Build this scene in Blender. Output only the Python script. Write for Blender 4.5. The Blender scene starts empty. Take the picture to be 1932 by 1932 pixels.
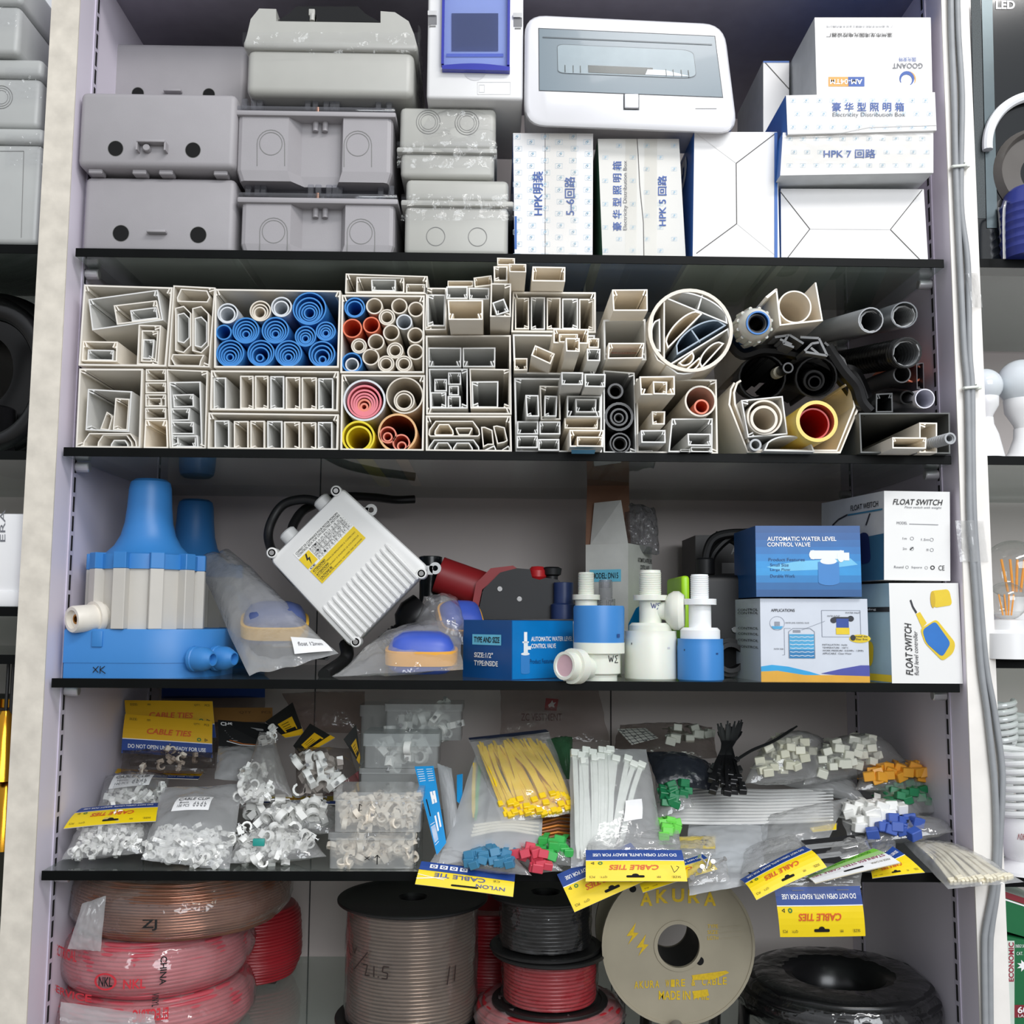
import bpy, bmesh, math, random
from mathutils import Vector, Matrix, noise
PI = math.pi
rnd = random.Random(11)
SC = bpy.context.scene
COL = SC.collection
V = Vector

# ---------------------------------------------------------------- camera, world, lights, exposure
FPX = 1958.18
CAM = V((0.48064, -1.15673, 0.0))
_p, _y, _r = 0.103182, 0.018273, 0.006707
_fw = V((math.sin(_y) * math.cos(_p), math.cos(_y) * math.cos(_p), math.sin(_p)))
_rt = V((math.cos(_y), -math.sin(_y), 0))
_dn = -_rt.cross(_fw)
AX = math.cos(_r) * _rt - math.sin(_r) * _dn
AY = math.sin(_r) * _rt + math.cos(_r) * _dn
cam = bpy.data.objects.new('camera', bpy.data.cameras.new('camera'))
COL.objects.link(cam)
cam.matrix_world = Matrix(((AX.x, -AY.x, -_fw.x, CAM.x), (AX.y, -AY.y, -_fw.y, CAM.y), (AX.z, -AY.z, -_fw.z, CAM.z), (0, 0, 0, 1)))
cam.data.sensor_width = 36
cam.data.lens = 36 * FPX / 1932
cam.data.clip_start = 0.02
SC.camera = cam

world = bpy.data.worlds.new('shop')
SC.world = world
world.use_nodes = True
wn = world.node_tree
bg = wn.nodes['Background']
tc = wn.nodes.new('ShaderNodeTexCoord')
sp = wn.nodes.new('ShaderNodeSeparateXYZ')
cr = wn.nodes.new('ShaderNodeValToRGB')
mr = wn.nodes.new('ShaderNodeMapRange')
mr.inputs[1].default_value = -1
mr.inputs[2].default_value = 1
wn.links.new(tc.outputs['Generated'], sp.inputs[0])
wn.links.new(sp.outputs[2], mr.inputs[0])
wn.links.new(mr.outputs[0], cr.inputs[0])
e = cr.color_ramp.elements
e[0].position = 0.2
e[0].color = (0.30, 0.29, 0.28, 1)
e[1].position = 0.75
e[1].color = (0.86, 0.89, 0.95, 1)
k = e.new(0.48)
k.color = (0.42, 0.42, 0.42, 1)
wn.links.new(cr.outputs[0], bg.inputs[0])
bg.inputs[1].default_value = 0.78


def area(name, loc, target, sx, sy, power, col):
    l = bpy.data.lights.new(name, 'AREA')
    l.shape = 'RECTANGLE'
    l.size, l.size_y, l.energy, l.color = sx, sy, power, col
    o = bpy.data.objects.new(name, l)
    COL.objects.link(o)
    o.location = loc
    o.rotation_euler = (V(target) - V(loc)).to_track_quat('-Z', 'Y').to_euler()
    return o


area('ceiling_tube_light', (1.30, -1.40, 1.65), (0.6, 0.0, 0.15), 1.3, 0.25, 21, (1.0, 0.98, 0.96))
area('shopfront_daylight', (1.40, -3.0, 0.95), (0.5, 0.0, 0.05), 1.8, 1.4, 56, (0.92, 0.96, 1.0))

SC.view_settings.view_transform = 'Standard'
SC.view_settings.look = 'None'
SC.view_settings.exposure = 0.0
SC.view_settings.gamma = 1.0
SC.view_settings.use_curve_mapping = False
SC.cycles.transparent_max_bounces = 32
SC.cycles.max_bounces = 12
SC.cycles.diffuse_bounces = 8
SC.cycles.caustics_reflective = False
SC.cycles.caustics_refractive = False


# ---------------------------------------------------------------- pixel rays on real planes
def ray(px, py):
    return AX * ((px - 966) / FPX) + AY * ((py - 966) / FPX) + _fw


def P(px, py, Y=0.0):
    d = ray(px, py)
    return CAM + d * ((Y - CAM.y) / d.y)


def PZ(px, py, z):
    d = ray(px, py)
    return CAM + d * ((z - CAM.z) / d.z)


def S(Y=0.0):
    return (1.15673 + Y) / FPX          # metres per pixel at depth Y


def crop(ox, oy, s):
    return lambda x, y: (ox + x / s, oy + y / s)


# ---------------------------------------------------------------- materials
def lin(c):
    out = []
    for v in c:
        v /= 255.0
        out.append(v / 12.92 if v <= 0.04045 else ((v + 0.055) / 1.055) ** 2.4)
    return tuple(out) + (1,)


MATS = {}


def M(name, rgb, rough=0.5, metal=0.0, var=0.06, scale=40, bump=0.0, bscale=200, spec=0.5, coat=0.0, sss=0.0, emit=0.0):
    if name in MATS:
        return MATS[name]
    m = bpy.data.materials.new(name)
    m.use_nodes = True
    nt = m.node_tree
    b = nt.nodes['Principled BSDF']
    b.inputs['Roughness'].default_value = rough
    b.inputs['Metallic'].default_value = metal
    b.inputs['Specular IOR Level'].default_value = spec
    b.inputs['Coat Weight'].default_value = coat
    if sss:
        b.inputs['Subsurface Weight'].default_value = sss
        b.inputs['Subsurface Scale'].default_value = 0.01
    c = lin(rgb)
    tcn = nt.nodes.new('ShaderNodeTexCoord')
    nz = nt.nodes.new('ShaderNodeTexNoise')
    nz.inputs['Scale'].default_value = scale
    nz.inputs['Detail'].default_value = 4
    nt.links.new(tcn.outputs['Object'], nz.inputs['Vector'])
    rp = nt.nodes.new('ShaderNodeValToRGB')
    rp.color_ramp.elements[0].position = 0.3
    rp.color_ramp.elements[1].position = 0.7
    rp.color_ramp.elements[0].color = tuple(max(0, x * (1 - var)) for x in c[:3]) + (1,)
    rp.color_ramp.elements[1].color = tuple(min(1, x * (1 + var)) for x in c[:3]) + (1,)
    nt.links.new(nz.outputs[0], rp.inputs[0])
    nt.links.new(rp.outputs[0], b.inputs['Base Color'])
    if emit:
        b.inputs['Emission Color'].default_value = c
        b.inputs['Emission Strength'].default_value = emit
    if bump:
        n2 = nt.nodes.new('ShaderNodeTexNoise')
        n2.inputs['Scale'].default_value = bscale
        nt.links.new(tcn.outputs['Object'], n2.inputs['Vector'])
        bm = nt.nodes.new('ShaderNodeBump')
        bm.inputs['Strength'].default_value = bump
        bm.inputs['Distance'].default_value = 0.002
        nt.links.new(n2.outputs[0], bm.inputs['Height'])
        nt.links.new(bm.outputs[0], b.inputs['Normal'])
    MATS[name] = m
    return m


def film(name, tint=(1, 1, 1), milk=0.12, rough=0.12, refl=0.9, milkcol=(0.9, 0.9, 0.9), bump=0.5, bscale=45):
    """Thin clear or milky plastic: transparent, a little scattering, glossy at grazing angles."""
    if name in MATS:
        return MATS[name]
    m = bpy.data.materials.new(name)
    m.use_nodes = True
    nt = m.node_tree
    nt.nodes.remove(nt.nodes['Principled BSDF'])
    N = nt.nodes.new
    L = nt.links.new
    out = nt.nodes['Material Output']
    tr = N('ShaderNodeBsdfTransparent')
    tr.inputs[0].default_value = tuple(tint) + (1,)
    df = N('ShaderNodeBsdfDiffuse')
    df.inputs[0].default_value = tuple(milkcol) + (1,)
    tl = N('ShaderNodeBsdfTranslucent')
    tl.inputs[0].default_value = tuple(milkcol) + (1,)
    gl = N('ShaderNodeBsdfGlossy')
    gl.inputs['Roughness'].default_value = rough
    fr = N('ShaderNodeLayerWeight')
    fr.inputs[0].default_value = 0.5
    pw = N('ShaderNodeMath')
    pw.operation = 'POWER'
    pw.inputs[1].default_value = 4.0
    mu = N('ShaderNodeMath')
    mu.operation = 'MULTIPLY_ADD'
    mu.inputs[1].default_value = 0.8 * min(refl, 1.2)
    mu.inputs[2].default_value = 0.045 * refl
    m0, m1, m2 = N('ShaderNodeMixShader'), N('ShaderNodeMixShader'), N('ShaderNodeMixShader')
    m0.inputs[0].default_value = 0.45
    m1.inputs[0].default_value = milk
    L(df.outputs[0], m0.inputs[1])
    L(tl.outputs[0], m0.inputs[2])
    L(tr.outputs[0], m1.inputs[1])
    L(m0.outputs[0], m1.inputs[2])
    L(fr.outputs['Facing'], pw.inputs[0])
    L(pw.outputs[0], mu.inputs[0])
    L(mu.outputs[0], m2.inputs[0])
    L(m1.outputs[0], m2.inputs[1])
    L(gl.outputs[0], m2.inputs[2])
    L(m2.outputs[0], out.inputs[0])
    if bump:
        tcn = N('ShaderNodeTexCoord')
        nz = N('ShaderNodeTexNoise')
        nz.inputs['Scale'].default_value = bscale
        nz.inputs['Detail'].default_value = 3
        L(tcn.outputs['Object'], nz.inputs['Vector'])
        bm = N('ShaderNodeBump')
        bm.inputs['Strength'].default_value = bump
        bm.inputs['Distance'].default_value = 0.01
        L(nz.outputs[0], bm.inputs['Height'])
        for n in (df, gl):
            L(bm.outputs[0], n.inputs['Normal'])
        L(bm.outputs[0], fr.inputs['Normal'])
    MATS[name] = m
    return m


# ---------------------------------------------------------------- text outlines
_tc = {}


def glyphs(s, shear=0.0, bold=0.0):
    key = (s, shear, bold)
    if key not in _tc:
        cu = bpy.data.curves.new('t', 'FONT')
        cu.body = s
        cu.shear = shear
        cu.offset = bold
        cu.resolution_u = 3
        o = bpy.data.objects.new('t', cu)
        COL.objects.link(o)
        dg = bpy.context.evaluated_depsgraph_get()
        ev = o.evaluated_get(dg)
        me = ev.to_mesh()
        vs = [(v.co.x, v.co.y) for v in me.vertices]
        fs = [tuple(p.vertices) for p in me.polygons]
        ev.to_mesh_clear()
        bpy.data.objects.remove(o)
        bpy.data.curves.remove(cu)
        if vs:
            x0, x1 = min(v[0] for v in vs), max(v[0] for v in vs)
            y0, y1 = min(v[1] for v in vs), max(v[1] for v in vs)
            vs = [((x - x0) / (x1 - x0 or 1), (y - y0) / (y1 - y0 or 1)) for x, y in vs]
        _tc[key] = (vs, fs)
    return _tc[key]


# ---------------------------------------------------------------- surfaces to print on: callables (u, v, off) with v down
def px_map(Y):
    return lambda u, v, off=0.0: P(u, v, Y - off)


def patch(a, b, c, d, out=None, bulge=0.0):
    """a top-left, b top-right, c bottom-right, d bottom-left; u right, v down."""
    n = (b - a).cross(d - a)
    n.normalize()
    if n.dot(CAM - a) < 0:
        n = -n
    def f(u, v, off=0.0):
        p = a.lerp(b, u).lerp(d.lerp(c, u), v)
        if bulge:
            off = off + bulge * math.sin(PI * v) + 0.35 * bulge * math.sin(PI * u)
        return p + n * off
    f.n = n
    return f


class MB:
    def __init__(s):
        s.v, s.f, s.mi, s.sm, s.mats = [], [], [], [], []

    def add(s, vs, fs, mat, smooth=False):
        if mat not in s.mats:
            s.mats.append(mat)
        k, n = s.mats.index(mat), len(s.v)
        s.v += [V(v) for v in vs]
        for f in fs:
            s.f.append(tuple(i + n for i in f))
            s.mi.append(k)
            s.sm.append(smooth)
        return s

    def box(s, p0, p1, mat, bev=0.0, seg=2, mx=None):
        x0, x1 = sorted((p0[0], p1[0]))
        y0, y1 = sorted((p0[1], p1[1]))
        z0, z1 = sorted((p0[2], p1[2]))
        bm = bmesh.new()
        bmesh.ops.create_cube(bm, size=1)
        for v in bm.verts:
            v.co = V(((x0 + x1) / 2 + v.co.x * (x1 - x0), (y0 + y1) / 2 + v.co.y * (y1 - y0), (z0 + z1) / 2 + v.co.z * (z1 - z0)))
        if bev:
            bmesh.ops.bevel(bm, geom=bm.edges[:], offset=min(bev, 0.49 * min(x1 - x0, y1 - y0, z1 - z0)), segments=seg, profile=0.5, affect='EDGES')
        bm.verts.index_update()
        vs = [v.co.copy() for v in bm.verts]
        if mx is not None:
            vs = [mx @ v for v in vs]
        fs = [tuple(v.index for v in f.verts) for f in bm.faces]
        bm.free()
        return s.add(vs, fs, mat, bool(bev))

    def prism(s, pts, d, mat, smooth=False, back=True, front=True):
        n = len(pts)
        vs = [V(p) for p in pts] + [V(p) + d for p in pts]
        fs = [(i, (i + 1) % n, n + (i + 1) % n, n + i) for i in range(n)]
        if front:
            fs.append(tuple(range(n)))
        if back:
            fs.append(tuple(range(2 * n - 1, n - 1, -1)))
        return s.add(vs, fs, mat, smooth)

    def ring(s, outer, inner, d, mat, smooth=True, inmat=None):
        n = len(outer)
        o, i = [V(p) for p in outer], [V(p) for p in inner]
        q = lambda k: [(j, (j + 1) % n, n + (j + 1) % n, n + j) for j in range(n)]
        s.add(o + i, q(0), mat)
        s.add([p + d for p in o + i], q(0), mat)
        s.add(o + [p + d for p in o], q(0), mat, smooth)
        s.add(i + [p + d for p in i], q(0), inmat or mat, smooth)
        return s

    def lathe(s, prof, base, axis, mat, seg=32, mats=None):
        axis = V(axis).normalized()
        a = axis.orthogonal().normalized()
        if abs(axis.z) > 0.9:
            a = V((1, 0, 0))
            a = (a - axis * a.dot(axis)).normalized()
        b = axis.cross(a)
        base = V(base)
        vs, fs = [], []
        for r, h in prof:
            for j in range(seg):
                t = 2 * PI * j / seg
                vs.append(base + axis * h + (a * math.cos(t) + b * math.sin(t)) * r)
        for i in range(len(prof) - 1):
            for j in range(seg):
                fs.append((i * seg + j, i * seg + (j + 1) % seg, (i + 1) * seg + (j + 1) % seg, (i + 1) * seg + j))
        return s.add(vs, fs, mat, True)

    def cyl(s, base, axis, r, h, mat, seg=24, bev=0.0, r2=None):
        r2 = r if r2 is None else r2
        if bev:
            pr = [(0, 0), (r - bev, 0), (r, bev), (r2, h - bev), (r2 - bev, h), (0, h)]
        else:
            pr = [(0, 0), (r, 0), (r2, h), (0, h)]
        return s.lathe(pr, base, axis, mat, seg)

    def sweep(s, path, r, mat, seg=12, inner=None, caps=True, inmat=None):
        path = [V(p) for p in path]
        n = len(path)
        rf = r if callable(r) else (lambda i: r)
        fr, a = [], None
        for i in range(n):
            t = (path[min(i + 1, n - 1)] - path[max(i - 1, 0)]).normalized()
            a = t.orthogonal().normalized() if a is None else (a - t * a.dot(t)).normalized()
            fr.append((a.copy(), t.cross(a)))
        def tube(rr, mat):
            vs, fs = [], []
            for i in range(n):
                for j in range(seg):
                    t = 2 * PI * j / seg
                    vs.append(path[i] + (fr[i][0] * math.cos(t) + fr[i][1] * math.sin(t)) * rr(i))
            for i in range(n - 1):
                for j in range(seg):
                    fs.append((i * seg + j, i * seg + (j + 1) % seg, (i + 1) * seg + (j + 1) % seg, (i + 1) * seg + j))
            return vs, fs
        vs, fs = tube(rf, mat)
        if inner is None:
            if caps:
                fs += [tuple(range(seg)), tuple(range(len(vs) - seg, len(vs)))]
            s.add(vs, fs, mat, True)
        else:
            nf = inner if callable(inner) else (lambda i: inner)
            s.add(vs, fs, mat, True)
            wi, gi = tube(nf, mat)
            s.add(wi, gi, inmat or mat, True)
            s.add(vs[:seg] + wi[:seg], [(j, (j + 1) % seg, seg + (j + 1) % seg, seg + j) for j in range(seg)], mat)
        return s

    def surf(s, fn, nu, nv, mat, smooth=True):
        vs = [fn(i / nu, j / nv) for j in range(nv + 1) for i in range(nu + 1)]
        w = nu + 1
        fs = [(j * w + i, j * w + i + 1, (j + 1) * w + i + 1, (j + 1) * w + i) for j in range(nv) for i in range(nu)]
        return s.add(vs, fs, mat, smooth)

    def rect(s, mp, x0, y0, x1, y1, mat, off=0.0004, nu=1, nv=1):
        return s.surf(lambda u, v: mp(x0 + (x1 - x0) * u, y0 + (y1 - y0) * v, off), nu, nv, mat, False)

    def poly(s, mp, pts, mat, off=0.0005):
        return s.add([mp(x, y, off) for x, y in pts], [tuple(range(len(pts)))], mat)

    def line(s, mp, pts, w, mat, off=0.0005):
        for (x0, y0), (x1, y1) in zip(pts, pts[1:]):
            l = math.hypot(x1 - x0, y1 - y0) or 1
            nx, ny = -(y1 - y0) / l * w / 2, (x1 - x0) / l * w / 2
            s.poly(mp, [(x0 + nx, y0 + ny), (x1 + nx, y1 + ny), (x1 - nx, y1 - ny), (x0 - nx, y0 - ny)], mat, off)
        return s

    def disc(s, mp, x, y, rx, ry, mat, off=0.0005, seg=20, hole=0.0):
        c = [(math.cos(2 * PI * j / seg), math.sin(2 * PI * j / seg)) for j in range(seg)]
        if not hole:
            return s.poly(mp, [(x + a * rx, y + b * ry) for a, b in c], mat, off)
        vs = [mp(x + a * rx, y + b * ry, off) for a, b in c] + [mp(x + a * rx * hole, y + b * ry * hole, off) for a, b in c]
        return s.add(vs, [(j, (j + 1) % seg, seg + (j + 1) % seg, seg + j) for j in range(seg)], mat)

    def text(s, mp, t, x0, y0, x1, y1, mat, rot=0, off=0.0008, shear=0.0, bold=0.0):
        vs, fs = glyphs(t, shear, bold)
        w, h = x1 - x0, y1 - y0
        if rot == 0:
            g = lambda a, b: (x0 + a * w, y1 - b * h)
        elif rot == 180:
            g = lambda a, b: (x1 - a * w, y0 + b * h)
        elif rot == 90:
            g = lambda a, b: (x1 - b * w, y1 - a * h)
        else:
            g = lambda a, b: (x0 + b * w, y0 + a * h)
        return s.add([mp(*g(a, b), off) for a, b in vs], fs, mat)

    def build(s, name, parent=None, label=None, cat=None, group=None, kind=None, ang=35):
        xs, ys, zs = [v.x for v in s.v], [v.y for v in s.v], [v.z for v in s.v]
        o = V(((min(xs) + max(xs)) / 2, (min(ys) + max(ys)) / 2, min(zs)))
        me = bpy.data.meshes.new(name)
        me.from_pydata([v - o for v in s.v], [], s.f)
        for m in s.mats:
            me.materials.append(m)
        me.polygons.foreach_set('material_index', s.mi)
        me.polygons.foreach_set('use_smooth', s.sm)
        bm = bmesh.new()
        bm.from_mesh(me)
        bmesh.ops.recalc_face_normals(bm, faces=bm.faces[:])
        bm.to_mesh(me)
        bm.free()
        if any(s.sm):
            me.set_sharp_from_angle(angle=math.radians(ang))
        ob = bpy.data.objects.new(name, me)
        COL.objects.link(ob)
        place(ob, o, parent)
        tag(ob, label, cat, group, kind)
        return ob


WO = {}


def place(ob, o, parent=None):
    ob.location = o
    if parent is not None:
        ob.parent = parent
        ob.location = o - WO[parent.name]
    WO[ob.name] = V(o)


def tag(o, label=None, cat=None, group=None, kind=None):
    for k, v in (('label', label), ('category', cat), ('group', group), ('kind', kind)):
        if v:
            o[k] = v
    return o


def thing(name, loc, label, cat, group=None):
    o = bpy.data.objects.new(name, None)
    o.empty_display_size = 0.02
    COL.objects.link(o)
    place(o, V(loc))
    return tag(o, label, cat, group)


def copy_tree(root, loc, label=None, group=None, rot=None):
    """A copy of a thing with copies of its parts and sub-parts (mesh data shared)."""
    r = root.copy()
    COL.objects.link(r)
    r.location = loc
    WO[r.name] = V(loc)
    if rot is not None:
        r.rotation_euler = rot
    if label:
        r['label'] = label
    if group:
        r['group'] = group
    for ch in list(root.children):
        c = ch.copy()
        COL.objects.link(c)
        c.parent = r
        for g in list(ch.children):
            d = g.copy()
            COL.objects.link(d)
            d.parent = c
    return r


def inset(pts, t):
    """Inward offset of a closed planar polygon in the XZ plane."""
    n = len(pts)
    A = sum(pts[i].x * pts[(i + 1) % n].z - pts[(i + 1) % n].x * pts[i].z for i in range(n))
    sg = 1 if A > 0 else -1
    out = []
    for i in range(n):
        a, b, c = pts[i - 1], pts[i], pts[(i + 1) % n]
        e1 = V((b.x - a.x, b.z - a.z)).normalized()
        e2 = V((c.x - b.x, c.z - b.z)).normalized()
        n1, n2 = V((-e1.y, e1.x)) * sg, V((-e2.y, e2.x)) * sg
        m = n1 + n2
        k = t / max(0.35, 0.5 * m.length_squared) if m.length > 1e-6 else t
        out.append(V((b.x + m.x * k, b.y, b.z + m.y * k)))
    return out


def spline(pts, n=8):
    pts = [V(p) for p in pts]
    out = []
    for i in range(len(pts) - 1):
        a, b, c, d = pts[max(i - 1, 0)], pts[i], pts[i + 1], pts[min(i + 2, len(pts) - 1)]
        for j in range(n):
            t = j / n
            out.append(0.5 * ((2 * b) + (c - a) * t + (2 * a - 5 * b + 4 * c - d) * t * t + (3 * b - a - 3 * c + d) * t ** 3))
    out.append(pts[-1])
    return out


Z1, Z2, Z3, Z4, Z5 = 0.41826, 0.18814, -0.06758, -0.27190, -0.476
GT = 0.0095
DEPTH = 0.385

# ---------------------------------------------------------------- the cabinet: posts, back, ceiling, shelves
laminate = M('lilac_laminate', (226, 219, 232), 0.45, var=0.03, scale=8)
backmat = M('back_laminate', (218, 207, 203), 0.5, var=0.03, scale=6)
cream = M('cream_edge_board', (216, 209, 196), 0.6, var=0.12, scale=45, bump=0.15, bscale=90)
grimy = M('white_edge_board', (240, 236, 230), 0.6, var=0.06, scale=18, bump=0.1, bscale=90)
black = M('black_print', (14, 14, 15), 0.5)
dark_edge = M('dark_glass_edge', (6, 8, 8), 0.5, var=0.3, scale=30, spec=0.12)
steel = M('steel', (205, 205, 206), 0.32, metal=0.7)
chrome = M('chrome', (215, 215, 215), 0.12, metal=1.0)
white = M('white_print', (240, 240, 240), 0.5)


def glass_mat(name, tint, refl):
    return film(name, tint, 0.02, 0.015, refl, (0.5, 0.6, 0.55), 0)


gl_m = film('green_tinted_glass', (0.76, 0.82, 0.79), 0.16, 0.02, 1.3, (0.70, 0.77, 0.73), 0)

XL, XR, YF = -0.004, 1.0045, -0.008


def side_wall(name, xa, xb, facemat):
    mb = MB()
    mb.box((xa, YF, -0.75), (xb, DEPTH + 0.012, 0.80), laminate)
    mb.box((xa, YF - 0.002, -0.75), (xb, YF, 0.80), facemat)
    return mb.build(name, kind='structure')


side_wall('wall_left', XL - 0.0325, XL, cream)
side_wall('wall_right', XR, XR + 0.0325, grimy)
MB().box((-0.6, DEPTH, -0.75), (1.6, DEPTH + 0.012, 0.80), backmat).build('wall_back', kind='structure')
ceilm = M('ceiling_laminate', (150, 146, 160), 0.5)
MB().box((XL, -0.008, 0.780), (XR, DEPTH, 0.798), ceilm).build('ceiling', kind='structure')
mb = MB()
for x, h in ((0.222, 0.16), (0.655, 0.16)):
    mb.box((x, DEPTH - 0.0012, -0.70), (x + 0.0016, DEPTH, 0.77), M('seam_dark', (60, 56, 58), 0.8))
mb.build('trim_1', kind='structure')

slot = M('slot_black', (18, 16, 18), 0.9)
strip = M('strip_lilac', (205, 198, 214), 0.35)
for nm, x, sgn in (('left', XL, 1), ('right', XR, -1)):
    for yy, who in ((0.034, 'front'), (0.335, 'rear')):
        mb = MB()
        mb.box((x, yy, -0.70), (x + sgn * 0.0012, yy + 0.014, 0.775), strip)
        k = -0.69
        while k < 0.76:
            mb.box((x + sgn * 0.0011, yy + 0.005, k), (x + sgn * 0.0016, yy + 0.0095, k + 0.0175), slot)
            k += 0.0225
        mb.build('slotted_shelf_strip', label='%s slotted metal strip let into the cabinet wall on the %s' % (who, 'cable post side' if sgn < 0 else 'plain post side'), cat='shelf strip')

for z, dy, xl, nm in ((Z1, 0.0, 0.002, 'uppermost, under the grey boxes'), (Z2, 0.0, 0.0, 'under the plastic trunking ends'), (Z3, 0.0, 0.0, 'under the pump parts and valves'), (Z4, 0.0, 0.0, 'under the bags of cable ties'), (Z5, -0.004, 0.0, 'lowest, under the wire coils')):
    t = thing('glass_shelf', (0.5, 0.19, z - GT), 'greenish glass shelf with dark edge, %s' % nm, 'shelf')
    MB().box((xl, dy + 0.0012, z - GT), (1.0, DEPTH - 0.012, z), gl_m).build('pane', t)
    MB().box((xl - 0.0005, dy, z - GT - 0.0003), (1.0005, dy + 0.0012, z + 0.0003), dark_edge, 0.0004, 1).build('front_edge', t)
    if z == Z5:
        continue
    for x, sg, sw in ((XL, 1, 'plain post'), (XR, -1, 'cable post')):
        for yy, who in ((0.043, 'front'), (0.342, 'rear')):
            MB().cyl((x + sg * 0.0013, yy, z - GT - 0.0065), (sg, 0, 0), 0.006, 0.016, steel, 16, 0.001).build(
                'shelf_pin', label='%s support pin by the %s, below shelf %s' % (who, sw, nm.split(',')[0].replace('under the ', 'under ')), cat='shelf pin')


# ================================================================ uppermost shelf: enclosures and cartons
def rpoly(c, r, seg=6):
    """Rounded polygon in pixel space: corners c, radius r (one or many)."""
    out, n = [], len(c)
    for i in range(n):
        p, a, b = V(c[i]), V(c[i - 1]), V(c[(i + 1) % n])
        rr = r[i] if isinstance(r, (list, tuple)) else r
        e1, e2 = (a - p).normalized(), (b - p).normalized()
        for k in range(seg + 1):
            t = k / seg
            q = (p + e1 * rr) * (1 - t) ** 2 + p * 2 * t * (1 - t) + (p + e2 * rr) * t * t
            out.append((q.x, q.y))
    return out


def loft(mb, polys, mat, cap0=True, cap1=True, smooth=True):
    n = len(polys[0])
    vs = [p for q in polys for p in q]
    fs = []
    for k in range(len(polys) - 1):
        for j in range(n):
            fs.append((k * n + j, k * n + (j + 1) % n, (k + 1) * n + (j + 1) % n, (k + 1) * n + j))
    if cap0:
        fs.append(tuple(range(n)))
    if cap1:
        fs.append(tuple(range(len(vs) - n, len(vs))))
    mb.add(vs, fs, mat, smooth)


def pxpoly(c, Y):
    return [P(x, y, Y) for x, y in c]


grey = M('grey_enclosure_plastic', (160, 157, 160), 0.5, var=0.02, bump=0.05, bscale=900)
greyw = M('warm_white_enclosure_plastic', (178, 178, 172), 0.38, var=0.02)
lidclear = film('clear_lid_plastic', (0.86, 0.87, 0.9), 0.09, 0.05, 1.5, (0.7, 0.7, 0.75), 0)
cling = film('cling_film', (0.98, 0.98, 0.985), 0.0, 0.08, 0.9, (1, 1, 1), 0.25, 90)
hole = M('hole_black', (5, 5, 6), 0.9)
line_grey = M('moulded_line_grey', (122, 122, 120), 0.6)
brass = M('brass', (176, 120, 50), 0.3, metal=0.9)


def meter_cover(label, x0, y0, x1, y1, Y0, zb, zt, holes, hx, hy, latch, dep=0.2, feet=False):
    c = V((P((x0 + x1) / 2, y1, Y0).x, Y0 + dep / 2, zb))
    t = thing('meter_box_cover', c, label, 'meter box', 'grey meter boxes with two round holes')
    a, b = P(x0, y0, Y0).x, P(x1, y1, Y0).x
    mb = MB()
    zf = zb + (0.005 if feet else 0)
    mb.box((a, Y0, zf), (b, Y0 + dep, zt), grey, 0.007, 3)
    mp = px_map(Y0)
    for x, y, r in holes:
        mb.disc(mp, x, y, r + 1, r + 1, line_grey, 0.0002, 24)
        mb.disc(mp, x, y, r, r, hole, 0.0005, 24)
    if feet:
        for u in (0.1, 0.38, 0.55, 0.9):
            xx = a + (b - a) * u
            mb.box((xx - 0.008, Y0 + 0.008, zb), (xx + 0.008, Y0 + 0.022, zf + 0.001), grey, 0.001, 1)
    mb.build('body', t)
    mb = MB()
    s = S(Y0)
    h = P(hx, hy, Y0)
    w = 0.016 if latch else 0.011
    if latch:
        mb.box((h.x - w, Y0 - 0.011, h.z - 0.001), (h.x + w, Y0, h.z + 0.002), grey, 0.0006)
        for q in (-1, 1):
            mb.box((h.x + q * w - 0.001, Y0 - 0.010, h.z - 0.010), (h.x + q * w + 0.001, Y0, h.z), grey)
        mb.cyl((h.x - 0.006, Y0, h.z - 0.006), (0, -1, 0), 0.004, 0.008, grey, 16, 0.0006)
    else:
        mb.box((h.x - w, Y0 - 0.008, h.z - 0.0015), (h.x + w, Y0, h.z + 0.0015), grey, 0.0006)
    mb.build('hasp', t)
    return t


zA = P(300, 334, 0.012).z
zA2 = P(300, 174, -0.004).z
meter_cover('grey meter box with two round holes, standing directly on the glass below its twin', 160, 334, 441, 470, 0.012, Z1, zA, [(228, 440, 15), (374, 443, 15)], 298, 440, False)
meter_cover('grey meter box with two round holes and open hasp, stacked on its twin', 152, 174, 442, 322, -0.004, zA, zA2, [(218, 280, 14), (364, 283, 14)], 290, 274, True, 0.24, True)
meter_cover('plain grey meter box at the back, its holes half hidden behind the stack', 202, 81, 459, 260, 0.11, zA2, P(300, 81, 0.11).z, [(260, 176, 11), (394, 178, 11)], 328, 175, False, 0.12)


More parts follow.
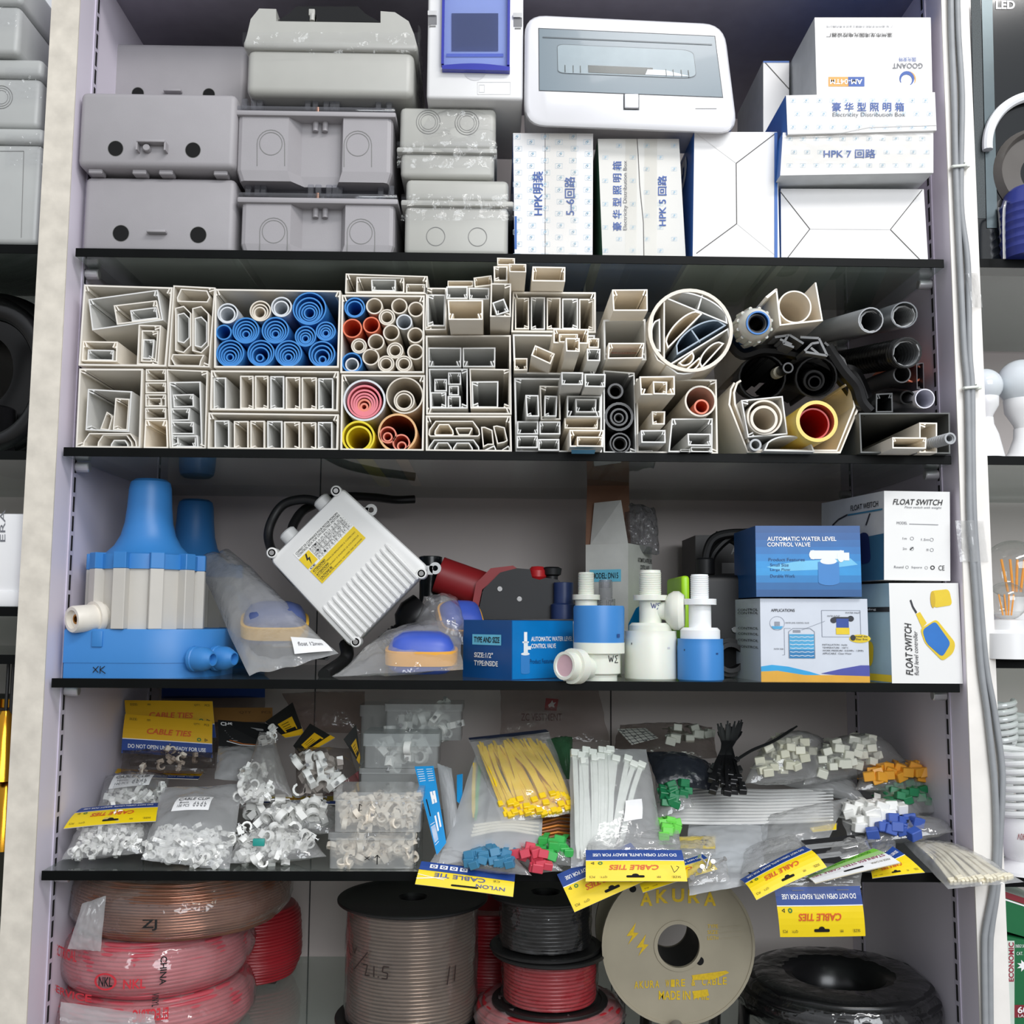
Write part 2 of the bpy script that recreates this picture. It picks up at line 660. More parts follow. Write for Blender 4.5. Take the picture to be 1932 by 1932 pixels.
def lidded_meter(label, x0, x1, rim0, rim1, Y0, zb, lidpx, kn, kr, dep=0.21, cx=(549, 567, 641, 652)):
    zt, zr0 = P(600, rim1, Y0).z, P(600, rim0, Y0).z
    X = lambda x: P(x, rim1, Y0).x
    a, b = X(x0), X(x1)
    t = thing('clear_lid_meter_box', ((a + b) / 2, Y0 + dep / 2, zb), label, 'meter box', 'grey meter boxes with clear lids')
    mb = MB()
    r = 0.006
    plan = [(a, Y0 + r), (a + r * .3, Y0 + r * .3), (a + r, Y0), (X(cx[0]), Y0), (X(cx[1]), Y0 + 0.016), (X(cx[2]), Y0 + 0.016), (X(cx[3]), Y0), (b - r, Y0), (b - r * .3, Y0 + r * .3), (b, Y0 + r), (b, Y0 + dep), (a, Y0 + dep)]
    lo = [V((x + (0.004 if x < (a + b) / 2 else -0.004), y + 0.002, zb)) for x, y in plan]
    m1 = [V((x, y, zb + 0.012)) for x, y in plan]
    hi = [V((x, y, zt)) for x, y in plan]
    loft(mb, [lo, m1, hi], grey, smooth=False)
    mp = px_map(Y0)
    for x, y in kn:
        mb.disc(mp, x, y, kr, kr, line_grey, 0.0003, 28, 0.94)
        yb = y + 42
        pts = [(x - kr - 4, yb)] + [(x - (kr + 4) * math.cos(k * PI / 10), y - (kr + 4) * math.sin(k * PI / 10)) for k in range(11)] + [(x + kr + 4, yb)]
        vs = [(p, q) for p, q in pts]
        mb.line(mp, vs, 1.4, line_grey, 0.0003)
    mb.build('body', t)
    mb = MB()
    mb.box((a - 0.004, Y0 - 0.004, zt), (b + 0.004, Y0 + dep + 0.002, zr0), grey, 0.002)
    for x, dd in ((594, 0.004), (612, 0.004)):
        q = P(x, rim1 + 5, Y0 + 0.005)
        mb.cyl((q.x, Y0 + 0.012, zt - 0.011), (0, 0, 1), 0.0035, 0.011, grey, 14)
    mb.build('rim', t)
    mb = MB()
    z1 = zr0 + 0.006
    mb.box((a - 0.003, Y0 - 0.003, zr0), (b + 0.003, Y0 + dep, z1), lidclear, 0.002)
    zt2 = P(600, lidpx, Y0 + 0.01).z
    for u in (0.03, 0.09, 0.13, 0.44, 0.49, 0.56, 0.60, 0.63, 0.90, 0.97):
        xx = a + (b - a) * u
        mb.box((xx - 0.0035, Y0 + 0.008, z1), (xx + 0.0035, Y0 + 0.02, zt2), lidclear, 0.0008, 1)
    mb.box((a + 0.012, Y0 + 0.02, z1), (b - 0.012, Y0 + dep - 0.02, zt2 - 0.001), lidclear, 0.003)
    ld = mb.build('lid', t)
    mb = MB()
    q = P(599, lidpx + 20, Y0 + 0.004)
    mb.cyl((q.x, Y0 + 0.006, zr0), (0, 0, 1), 0.0028, 0.009, M('copper_screw', (150, 112, 92), 0.3, metal=1), 12, 0.0006)
    mb.build('seal_screw', ld)
    return t


zb2 = P(600, 347, 0.012).z
lidded_meter('grey meter box with clear lid standing directly on the glass', 455, 745, 375, 386, 0.010, Z1, 349, [(516, 437), (681, 439)], 22)
lidded_meter('grey meter box with clear lid stacked under the white lidded enclosure', 448, 741, 212, 222, 0.004, zb2, 189, [(511, 271), (675, 273)], 22, 0.22, (545, 566, 640, 648))

# white enclosure with window flap, on top of the clear-lid meter boxes
Y0, dep = -0.002, 0.22
zb3 = P(620, 185, 0.005).z
t = thing('lidded_enclosure', (P(620, 185, Y0).x, Y0 + dep / 2, zb3), 'large white lidded enclosure wrapped in film on top of the clear-lid boxes', 'enclosure')
a, b = P(466, 100, Y0), P(781, 100, Y0)
mb = MB()
mb.box((a.x, Y0, zb3), (b.x, Y0 + dep, P(600, 92, Y0).z), greyw, 0.009, 4)
mb.build('body', t)
mb = MB()
mb.box((P(460, 90, Y0).x, Y0 - 0.004, P(600, 96, Y0).z), (P(788, 90, Y0).x, Y0 + dep + 0.004, P(600, 80, Y0).z), greyw, 0.004, 3)
lp = [(461, 82), (466, 66), (473, 36), (489, 16), (521, 17), (521, 40), (718, 43), (718, 21), (745, 23), (771, 40), (781, 64), (787, 86)]
mb.prism(pxpoly(lp, Y0 - 0.001), V((0, dep, 0)), greyw)
lid = mb.build('lid', t)
mb = MB()
q = pxpoly([(521, 40), (544, 26), (560, 12), (675, 12), (690, 26), (718, 42)], Y0 + 0.01)
mb.prism(q, V((0, 0.16, 0)), film('smoked_lid_plastic', (0.2, 0.22, 0.2), 0.02, 0.05, 1.2, (0.2, 0.2, 0.2), 0))
mb.build('window', lid)
mb = MB()
q = P(589, 38, Y0 + 0.004)
mb.cyl((q.x, Y0 + 0.004, q.z - 0.001), (0, 0, 1), 0.003, 0.008, greyw, 12)
mb.box((q.x - 0.004, Y0 + 0.002, q.z + 0.005), (q.x + 0.003, Y0 + 0.006, q.z + 0.013), greyw, 0.0006)
mb.build('turn_latch', lid)
mb = MB()
def wrapf(u, v):
    p = P(458 + 334 * u, 62 + 40 * v, Y0 - 0.006)
    n = noise.noise(V((u * 9, v * 3, 1.0))) * 0.004
    return p + V((0, n - 0.001, 0))
mb.surf(wrapf, 60, 8, cling)
mb.surf(lambda u, v: V((b.x + 0.004 + 0.003 * noise.noise(V((u * 6, v * 9, 4))), Y0 + 0.004 + u * 0.1, zb3 + 0.01 + v * 0.09)), 14, 16, cling)
mb.build('film_wrap', t)


def ip_box(label, lid_q, rim, body, Y0, zb, dep, kn=(), rings=(), rc=False):
    """lid_q, rim, body: (x0, y0, x1, y1) in pixels of their fronts."""
    x0, y0, x1, y1 = body
    zt = P(850, rim[3], Y0).z
    t = thing('junction_box', (P((x0 + x1) / 2, y1, Y0).x, Y0 + dep / 2, zb), label, 'junction box', 'white lidded junction boxes')
    mb = MB()
    mb.box((P(x0, y0, Y0).x, Y0, zb), (P(x1, y0, Y0).x, Y0 + dep, zt + 0.002), greyw, 0.006, 3)
    mp = px_map(Y0)
    for x, y, r in kn:
        mb.disc(mp, x, y, r, r, line_grey, 0.0004, 28, 0.93)
    mb.build('body', t)
    mb = MB()
    z0, z1 = P(850, rim[3], Y0).z, P(850, rim[1], Y0).z
    mb.box((P(rim[0], rim[1], Y0).x, Y0 - 0.004, z0), (P(rim[2], rim[1], Y0).x, Y0 + dep + 0.004, z1), greyw, 0.002)
    a, b = P(lid_q[0], lid_q[1], Y0), P(lid_q[2], lid_q[1], Y0)
    mb.box((a.x, Y0 - 0.0005, z1 - 0.001), (b.x, Y0 + dep, a.z), greyw, 0.006, 3)
    mp = px_map(Y0 - 0.0005)
    for x, y, r in rings:
        for k in (1, 0.8, 0.62):
            mb.disc(mp, x, y, r * k, r * k, line_grey, 0.0004, 28, 0.955)
    mb.build('lid', t)
    mb = MB()
    f = lambda u, v: P(rim[0] + (rim[2] - rim[0]) * u, rim[1] - 14 + 50 * v, Y0 - 0.005 + 0.003 * noise.noise(V((u * 8, v * 4, y0))))
    mb.surf(f, 40, 10, cling)
    if rc:
        cx, cy = P(868, 250, Y0).x, P(868, 250, Y0).z
        def crumple(u, v):
            an, r = 2 * PI * u, 0.019 + 0.011 * (v - 0.5) * 2
            k = 0.006 * abs(noise.noise(V((math.cos(an) * 4, math.sin(an) * 4, v * 6))))
            return V((cx + math.cos(an) * r * 1.45, Y0 - 0.002 - 0.012 * math.sin(PI * v) * (0.6 + 0.4 * noise.noise(V((an * 3, v, 0)))) - k, cy + math.sin(an) * r * 0.95))
        mb.surf(crumple, 60, 6, cling, False)
    mb.build('film_wrap', t)
    return t


zC = P(850, 337, 0.008).z
ip_box('white junction box with lid uppermost, two plain knockouts, directly on the glass', (766, 337, 960, 380), (757, 380, 969, 391), (764, 391, 959, 482), 0.006, Z1, 0.2, [(822, 446, 18), (901, 447, 18)])
ip_box('white junction box in crumpled film, stacked on the knockout box', (755, 201, 936, 281), (749, 281, 938, 291), (756, 291, 933, 340), 0.006, zC, 0.2, [], [(808, 230, 23), (881, 232, 23)], True)

# enclosure with blue flap
Y0, dep = -0.012, 0.16
zD = P(850, 200, 0.0055).z
t = thing('breaker_enclosure', (P(896, 195, Y0).x, Y0 + dep / 2, zD), 'white breaker enclosure with transparent blue flap, upright on the film-wrapped junction box', 'breaker enclosure')
wh = M('white_plastic', (228, 228, 228), 0.35, var=0.015)
mb = MB()
mb.box((P(806, 100, Y0).x, Y0, zD), (P(987, 100, Y0).x, Y0 + dep, P(890, -40, Y0).z), wh, 0.004, 3)
mp = px_map(Y0)
sc_ = [(896 + 23 * math.cos(k * PI / 10), 130 + 22 * math.sin(k * PI / 10)) for k in range(11)]
mb.poly(mp, sc_, M('recess_shadow_grey', (205, 205, 208), 0.4), 0.0004)
for x0, y0, x1, y1 in ((901, 155, 963, 178), (904, 160, 914, 174)):
    mb.line(mp, [(x0, y0), (x1, y0), (x1, y1), (x0, y1), (x0, y0)], 0.9, M('embossed_line', (205, 205, 204), 0.5), 0.0003)
for x, y in ((816, 36), (977, 40)):
    mb.rect(mp, x - 9, y - 16, x + 8, y - 8, M('clip_grey', (196, 196, 196), 0.4), 0.003)
    mb.rect(mp, x - 8, y - 7, x + 8, y + 10, M('clip_dark', (120, 120, 122), 0.4), 0.0006)
    mb.rect(mp, x - 6, y + 12, x + 6, y + 15, line_grey, 0.0004)
mb.build('housing', t)
blue_gl = film('blue_flap_plastic', (0.80, 0.85, 0.99), 0.12, 0.08, 1.0, (0.32, 0.40, 0.85), 0)
blue_rim = M('blue_flap_rim', (44, 52, 160), 0.2, coat=0.3)
mb = MB()
mb.rect(mp, 852, 25, 940, 96, M('dark_din_recess', (24, 30, 44), 0.3), 0.0012)
mb.rect(mp, 842, 101, 950, 107, M('flap_rib_blue', (110, 126, 200), 0.4), 0.0012)
x0, x1, zt, zb = P(834, 60, Y0).x, P(962, 60, Y0).x, P(890, -40, Y0).z, P(896, 128, Y0).z
mb.box((x0, Y0 - 0.007, zb), (x1, Y0 - 0.0055, zt), blue_gl)
for xa in (x0, x1 - 0.003):
    mb.box((xa, Y0 - 0.008, zb), (xa + 0.003, Y0, zt), blue_rim)
arc = [P(834 + 128 * k / 12, 123 - 5 * math.sin(PI * k / 12) + 3 * (k / 12), Y0 - 0.008) for k in range(13)]
low = [P(834 + 128 * k / 12, 130 + 3 * (k / 12), Y0 - 0.008) for k in range(13)]
mb.prism(arc + low[::-1], V((0, 0.008, 0)), blue_rim)
mb.build('flap', t)

# white distribution box with smoked window
Y0 = -0.02
t = thing('distribution_box', P(1188, 255, Y0 + 0.06), 'large white rounded distribution box with smoked window, lying across the printed cartons', 'distribution box')
bx = M('glossy_white_plastic', (238, 238, 242), 0.22, var=0.01, coat=0.2)
C0 = [(990, 28), (1366, 46), (1392, 254), (988, 238)]
def shrink(c, k, ym=0):
    mx, my = sum(p[0] for p in c) / 4, sum(p[1] for p in c) / 4
    out = []
    for x, y in c:
        dx, dy = x - mx, y - my
        l = math.hypot(dx, dy)
        out.append((x - k * (1 if dx > 0 else -1), y - k * (1 if dy > 0 else -1)))
    return out
mb = MB()
loft(mb, [pxpoly(rpoly(shrink(C0, 10), 36), Y0), pxpoly(rpoly(shrink(C0, 3), 38), Y0 + 0.003), pxpoly(rpoly(C0, 40), Y0 + 0.012), pxpoly(rpoly(shrink(C0, 0), 40), Y0 + 0.03), [p + V((0, 0.06, 0)) for p in pxpoly(rpoly(shrink(C0, 4), 40), Y0 + 0.03)]], bx, smooth=True)
mp = px_map(Y0)
mb.rect(mp, 1312, 204.5, 1352, 205.6, line_grey, 0.0003)
mb.build('housing', t, ang=50)
smoke = M('smoked_window', (112, 128, 138), 0.25, var=0.05, scale=6, coat=0.1)
mb = MB()
W = [(1017, 54), (1348, 69), (1363, 183), (1018, 170)]
mb.prism(pxpoly(shrink(W, -1.5), Y0 - 0.0003), V((0, 0.003, 0)), M('window_seam', (60, 64, 68), 0.4))
wm = patch(*[P(x, y, Y0 - 0.0006) for x, y in W])
mb.rect(wm, 0, 0, 1, 1, smoke, 0)
slotp = lambda k: [(0.09 + 0.13 * 0 + 0.0 + x, y) for x, y in k]
mb.poly(wm, rpoly([(0.10, 0.24), (0.87, 0.24), (0.87, 0.72), (0.10, 0.72)], [0.05, 0.09, 0.09, 0.05]), M('slot_edge', (70, 82, 90), 0.3), 0.0003)
mb.poly(wm, rpoly([(0.103, 0.25), (0.867, 0.25), (0.867, 0.71), (0.103, 0.71)], [0.05, 0.09, 0.09, 0.05]), M('slot_inside', (138, 154, 162), 0.25), 0.0006)
mb.rect(wm, 0.27, 0.57, 0.63, 0.69, M('slot_dark', (44, 56, 54), 0.2), 0.0009)
mb.poly(wm, [(0.60, 0.60), (0.70, 0.60), (0.84, 0.69), (0.585, 0.69)], M('slot_bright', (205, 214, 224), 0.25), 0.0011)
for u in (0.14, 0.185, 0.225, 0.70, 0.74, 0.785, 0.825):
    mb.rect(wm, u, 0.585, u + 0.004, 0.70, MATS['slot_dark'], 0.0013)
mb.rect(wm, 0.02, 0.13, 0.98, 0.15, MATS['slot_edge'], 0.0005)
mb.build('window', t)
mb = MB()
a, b = P(1176, 178, Y0), P(1206, 208, Y0)
mb.box((a.x, Y0 - 0.0006, b.z), (b.x, Y0 + 0.002, a.z), MATS['window_seam'])
mb.box((a.x + 0.0012, Y0 - 0.004, b.z + 0.0012), (b.x - 0.0012, Y0, a.z - 0.001), bx, 0.001)
mb.build('latch', t)

# ---------------------------------------------------------------- cartons
card = M('white_carton', (232, 231, 230), 0.55, var=0.02, scale=15)
card2 = M('grey_white_carton', (222, 221, 216), 0.6, var=0.03, scale=15)
pblue = M('print_blue', (44, 84, 160), 0.5)
pblue2 = M('carton_blue', (24, 92, 172), 0.45)
pgrey = M('print_grey', (110, 112, 118), 0.5)
logo_c = M('faint_blue_logo', (190, 208, 222), 0.55)
logo_d = M('faint_cyan_dot', (165, 205, 226), 0.55)
tape = film('clear_tape', (0.95, 0.945, 0.93), 0.04, 0.15, 0.6, (0.9, 0.88, 0.82), 0)
crease = M('carton_crease', (92, 90, 88), 0.8)


def carton(name, label, c, Y0, dep, front=card, left=None, right=None, top=None, bottom=None, zb=None, d=None, cat='carton', group=None, ys=None):
    """c: TL, TR, BR, BL pixels of the front face; returns (mb, front map, left map, right map, finish)."""
    pts = [P(x, y, ys[i] if ys else Y0) for i, (x, y) in enumerate(c)]
    if zb is not None:
        pts[2].z = pts[3].z = zb
    d = V((0, dep, 0)) if d is None else V(d)
    mb = MB()
    q = [p + d for p in pts]
    m = lambda k: k or front
    mb.add(pts, [(0, 1, 2, 3)], front)
    mb.add(q, [(0, 1, 2, 3)], front)
    mb.add([pts[0], pts[3], q[3], q[0]], [(0, 1, 2, 3)], m(left))
    mb.add([pts[1], pts[2], q[2], q[1]], [(0, 1, 2, 3)], m(right))
    mb.add([pts[0], pts[1], q[1], q[0]], [(0, 1, 2, 3)], m(top))
    mb.add([pts[3], pts[2], q[2], q[3]], [(0, 1, 2, 3)], m(bottom))
    fm = patch(*pts)
    lm = patch(q[0], pts[0], pts[3], q[3])
    rm = patch(pts[1], q[1], q[2], pts[2])
    fin = lambda: mb.build(name, label=label, cat=cat, group=group)
    return mb, fm, lm, rm, fin


def logo(mb, mp, x, y, s, rot=False):
    mb.line(mp, [(x - s, y - s * .7), (x + s, y - s * .7), (x + s, y + s * .7), (x - s, y + s * .7), (x - s, y - s * .7)], 0.6, logo_c, 0.0002)
    mb.disc(mp, x - s * .15, y + s * .1, s * .42, s * .42, logo_c, 0.0003, 10, 0.6)
    mb.disc(mp, x + s * .15, y - s * .15, s * .35, s * .35, logo_d, 0.0003, 8, 0.5)


DC = 0.21
mb, fm, lm, rm, fin = carton('carton', 'white carton with blue repeated logos and bold sideways lettering, upright beside the junction boxes', [(968, 251), (1119, 252), (1118, 488), (971, 487)], 0.006, DC, card, pblue2, bottom=pblue2, zb=Z1)
mp = px_map(0.006)
for c in range(6):
    for r in range(11):
        logo(mb, mp, 975 + c * 26.5 + (3 if r % 2 else 0), 258 + r * 22.5 + (c % 2) * 10, 6.5)
mb.text(mp, 'HPK明装', 1005, 323, 1025, 406, pblue, 90, bold=0.012)
mb.text(mp, '5–6回路', 1065, 333, 1085, 406, pblue, 90, bold=0.012)
mb.rect(mp, 1028, 251, 1029, 487, crease, 0.0002)
mb.rect(mp, 1030, 251, 1088, 480, tape, 0.0011)
mb.rect(mp, 971, 408, 975, 470, pblue2, 0.0004)
fin()
mb, fm, lm, rm, fin = carton('carton', 'creamy white carton with a crease down its middle, upright between two other cartons', [(1128, 262), (1281, 262), (1294, 488), (1137, 487)], 0.010, DC, card2, M('carton_green', (40, 92, 66), 0.5), bottom=pblue2, zb=Z1)
mp = px_map(0.010)
for c in range(6):
    for r in range(10):
        if (c + r) % 2:
            logo(mb, mp, 1142 + c * 26, 275 + r * 22, 5)
mb.text(mp, '豪 华 型 照 明 箱', 1156, 304, 1173, 435, pblue, 90, bold=0.008)
mb.text(mp, 'Electricity Distribution Box', 1176, 303, 1185, 434, pgrey, 90)
mb.text(mp, 'HPK 5 回路', 1241, 331, 1258, 426, pblue, 90, bold=0.012)
mb.line(mp, [(1202, 262), (1204, 290), (1207, 350), (1214, 420), (1215, 487)], 1.3, crease, 0.0004)
mb.rect(mp, 1180, 262, 1202, 487, tape, 0.0011)
mb.rect(mp, 1216, 262, 1240, 487, tape, 0.0011)
fin()
mb, fm, lm, rm, fin = carton('carton', 'white carton with blue sides showing its folded end flaps, third of the upright cartons', [(1310, 249), (1466, 249), (1471, 488), (1307, 486)], 0.0, DC, card, pblue2, pblue2, pblue2, card, zb=Z1, d=(-0.004, 0.19, 0))
mp = px_map(0.0)
mb.line(mp, [(1465, 250), (1389, 308), (1390, 422), (1314, 478)], 1.6, crease, 0.0004)
for q in ([(1314, 252), (1389, 308)], [(1390, 422), (1468, 486)]):
    mb.line(mp, q, 0.7, M('faint_crease', (205, 204, 203), 0.7), 0.0003)
mb.rect(mp, 1461, 250, 1467, 486, pblue2, 0.0005)
mb.text(lm, 'G', 0.45, 0.06, 0.8, 0.30, white, 90, bold=0.03)
fin()
zI = P(1600, 356, 0.012).z
mb, fm, lm, rm, fin = carton('carton', 'plain white carton showing its folded end flaps, under the torn taped carton', [(1473, 356), (1743, 357), (1751, 490), (1474, 488)], 0.010, 0.19, card, card, zb=Z1, bottom=card)
mp = px_map(0.010)
mb.line(mp, [(1472, 361), (1528, 432), (1484, 489)], 1.5, crease, 0.0004)
mb.line(mp, [(1740, 358), (1680, 433), (1736, 490)], 1.5, crease, 0.0004)
mb.line(mp, [(1528, 432), (1680, 433)], 0.8, MATS['faint_crease'], 0.0004)
fin()
# torn carton
Yj = -0.02
zJt = P(1620, 174, Yj).z
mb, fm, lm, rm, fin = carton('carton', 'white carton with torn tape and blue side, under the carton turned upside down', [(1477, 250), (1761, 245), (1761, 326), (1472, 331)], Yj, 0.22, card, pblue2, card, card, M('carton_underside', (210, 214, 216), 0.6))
fl = [P(x, y, Yj - 0.004) for x, y in ((1483, 180), (1764, 174), (1767, 246), (1486, 254))]
mb.prism(fl, V((0, 0.222, 0)), card)
mb.add([fl[0] + V((-.0005, 0, 0)), fl[3] + V((-.0005, 0, 0)), fl[3] + V((-.0005, 0.222, 0)), fl[0] + V((-.0005, 0.222, 0))], [(0, 1, 2, 3)], pblue2)
mp = px_map(Yj - 0.004)
for c in range(11):
    for r in range(3):
        logo(mb, mp, 1496 + c * 25 + (r % 2) * 8, 190 + r * 25, 5)
mb.text(mp, '豪 华 型 照 明 箱', 1570, 193, 1706, 210, pblue, bold=0.01)
mb.text(mp, 'Electricity Distribution Box', 1571, 212, 1708, 222, pgrey)
mb.line(mp, [(1486, 253), (1590, 250), (1640, 240), (1767, 236)], 2.0, MATS['faint_crease'], 0.0005)
mp = px_map(Yj)
for c in range(11):
    for r in range(3):
        logo(mb, mp, 1490 + c * 25 + (r % 2) * 8, 262 + r * 25, 5)
mb.text(mp, 'HPK 7 回路', 1554, 281, 1652, 298, pblue, bold=0.014)
f = lambda u, v: P(1476 + 284 * u, 252 + 66 * v, Yj - 0.0015 - 0.002 * abs(noise.noise(V((u * 7, v * 4, 2)))))
mb.surf(f, 40, 12, tape)
fin()
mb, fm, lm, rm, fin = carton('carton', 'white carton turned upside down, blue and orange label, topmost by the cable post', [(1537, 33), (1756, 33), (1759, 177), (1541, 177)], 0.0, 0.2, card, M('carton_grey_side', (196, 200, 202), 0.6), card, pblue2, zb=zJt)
mp = px_map(0.0)
mb.text(mp, '温州市龙湾国光电控设器厂', 1559, 62, 1684, 70, black, 180, bold=0.008)
mb.text(mp, '厂址:温州市龙湾区沙城镇工业区永青内路27号', 1559, 48, 1684, 52, pgrey, 180)
mb.text(mp, '国光安特', 1696, 108, 1728, 116, pblue, 180)
mb.text(mp, 'GOOANT', 1684, 119, 1741, 129, pgrey, 180, bold=0.01)
mb.rect(mp, 1563, 145, 1601, 163, M('print_orange', (222, 158, 74), 0.5), 0.0004)
mb.rect(mp, 1600, 145, 1631, 163, pblue, 0.0004)
mb.text(mp, 'AM-04TM', 1566, 149, 1627, 159, white, 180, bold=0.014)
for a0, a1, r0, mt, dx in ((-60, 215, 14, pblue, 0), (-30, 130, 15, MATS['print_orange'], 2)):
    for k in range(16):
        t0, t1 = math.radians(a0 + (a1 - a0) * k / 16), math.radians(a0 + (a1 - a0) * (k + 1) / 16)
        w = 1 + 5.5 * math.sin(PI * (k + 0.5) / 16) * (1 if dx == 0 else 0.4)
        pt = lambda t, r: (1711 + dx + r * math.cos(t), 148 + dx * .6 - r * math.sin(t))
        mb.poly(mp, [pt(t0, r0), pt(t1, r0), pt(t1, r0 - w), pt(t0, r0 - w)], mt, 0.0005 if dx == 0 else 0.0004)
fin()
zL = P(1465, 116, 0.13).z
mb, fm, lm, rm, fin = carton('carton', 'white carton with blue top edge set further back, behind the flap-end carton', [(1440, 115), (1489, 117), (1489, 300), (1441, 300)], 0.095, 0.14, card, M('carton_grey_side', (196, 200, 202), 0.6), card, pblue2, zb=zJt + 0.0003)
mp = px_map(0.095)
mb.line(mp, [(1443, 117), (1489, 168)], 1.6, crease, 0.0004)
mb.rect(mp, 1440, 115, 1489, 118, pblue2, 0.0005)
fin()


# ================================================================ second shelf: trunking, pipes and hoses stored end-on
pvc = M('cream_trunking_plastic', (232, 227, 217), 0.42, var=0.03, scale=30)
pvcg = M('grey_white_trunking_plastic', (224, 224, 221), 0.4, var=0.03, scale=30)
pvcw = M('warm_ivory_trunking_plastic', (246, 239, 226), 0.42, var=0.04, scale=20)
pipe_blue = M('blue_pipe', (62, 136, 206), 0.35, var=0.03)
pipe_cream = M('ivory_pipe', (222, 214, 200), 0.35, var=0.03)
pipe_gw = M('pale_grey_pipe', (214, 218, 222), 0.35, var=0.03)
pipe_or = M('orange_pipe', (224, 118, 84), 0.4, var=0.04)
pipe_pink = M('pink_pipe', (226, 128, 138), 0.4, var=0.03)
pipe_sal = M('salmon_pipe', (226, 136, 112), 0.4, var=0.03)
pipe_yel = M('yellow_pipe', (226, 206, 36), 0.4, var=0.03)
pipe_tan = M('tan_pipe', (222, 176, 122), 0.4, var=0.04)
pipe_red = M('red_pipe', (190, 44, 36), 0.4, var=0.04)
rubber = M('black_rubber', (9, 9, 10), 0.3, var=0.1, spec=0.5)
cond = M('grey_conduit', (168, 171, 174), 0.35, var=0.03)
stamp = M('red_stamp', (176, 74, 60), 0.6)

CA, CB, CC, CD, CE = crop(100, 480, 4.83), crop(380, 480, 4.391), crop(780, 480, 4.83), crop(1100, 480, 4.83), crop(1440, 480, 4.83)


def quad(cf, q, Y):
    if len(q) == 4:
        x0, y0, x1, y1 = q
        q = (x0, y0, x1, y0, x1, y1, x0, y1)
    pts = [P(*cf(q[2 * i], q[2 * i + 1]), Y) for i in range(4)]
    for p in pts:
        p.z = max(p.z, Z2 + 0.0004)
    return pts


def trunk(cf, q, side, label, Y=0.003, L=0.32, m=None, t=0.0015, grp=None, mark=None, cover=True):
    """A length of trunking: a channel and its snap-on cover; side says where the cover is."""
    m = m or pvc
    p = quad(cf, q, Y)
    k = 'trbl'.index(side)
    a, b, c, d = [p[(i + k) % 4] for i in range(4)]
    W, H = (b - a).length, (d - a).length
    t = min(t, 0.12 * min(W, H))
    pt = lambda u, v: a.lerp(b, u / W).lerp(d.lerp(c, u / W), v / H)
    o = thing('cable_trunking', (sum((x.x for x in p)) / 4, Y + L / 2, min(x.z for x in p)), label, 'trunking', grp)
    D = V((0, L, 0))
    mb = MB()
    mb.prism([pt(*w) for w in ((0, t), (0, H), (W, H), (W, t), (W - t, t), (W - t, H - t), (t, H - t), (t, t))], D, m)
    if mark:
        pp = patch(p[0] + V((0, 0.03, -t - 0.0002)), p[1] + V((0, 0.03, -t - 0.0002)), p[1] + V((0, 0.012, -H * 0.55)), p[0] + V((0, 0.012, -H * 0.55)))
        mb.disc(pp, 0.5, 0.5, 0.36, 0.34, stamp, 0.0, 18, 0.9)
        mb.text(pp, 'PASSED', 0.24, 0.38, 0.76, 0.62, stamp, off=0)
    mb.build('channel', o)
    mb = MB()
    mb.prism([pt(*w) for w in ((0, 0), (W, 0), (W, t * .95), (0, t * .95))], D, m)
    h = min(0.0056, 0.27 * H, 0.23 * W)
    for s in (0, 1):
        X = (lambda u: u) if s == 0 else (lambda u: W - u)
        mb.prism([pt(X(t + h * .15), t * .95), pt(X(t + h * .4), t * .95), pt(X(t + h * .78), t + h * .9), pt(X(t + h * .5), t + h)], D, m)
        mb.prism([pt(X(t), t + h * .55), pt(X(t + h * .3), t + h * .95), pt(X(t), t + h * 1.1)], D, m)
    mb.build('cover', o)
    return o


def hollow(cf, pts, label, Y=0.003, L=0.32, m=None, t=0.0013, name='floor_trunking', cat='trunking', grp=None, ribs=()):
    """Closed hollow profile: floor trunking, D-shaped duct ..."""
    m = m or pvc
    w = [P(*cf(x, y), Y) for x, y in pts]
    for p in w:
        p.z = max(p.z, Z2 + 0.0004)
    mb = MB()
    mb.ring(w, inset(w, t), V((0, L, 0)), m, False)
    for (x0, y0, x1, y1) in ribs:
        a, b = P(*cf(x0, y0), Y + .001), P(*cf(x1, y1), Y + .001)
        n = V((-(b - a).z, 0, (b - a).x)).normalized() * t * .5
        mb.prism([a + n, b + n, b - n, a - n], V((0, L, 0)), m)
    return mb.build(name, label=label, cat=cat, group=grp)


def hexq(x0, y0, x1, y1, k=0.22, up=True, kb=0.12):
    """Trapezoid floor-trunking outline in a pixel box."""
    w, h = x1 - x0, y1 - y0
    c = min(w, h) * k * 1.4
    cb = min(w, h) * kb
    if up:
        return [(x0 + c, y0), (x1 - c, y0), (x1 - cb * .4, y0 + h * .55), (x1, y1 - cb), (x1 - cb, y1), (x0 + cb, y1), (x0, y1 - cb), (x0 + cb * .4, y0 + h * .55)]
    return [(x0 + cb, y0), (x1 - cb, y0), (x1, y0 + cb), (x1 - c, y1), (x0 + c, y1), (x0, y0 + cb)]


def hexv(x0, y0, x1, y1, face=1):
    w, h = x1 - x0, y1 - y0
    c = w * .45
    if face > 0:
        return [(x0, y0 + c * .3), (x1 - c, y0), (x1, y0 + c), (x1, y1 - c), (x1 - c, y1), (x0, y1 - c * .3)]
    return [(x0 + c, y0), (x1, y0 + c * .3), (x1, y1 - c * .3), (x0 + c, y1), (x0, y1 - c), (x0, y0 + c)]


